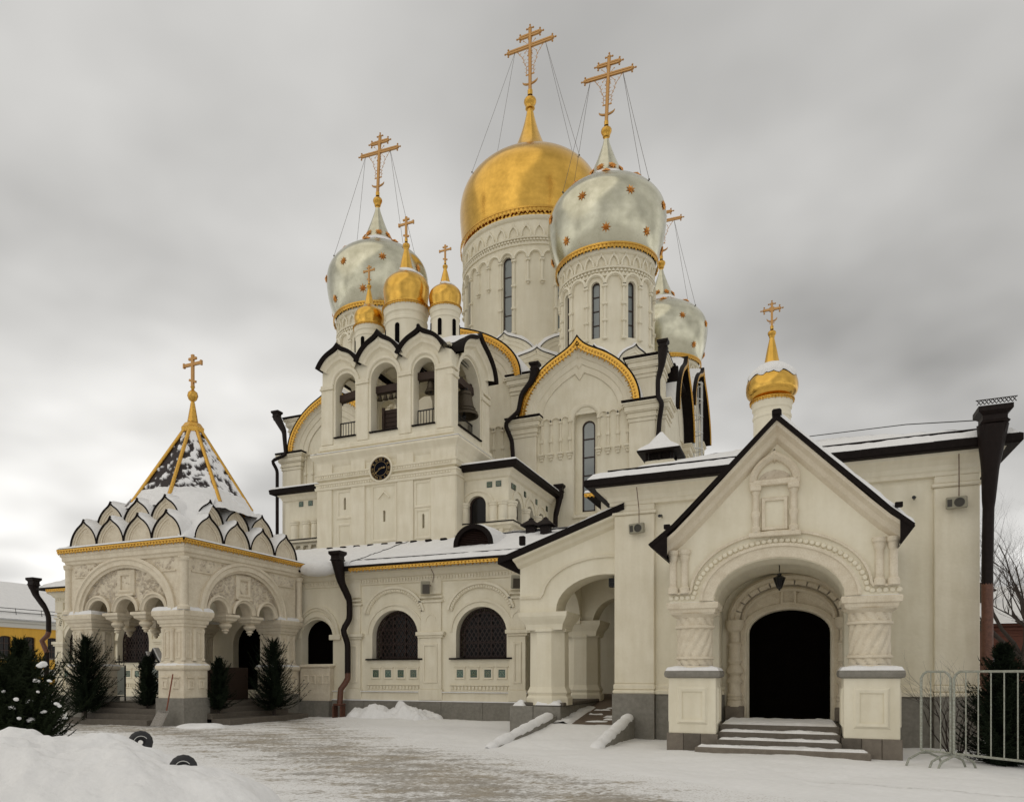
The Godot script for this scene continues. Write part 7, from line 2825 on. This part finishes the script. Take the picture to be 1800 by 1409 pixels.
func snow_lump(parent: Node, at: Vector3, r: float, sd: float) -> void:
	var m := mb()
	var rows := []
	for j in 9:
		var b := lerpf(-1.3, PI / 2, j / 8.0)
		var row := PackedVector3Array()
		for i in 16:
			var a := TAU * i / 16.0
			var k := 1.0 + 0.6 * noise.get_noise_3d(cos(a) * 3 + sd, sin(a) * 3, b * 2)
			row.append(at + Vector3(cos(a) * cos(b) * r * 1.25 * k, sin(b) * r * 0.8, sin(a) * cos(b) * r * k))
		rows.append(row)
	m.grid(rows, true)
	part(m, "snow_clump", M.snow, parent)

func branch(m: MB, r: RandomNumberGenerator, p: Vector3, d: Vector3, ln: float, rad: float, depth: int) -> void:
	var pts := [p]
	var rr := [rad]
	var c := p
	var dd := d
	for i in 4:
		dd = (dd + Vector3(r.randf_range(-0.22, 0.22), r.randf_range(-0.1, 0.2), r.randf_range(-0.22, 0.22))).normalized()
		c += dd * ln / 4.0
		pts.append(c)
		rr.append(rad * (1.0 - 0.13 * (i + 1)))
	m.tube(pts, rr, 5 if depth > 2 else 3, false)
	if depth == 0:
		return
	var k := 3 if depth > 1 else 4
	for i in k:
		var t := r.randi_range(2, 4)
		var ax := Vector3(r.randf_range(-1, 1), r.randf_range(-0.3, 0.3), r.randf_range(-1, 1)).normalized()
		var nd := dd.rotated(ax.cross(dd).normalized(), r.randf_range(0.3, 0.85))
		branch(m, r, pts[t], (nd + Vector3(0, 0.12, 0)).normalized(), ln * r.randf_range(0.55, 0.8), rr[t] * 0.62, depth - 1)

func plants() -> void:
	conifer("spruce_tree", "tall bushy dark spruce on the steps under the far porch arch", "spruces set round the porch", P(-21.85, 18.05, 0.15), 2.7, 1.3, 3, M.needle, 1.7)
	conifer("spruce_tree", "narrow dark spruce standing in front of the notice boards", "spruces set round the porch", P(-19.75, 18.75, 0.45), 1.75, 0.6, 4, M.needle, 1.8)
	conifer("spruce_tree", "half hidden dark spruce behind the porch corner pier", "spruces set round the porch", P(-17.75, 19.95, 0.3), 1.85, 0.6, 5, M.needle, 1.8)
	conifer("spruce_tree", "bushy dark spruce on the steps facing the drainpipe", "spruces set round the porch", P(-17.25, 22.3, 0.17), 2.6, 1.2, 6, M.needle, 1.7)
	var pine := conifer("snowy_pine", "dense dark pine with snow clumps behind the snow mound", "", P(-13.05, 9.35, 0.0), 2.2, 1.02, 8, M.needle_pine, 3.4, 0.02, [[0.0, 1.28, 1.15], [1.28, 1.72, 0.95], [1.72, 2.3, 0.6]])
	var r := RandomNumberGenerator.new()
	r.seed = 12
	var n := 0
	# snow caught on the boughs: offset from the trunk, height, size
	for q in [[0.94, -0.22, 1.83, 0.067], [0.65, -0.15, 1.54, 0.043], [0.74, -0.59, 1.22, 0.038], [0.60, -0.22, 1.17, 0.038], [0.38, -0.42, 1.06, 0.043], [1.34, -0.27, 1.14, 0.034], [0.75, -0.05, 0.98, 0.034], [0.64, -0.46, 0.88, 0.034], [1.13, -0.25, 1.54, 0.029], [0.53, -0.15, 0.84, 0.053], [1.39, -0.24, 1.10, 0.029], [0.26, -0.49, 1.35, 0.029], [1.17, 0.06, 0.87, 0.024], [1.08, -0.43, 1.35, 0.024]]:
		var at := P(-13.05 + q[0], 9.35 + q[1], q[2])
		snow_lump(pine, at, q[3], n * 3.1)
		snow_lump(pine, at + Vector3(sin(n * 1.7), -0.4, cos(n * 2.1)) * q[3] * 0.9, q[3] * 0.8, n * 5.3)
		n += 1
	conifer("dark_spruce", "tall black-green spruce directly behind the steel barrier", "spruces behind the barrier", P(3.45, 17.0, 0), 2.15, 0.75, 21, M.needle, 2.6, 0.02)
	conifer("dark_spruce", "black-green spruce by the frame edge behind the barrier", "spruces behind the barrier", P(4.35, 16.9, 0), 2.35, 0.85, 22, M.needle, 2.6, 0.02)
	# leafless shrub
	var S := thing("bare_shrub", "leafless reddish-brown shrub between barrier and chapel wall", "shrub", P(2.9, 18.3, 0))
	var m := mb()
	r.seed = 5
	for i in 12:
		var a := r.randf() * TAU
		branch(m, r, P(2.9 + cos(a) * 0.1, 18.3 + sin(a) * 0.1, 0), Vector3(cos(a) * 0.35, 1, sin(a) * 0.35).normalized(), r.randf_range(0.7, 1.15), 0.016, 2)
	part(m, "twigs", M.bark, S)
	# bare trees beyond the brick house
	for q in [[8.7, 38.2, 5.6, 31, "bare tree leaning over the brick house roof"], [11.3, 42.5, 6.0, 37, "larger bare tree cut off by the picture edge"]]:
		var T := thing("bare_tree", q[4], "tree", P(q[0], q[1], 0), "bare trees on the right")
		var t := mb()
		r.seed = q[3]
		t.tube([P(q[0], q[1], -0.1), P(q[0] - 0.1, q[1], 1.2), P(q[0] - 0.35, q[1], 2.4)], [0.2, 0.16, 0.13], 8)
		part(t, "trunk", M.bark, T)
		var c := mb()
		for i in 6:
			var a := -0.4 + i * 0.95
			branch(c, r, P(q[0] - 0.33, q[1], 2.25), Vector3(cos(a) * 0.75 - 0.25, 1.0, sin(a) * 0.6).normalized(), q[2] * r.randf_range(0.42, 0.6), 0.1, 5)
		part(c, "crown", M.bark, T)

# ---------------------------------------------------------------- houses behind
func yellow_house() -> void:
	var Y := thing("yellow_house", "far yellow house with snowy hipped roof beyond the porch", "house", P(-66, 48, 0))
	var w := mb(FS(-60.0))
	var ops := []
	for i in 7:
		var x := 41.75 + i * 2.22 - 4.44
		ops.append([x - 0.52, x + 0.52, -1.4, 0.6, 0.1])
		ops.append([x - 0.52, x + 0.52, 3.05, 4.75, 0.14])
	w.wall(32.0, 64.0, -2.5, 6.0, ops, 0.3, 99.0, false)
	w.xf = FW(32.0)
	w.wall(-74.0, -60.01, -2.5, 6.0, [], 0.3, 99.0, false)
	part(w, "wall", M.yellow_wall, Y)
	for o in ops:
		if o[1] < 52.0:
			window(Y, FS(-60.0), 0.0, o, -0.2, 3, 2, M.glass_dark, 0.07, 0.1)
			var s := mb(FS(-60.0))
			s.bx(o[0] - 0.1, o[1] + 0.1, o[2] - 0.1, o[2], -0.1, 0.12, 0.02)
			part(s, "sill", M.granite, Y)
	var m := mb(FS(-60.0))
	m.bx(32.0, 64.0, 1.5, 1.95, -0.1, 0.08, 0.02)
	m.bx(32.0, 64.0, 1.95, 2.08, -0.1, 0.2, 0.02)
	m.bx(31.8, 64.0, 5.6, 6.0, -0.1, 0.2, 0.03)
	m.bx(31.6, 64.0, 6.0, 6.25, -0.1, 0.4, 0.03)
	part(m, "string_course", M.white_paint, Y)
	var r := mb()
	r.quad(P(-59.4, 31.4, 6.25), P(-59.4, 64.5, 6.25), P(-67.0, 58.0, 10.0), P(-67.0, 39.5, 10.0))
	r.quad(P(-74.6, 31.4, 6.25), P(-59.4, 31.4, 6.25), P(-67.0, 39.5, 10.0), P(-67.0, 39.5, 10.0))
	part(r, "roof", M.metal, Y)
	var s := mb()
	snowsheet(s, P(-59.4, 31.4, 6.3), P(-59.4, 64.5, 6.3), P(-67.0, 58.0, 10.05), P(-67.0, 39.5, 10.05), 0.25, 30, 14, 0.2, 0.6, [1, 2, 3])
	part(s, "roof_snow", M.snow, Y)
	s = mb()
	snowsheet(s, P(-74.6, 31.4, 6.3), P(-59.4, 31.4, 6.3), P(-66.9, 39.5, 10.05), P(-67.1, 39.5, 10.05), 0.25, 20, 14, 0.2, 0.6, [1, 2, 3])
	part(s, "roof_snow", M.snow, Y)
	var g := mb()
	g.tube([P(-59.9, 32.0, 7.2), P(-59.9, 64.0, 7.2)], 0.03, 4)
	g.tube([P(-59.9, 32.0, 6.9), P(-59.9, 64.0, 6.9)], 0.03, 4)
	for i in 12:
		g.tube([P(-59.8, 33.0 + i * 2.4, 6.5), P(-59.95, 33.0 + i * 2.4, 7.25)], 0.03, 4)
	part(g, "roof_rail", M.iron, Y)

func brick_house() -> void:
	var B := thing("brick_house", "low dark red brick house with snowy roof behind the spruces", "house", P(18, 50, 0))
	var w := mb(FW(46.0))
	w.wall(5.0, 34.0, 0.0, 4.2, [[8.6, 9.5, 1.2, 2.7, 0.15], [12.0, 12.9, 1.2, 2.7, 0.15]], 0.3, 99.0, false)
	w.xf = FN(5.0)
	w.wall(-58.0, -46.31, 0.0, 4.2, [], 0.3, 99.0, false)
	part(w, "wall", M.brick_red, B)
	for x in [8.6, 12.0]:
		window(B, FW(46.0), 0.0, [x, x + 0.9, 1.2, 2.7, 0.15], -0.2, 2, 2, M.glass)
	var m := mb(FW(46.0))
	for y in [3.55, 3.85, 4.05]:
		m.bx(4.95, 34.0, y, y + 0.12, -0.1, (y - 3.3) * 0.18, 0.02)
	part(m, "cornice", M.brick_red, B)
	var s := mb()
	snowsheet(s, P(4.6, 45.6, 4.2), P(34.0, 45.6, 4.2), P(34.0, 52.0, 6.4), P(8.0, 52.0, 6.4), 0.2, 40, 12, 0.3, 0.3, [1, 2])
	part(s, "roof_snow", M.snow, B)
	for q in [[7.3, 47.4, 0.9], [8.9, 49.0, 1.0]]:
		var c := mb()
		var b := P(q[0], q[1], 4.6)
		c.cbox(b + Vector3(0, 0.6, 0), Vector3(q[2] * 0.7, 1.8, q[2] * 0.7), 0.03)
		c.facet(b, [[q[2] * 0.85, 1.45], [q[2] * 0.85, 1.52], [0.0, 2.0]], 4, PI / 4)
		part(c, "chimney", M.wood, B)

# ---------------------------------------------------------------- small things
func lantern(at: Vector3, s: float, label: String, square: bool) -> void:
	# hangs from «at»
	var L := thing("lantern", label, "lantern", at + Vector3(0, -s, 0))
	var c := mb()
	c.tube([at + Vector3(0, 0.3, 0), at], 0.012, 5)
	c.tube([at, at + Vector3(0, -0.15 * s, 0)], 0.02 * s, 5)
	part(c, "chain", M.iron, L)
	var m := mb()
	var g := mb()
	if square:
		for x in [-1, 1]:
			for z in [-1, 1]:
				m.box(at + Vector3(x * 0.36 * s, -0.6 * s, z * 0.36 * s), Vector3(0.08, 0.76, 0.08) * s)
		for y in [-0.2, -0.6, -1.0]:
			for k in 4:
				var d := Vector3(0, 0, 0.36 * s).rotated(Vector3.UP, k * PI / 2)
				m.bar(at + d + d.cross(Vector3.UP) + Vector3(0, y * s, 0), at + d - d.cross(Vector3.UP) + Vector3(0, y * s, 0), 0.07 * s, 0.06 * s)
		g.box(at + Vector3(0, -0.6 * s, 0), Vector3(0.66, 0.76, 0.66) * s)
	else:
		m.facet(at, [[0.03 * s, -0.1 * s], [0.12 * s, -0.14 * s], [0.09 * s, -0.22 * s], [0.3 * s, -0.34 * s], [0.32 * s, -0.38 * s]], 6)
		for k in 6:
			var a := TAU * k / 6.0
			m.bar(at + Vector3(cos(a) * 0.3 * s, -0.36 * s, sin(a) * 0.3 * s), at + Vector3(cos(a) * 0.13 * s, -0.86 * s, sin(a) * 0.13 * s), 0.035 * s, 0.035 * s)
		m.facet(at, [[0.15 * s, -0.84 * s], [0.15 * s, -0.9 * s], [0.05 * s, -0.96 * s], [0.06 * s, -1.0 * s], [0.0, -1.05 * s]], 6)
		g.facet(at, [[0.27 * s, -0.38 * s], [0.12 * s, -0.84 * s]], 6)
	part(m, "frame", M.iron, L)
	part(g, "glass_body", M.glass_dark, L)

func floodlight(at: Vector3, label: String, wire: Array) -> void:
	var L := thing("floodlight", label, "lamp", at, "lamps under the gallery eave")
	var b := Transform3D(Basis(Vector3.UP, 0.5) * Basis(Vector3.RIGHT, 0.25), at)
	var m := mb(b)
	m.cbox(Vector3.ZERO, Vector3(0.34, 0.46, 0.16), 0.02)
	part(m, "housing", M.speaker, L)
	var g := mb(b)
	g.box(Vector3(0.02, -0.04, 0.083), Vector3(0.26, 0.34, 0.012))
	part(g, "lens", M.lamp_glass, L)
	var w := mb()
	w.bar(at + Vector3(0, 0.1, -0.1), at + Vector3(0.1, 0.1, -0.3), 0.05, 0.05)
	var p := [at + Vector3(0.2, 0.2, -0.2)]
	for q in wire:
		p.append(at + q)
	w.tube(p, 0.012, 4)
	part(w, "bracket", M.pipe_new, L)

func loudspeaker(at: Vector3, label: String) -> void:
	var L := thing("loudspeaker", label, "loudspeaker", at, "loudspeakers on the chapel wall")
	var b := Transform3D(Basis(Vector3.UP, -0.25) * Basis(Vector3.RIGHT, 0.12), at)
	var m := mb(b)
	m.cbox(Vector3.ZERO, Vector3(0.40, 0.26, 0.14), 0.02)
	part(m, "housing", M.speaker, L)
	var g := mb(b)
	g.sweep(arc(0.06, 0, 0.085, 0.085, 20, TAU, 0.0), [[0.015, 0.065], [0.015, 0.085], [-0.01, 0.085], [-0.01, 0.065]], false, false)
	g.prism(arc(0.06, 0, 0.08, 0.08, 19, TAU, TAU / 20.0), 0.06, 0.074, false, false)
	g.box(Vector3(-0.12, 0, 0.073), Vector3(0.09, 0.16, 0.006))
	part(g, "grille", M.speaker_mesh, L)
	var w := mb()
	w.tube([at + Vector3(0.05, 0.12, -0.04), at + Vector3(0.05, 0.5, -0.03), at + Vector3(0.02, 1.05, 0.14)], 0.01, 4)
	part(w, "cable", M.pipe_new, L)

func camera_dome(at: Vector3, label: String) -> void:
	var L := thing("security_camera", label, "camera", at)
	var m := mb()
	m.bar(at, at + Vector3(0.02, 0.03, 0.14), 0.03, 0.03)
	part(m, "bracket", M.speaker, L)
	m = mb()
	m.tube([at + Vector3(-0.01, 0.03, 0.1), at + Vector3(-0.03, 0.0, 0.26)], 0.04, 10)
	part(m, "housing", M.rubber, L)

func barrier_panel(a: Vector3, b: Vector3, n: int, label: String) -> void:
	var B := thing("crowd_barrier", label, "barrier", (a + b) / 2, "crowd barriers by the chapel corner")
	var m := mb()
	var d := (b - a).normalized()
	var lo := Vector3(0, 0.26, 0)
	var hi := Vector3(0, 1.70, 0)
	m.tube([a + lo, a + hi - Vector3(0, 0.12, 0), a + hi + d * 0.05 - Vector3(0, 0.04, 0), a + hi + d * 0.12, b + hi - d * 0.12, b + hi - d * 0.05 - Vector3(0, 0.04, 0), b + hi - Vector3(0, 0.12, 0), b + lo], 0.022, 8)
	m.tube([a + lo, b + lo], 0.02, 8)
	part(m, "rail", M.barrier, B)
	for i in range(1, n):
		var p := a.lerp(b, float(i) / n)
		var q := mb()
		q.tube([p + lo, p + hi], 0.0105, 6)
		part(q, "bar", M.barrier, B)
	var s := d.cross(Vector3.UP).normalized()
	for p in [a + d * 0.06, b - d * 0.06]:
		var f := mb()
		f.tube([p - s * 0.42 + Vector3(0, 0.0, 0), p - s * 0.36 + Vector3(0, 0.12, 0), p - s * 0.1 + Vector3(0, 0.22, 0), p + s * 0.1 + Vector3(0, 0.22, 0), p + s * 0.36 + Vector3(0, 0.12, 0), p + s * 0.42], 0.02, 7)
		f.tube([p + Vector3(0, 0.2, 0), p + lo], 0.02, 7)
		part(f, "foot", M.barrier, B)

func notice_board() -> void:
	var c := P(-22.45, 20.0, 0.68)
	var N := thing("notice_board", "slim iron notice stand topped by a small cross in the porch", "notice board", c)
	var m := mb()
	for x in [-0.3, 0.3]:
		m.bx(c.x + x - 0.02, c.x + x + 0.02, 0.66, 1.98, c.z - 0.02, c.z + 0.02)
	for y in [0.85, 1.95]:
		m.bx(c.x - 0.3, c.x + 0.3, y, y + 0.035, c.z - 0.02, c.z + 0.02)
	m.bx(c.x - 0.012, c.x + 0.012, 1.95, 2.35, c.z - 0.012, c.z + 0.012)
	m.bx(c.x - 0.1, c.x + 0.1, 2.2, 2.225, c.z - 0.012, c.z + 0.012)
	for k in [-1, 1]:
		var p := []
		for i in 12:
			var a := i / 11.0 * 4.6
			p.append(Vector3(c.x + k * (0.2 - cos(a) * 0.08 * (1 - i / 16.0)), 2.05 + sin(a) * 0.07, c.z))
		m.tube(p, 0.012, 5)
	part(m, "frame", M.iron, N)
	var s := mb()
	s.bx(c.x - 0.27, c.x + 0.27, 0.9, 1.93, c.z - 0.006, c.z + 0.006)
	part(s, "sheet", M.paper, N)

func notice_case() -> void:
	var c := P(-21.1, 20.4, 0.68)
	var N := thing("notice_case", "dark twin-gabled notice case with snowy little roofs in the porch", "notice board", c)
	var m := mb()
	var sn := mb()
	var k := 0
	for x in [-0.32, 0.30]:
		var y := 2.0 + 0.12 * k
		var z := c.z + 0.25 * k
		for t in [-0.28, 0.28]:
			m.bx(c.x + x + t - 0.03, c.x + x + t + 0.03, 0.66, y, z - 0.06, z + 0.06)
		for t in [0.95, 1.45, y - 0.06]:
			m.bx(c.x + x - 0.28, c.x + x + 0.28, t, t + 0.05, z - 0.05, z + 0.05)
		m.xf = Transform3D(Basis(), Vector3(c.x + x, 0, z))
		m.sweep([Vector2(-0.38, y - 0.08), Vector2(-0.2, y + 0.14), Vector2(0, y + 0.46), Vector2(0.2, y + 0.14), Vector2(0.38, y - 0.08)], [[0.0, 0.16], [-0.07, 0.16], [-0.07, -0.16], [0.0, -0.16], [0.0, 0.16]], false, true)
		for t in 5:
			var a := TAU * t / 5.0
			m.lathe(Vector3(cos(a) * 0.07, y + 0.1 + sin(a) * 0.07, 0), [[0.0, -0.02], [0.03, 0], [0.0, 0.02]], 6)
		m.xf = Transform3D()
		sn.xf = Transform3D(Basis(), Vector3(c.x + x, 0, z))
		sn.sweep([Vector2(0.0, y + 0.47), Vector2(0.2, y + 0.15), Vector2(0.36, y - 0.05)], [[0.0, 0.15], [0.035, 0.12], [0.04, -0.1], [0.0, -0.15]], false, true)
		k += 1
	part(m, "frame", M.iron, N)
	part(sn, "roof_snow", M.snow, N)
	k = 0
	for x in [-0.32, 0.30]:
		var z := c.z + 0.25 * k
		for t in [[1.02, 1.42], [1.53, 1.93]]:
			var s := mb()
			s.bx(c.x + x - 0.2, c.x + x + 0.2, t[0], t[1], z - 0.01, z + 0.01)
			part(s, "sheet", M.paper, N)
		k += 1

func shovel() -> void:
	var S := thing("snow_shovel", "steel snow shovel with red-brown handle leaning on the porch corner pier", "shovel", P(-18.25, 18.1, 0))
	var top := P(-18.22, 18.36, 1.66)
	var mid := P(-18.30, 18.16, 0.44)
	var m := mb()
	m.tube([top, mid, mid + (mid - top) * 0.18], 0.022, 8)
	part(m, "handle", M.handle, S)
	var b := mb()
	var rows := []
	for j in 7:
		var t := j / 6.0
		var row := PackedVector3Array()
		for i in 9:
			var s := i / 8.0 * 2 - 1
			row.append(P(-18.36 - 0.10 * t + s * lerpf(0.245, 0.255, t), 18.13 - 0.20 * t - 0.05 * (s * s) , 0.47 - 0.46 * t))
		rows.append(row)
	b.grid(rows)
	b.bar(P(-18.60, 18.10, 0.48), P(-18.12, 18.10, 0.48), 0.03, 0.03)
	part(b, "blade", M.steel, S)

func tyre(at: Vector3, r: float, yaw: float, label: String) -> void:
	var T := thing("half_buried_tyre", label, "tyre", at, "old tyres stuck in the snow mound")
	var b := Basis(Vector3.UP, yaw)
	var m := mb(Transform3D(b, at))
	var rows := []
	for i in 33:
		var a := TAU * i / 32.0
		var row := PackedVector3Array()
		for j in 12:
			var q := TAU * j / 12.0
			var tr := 0.66 * r * (1.0 + (0.06 if i % 2 == 0 and absf(q - PI) > 2.2 else 0.0))
			row.append(Vector3(cos(a) * (r + cos(q) * tr), sin(a) * (r + cos(q) * tr), sin(q) * tr * 0.95))
		rows.append(row)
	m.grid(rows, false)
	part(m, "tread", M.rubber, T)
	var w := mb(Transform3D(b, at))
	w.sweep(arc(0, 0, r * 1.0, r * 1.0, 24, PI * 0.9, PI * 0.2), [[0.0, 0.58 * r], [0.0, 0.66 * r], [-0.08 * r, 0.66 * r], [-0.08 * r, 0.58 * r]], false, true)
	part(w, "white_band", M.white_paint, T)

func railing() -> void:
	var R := thing("railing", "low white metal railing beside the gallery end", "railing", P(-33.6, 24.2, 0))
	var m := mb()
	for y in [0.35, 1.32]:
		m.tube([P(-33.3, 23.9, y), P(-31.3, 23.9, y)], 0.03, 6)
	part(m, "rail", M.white_paint, R)
	for i in 9:
		var b := mb()
		b.tube([P(-33.3 + i * 0.25, 23.9, 0.0), P(-33.3 + i * 0.25, 23.9, 1.32)], 0.02, 5)
		part(b, "bar", M.white_paint, R)

func small_things() -> void:
	heap("snow_mound", "large smooth mound of shovelled snow in the near corner", -7.45, 5.6, 2.65, 2.1, 1.0, 0.5, 0.2, 0.9, 170)
	heap("snow_pile", "lumpy pile of cleared snow against the gallery plinth", -13.3, 24.1, 2.3, 0.8, 0.56, 0.0, 0.8, 0.9)
	heap("snow_drift", "small ridge of snow at the foot of the porch corner pier", -16.95, 18.25, 0.95, 0.4, 0.17, 0.3, 0.3, 0.9, 50)
	tyre(P(-7.52, 7.03, 0.79), 0.09, 0.9, "farther black tyre poking out of the snow mound")
	tyre(P(-6.11, 6.31, 0.62), 0.09, 0.7, "nearer black tyre with white band poking out of the snow mound")
	lantern(P(-0.37, 18.7, 3.98), 0.42, "pointed dark lantern hanging in the gabled portal arch", false)
	lantern(P(-4.62, 21.0, 4.36), 0.28, "square dark lantern hanging in the ramp passage", true)
	floodlight(P(-12.32, 24.75, 4.82), "grey floodlight on the pilaster between the two latticed windows", [Vector3(0.22, 0.5, -0.25), Vector3(0.18, 0.85, 0.1)])
	floodlight(P(-8.82, 24.75, 4.85), "grey floodlight at the gallery end beside the passage roof", [Vector3(0.2, 0.4, -0.25), Vector3(0.2, 0.7, 0.0)])
	loudspeaker(P(-3.80, 20.02, 5.46), "beige loudspeaker box on the pilaster above the ramp passage")
	loudspeaker(P(3.2, 20.02, 5.46), "beige loudspeaker box on the pilaster near the big corner drainpipe")
	camera_dome(P(-3.2, 20.3, 5.74), "tiny black camera on the wall beside the ramp passage pilaster")
	camera_dome(P(2.42, 20.3, 5.66), "tiny black camera on the wall between portal roof and corner pilaster")
	var a0 := P(2.06, 16.31, 0)
	var a1 := P(2.45, 15.88, 0)
	var b0 := P(2.49, 15.83, 0)
	var b1 := P(4.10, 13.95, 0)
	barrier_panel(a0, a1, 3, "short end section of pale steel crowd barrier nearest the portal")
	barrier_panel(b0, b1, 11, "long pale steel crowd barrier running out of the picture")
	notice_board()
	notice_case()
	shovel()
	railing()
	var pt := mb()
	pt.bx(-19.6, -19.5, 0.68, 1.92, -23.6, -19.4, 0.01)
	lone(pt, "dark_partition", M.wood, P(-19.55, 21.5, 0.68), "low dark brown partition inside the porch behind the spruces", "partition")

func _ready() -> void:
	rng.seed = 7
	setup()
	materials()
	cathedral()
	caged_ladder()
	bell_tower()
	stair_block(1)
	stair_block(-1)
	gallery()
	porch()
	chapel_wing()
	portal()
	passage()
	ground()
	yellow_house()
	brick_house()
	plants()
	small_things()
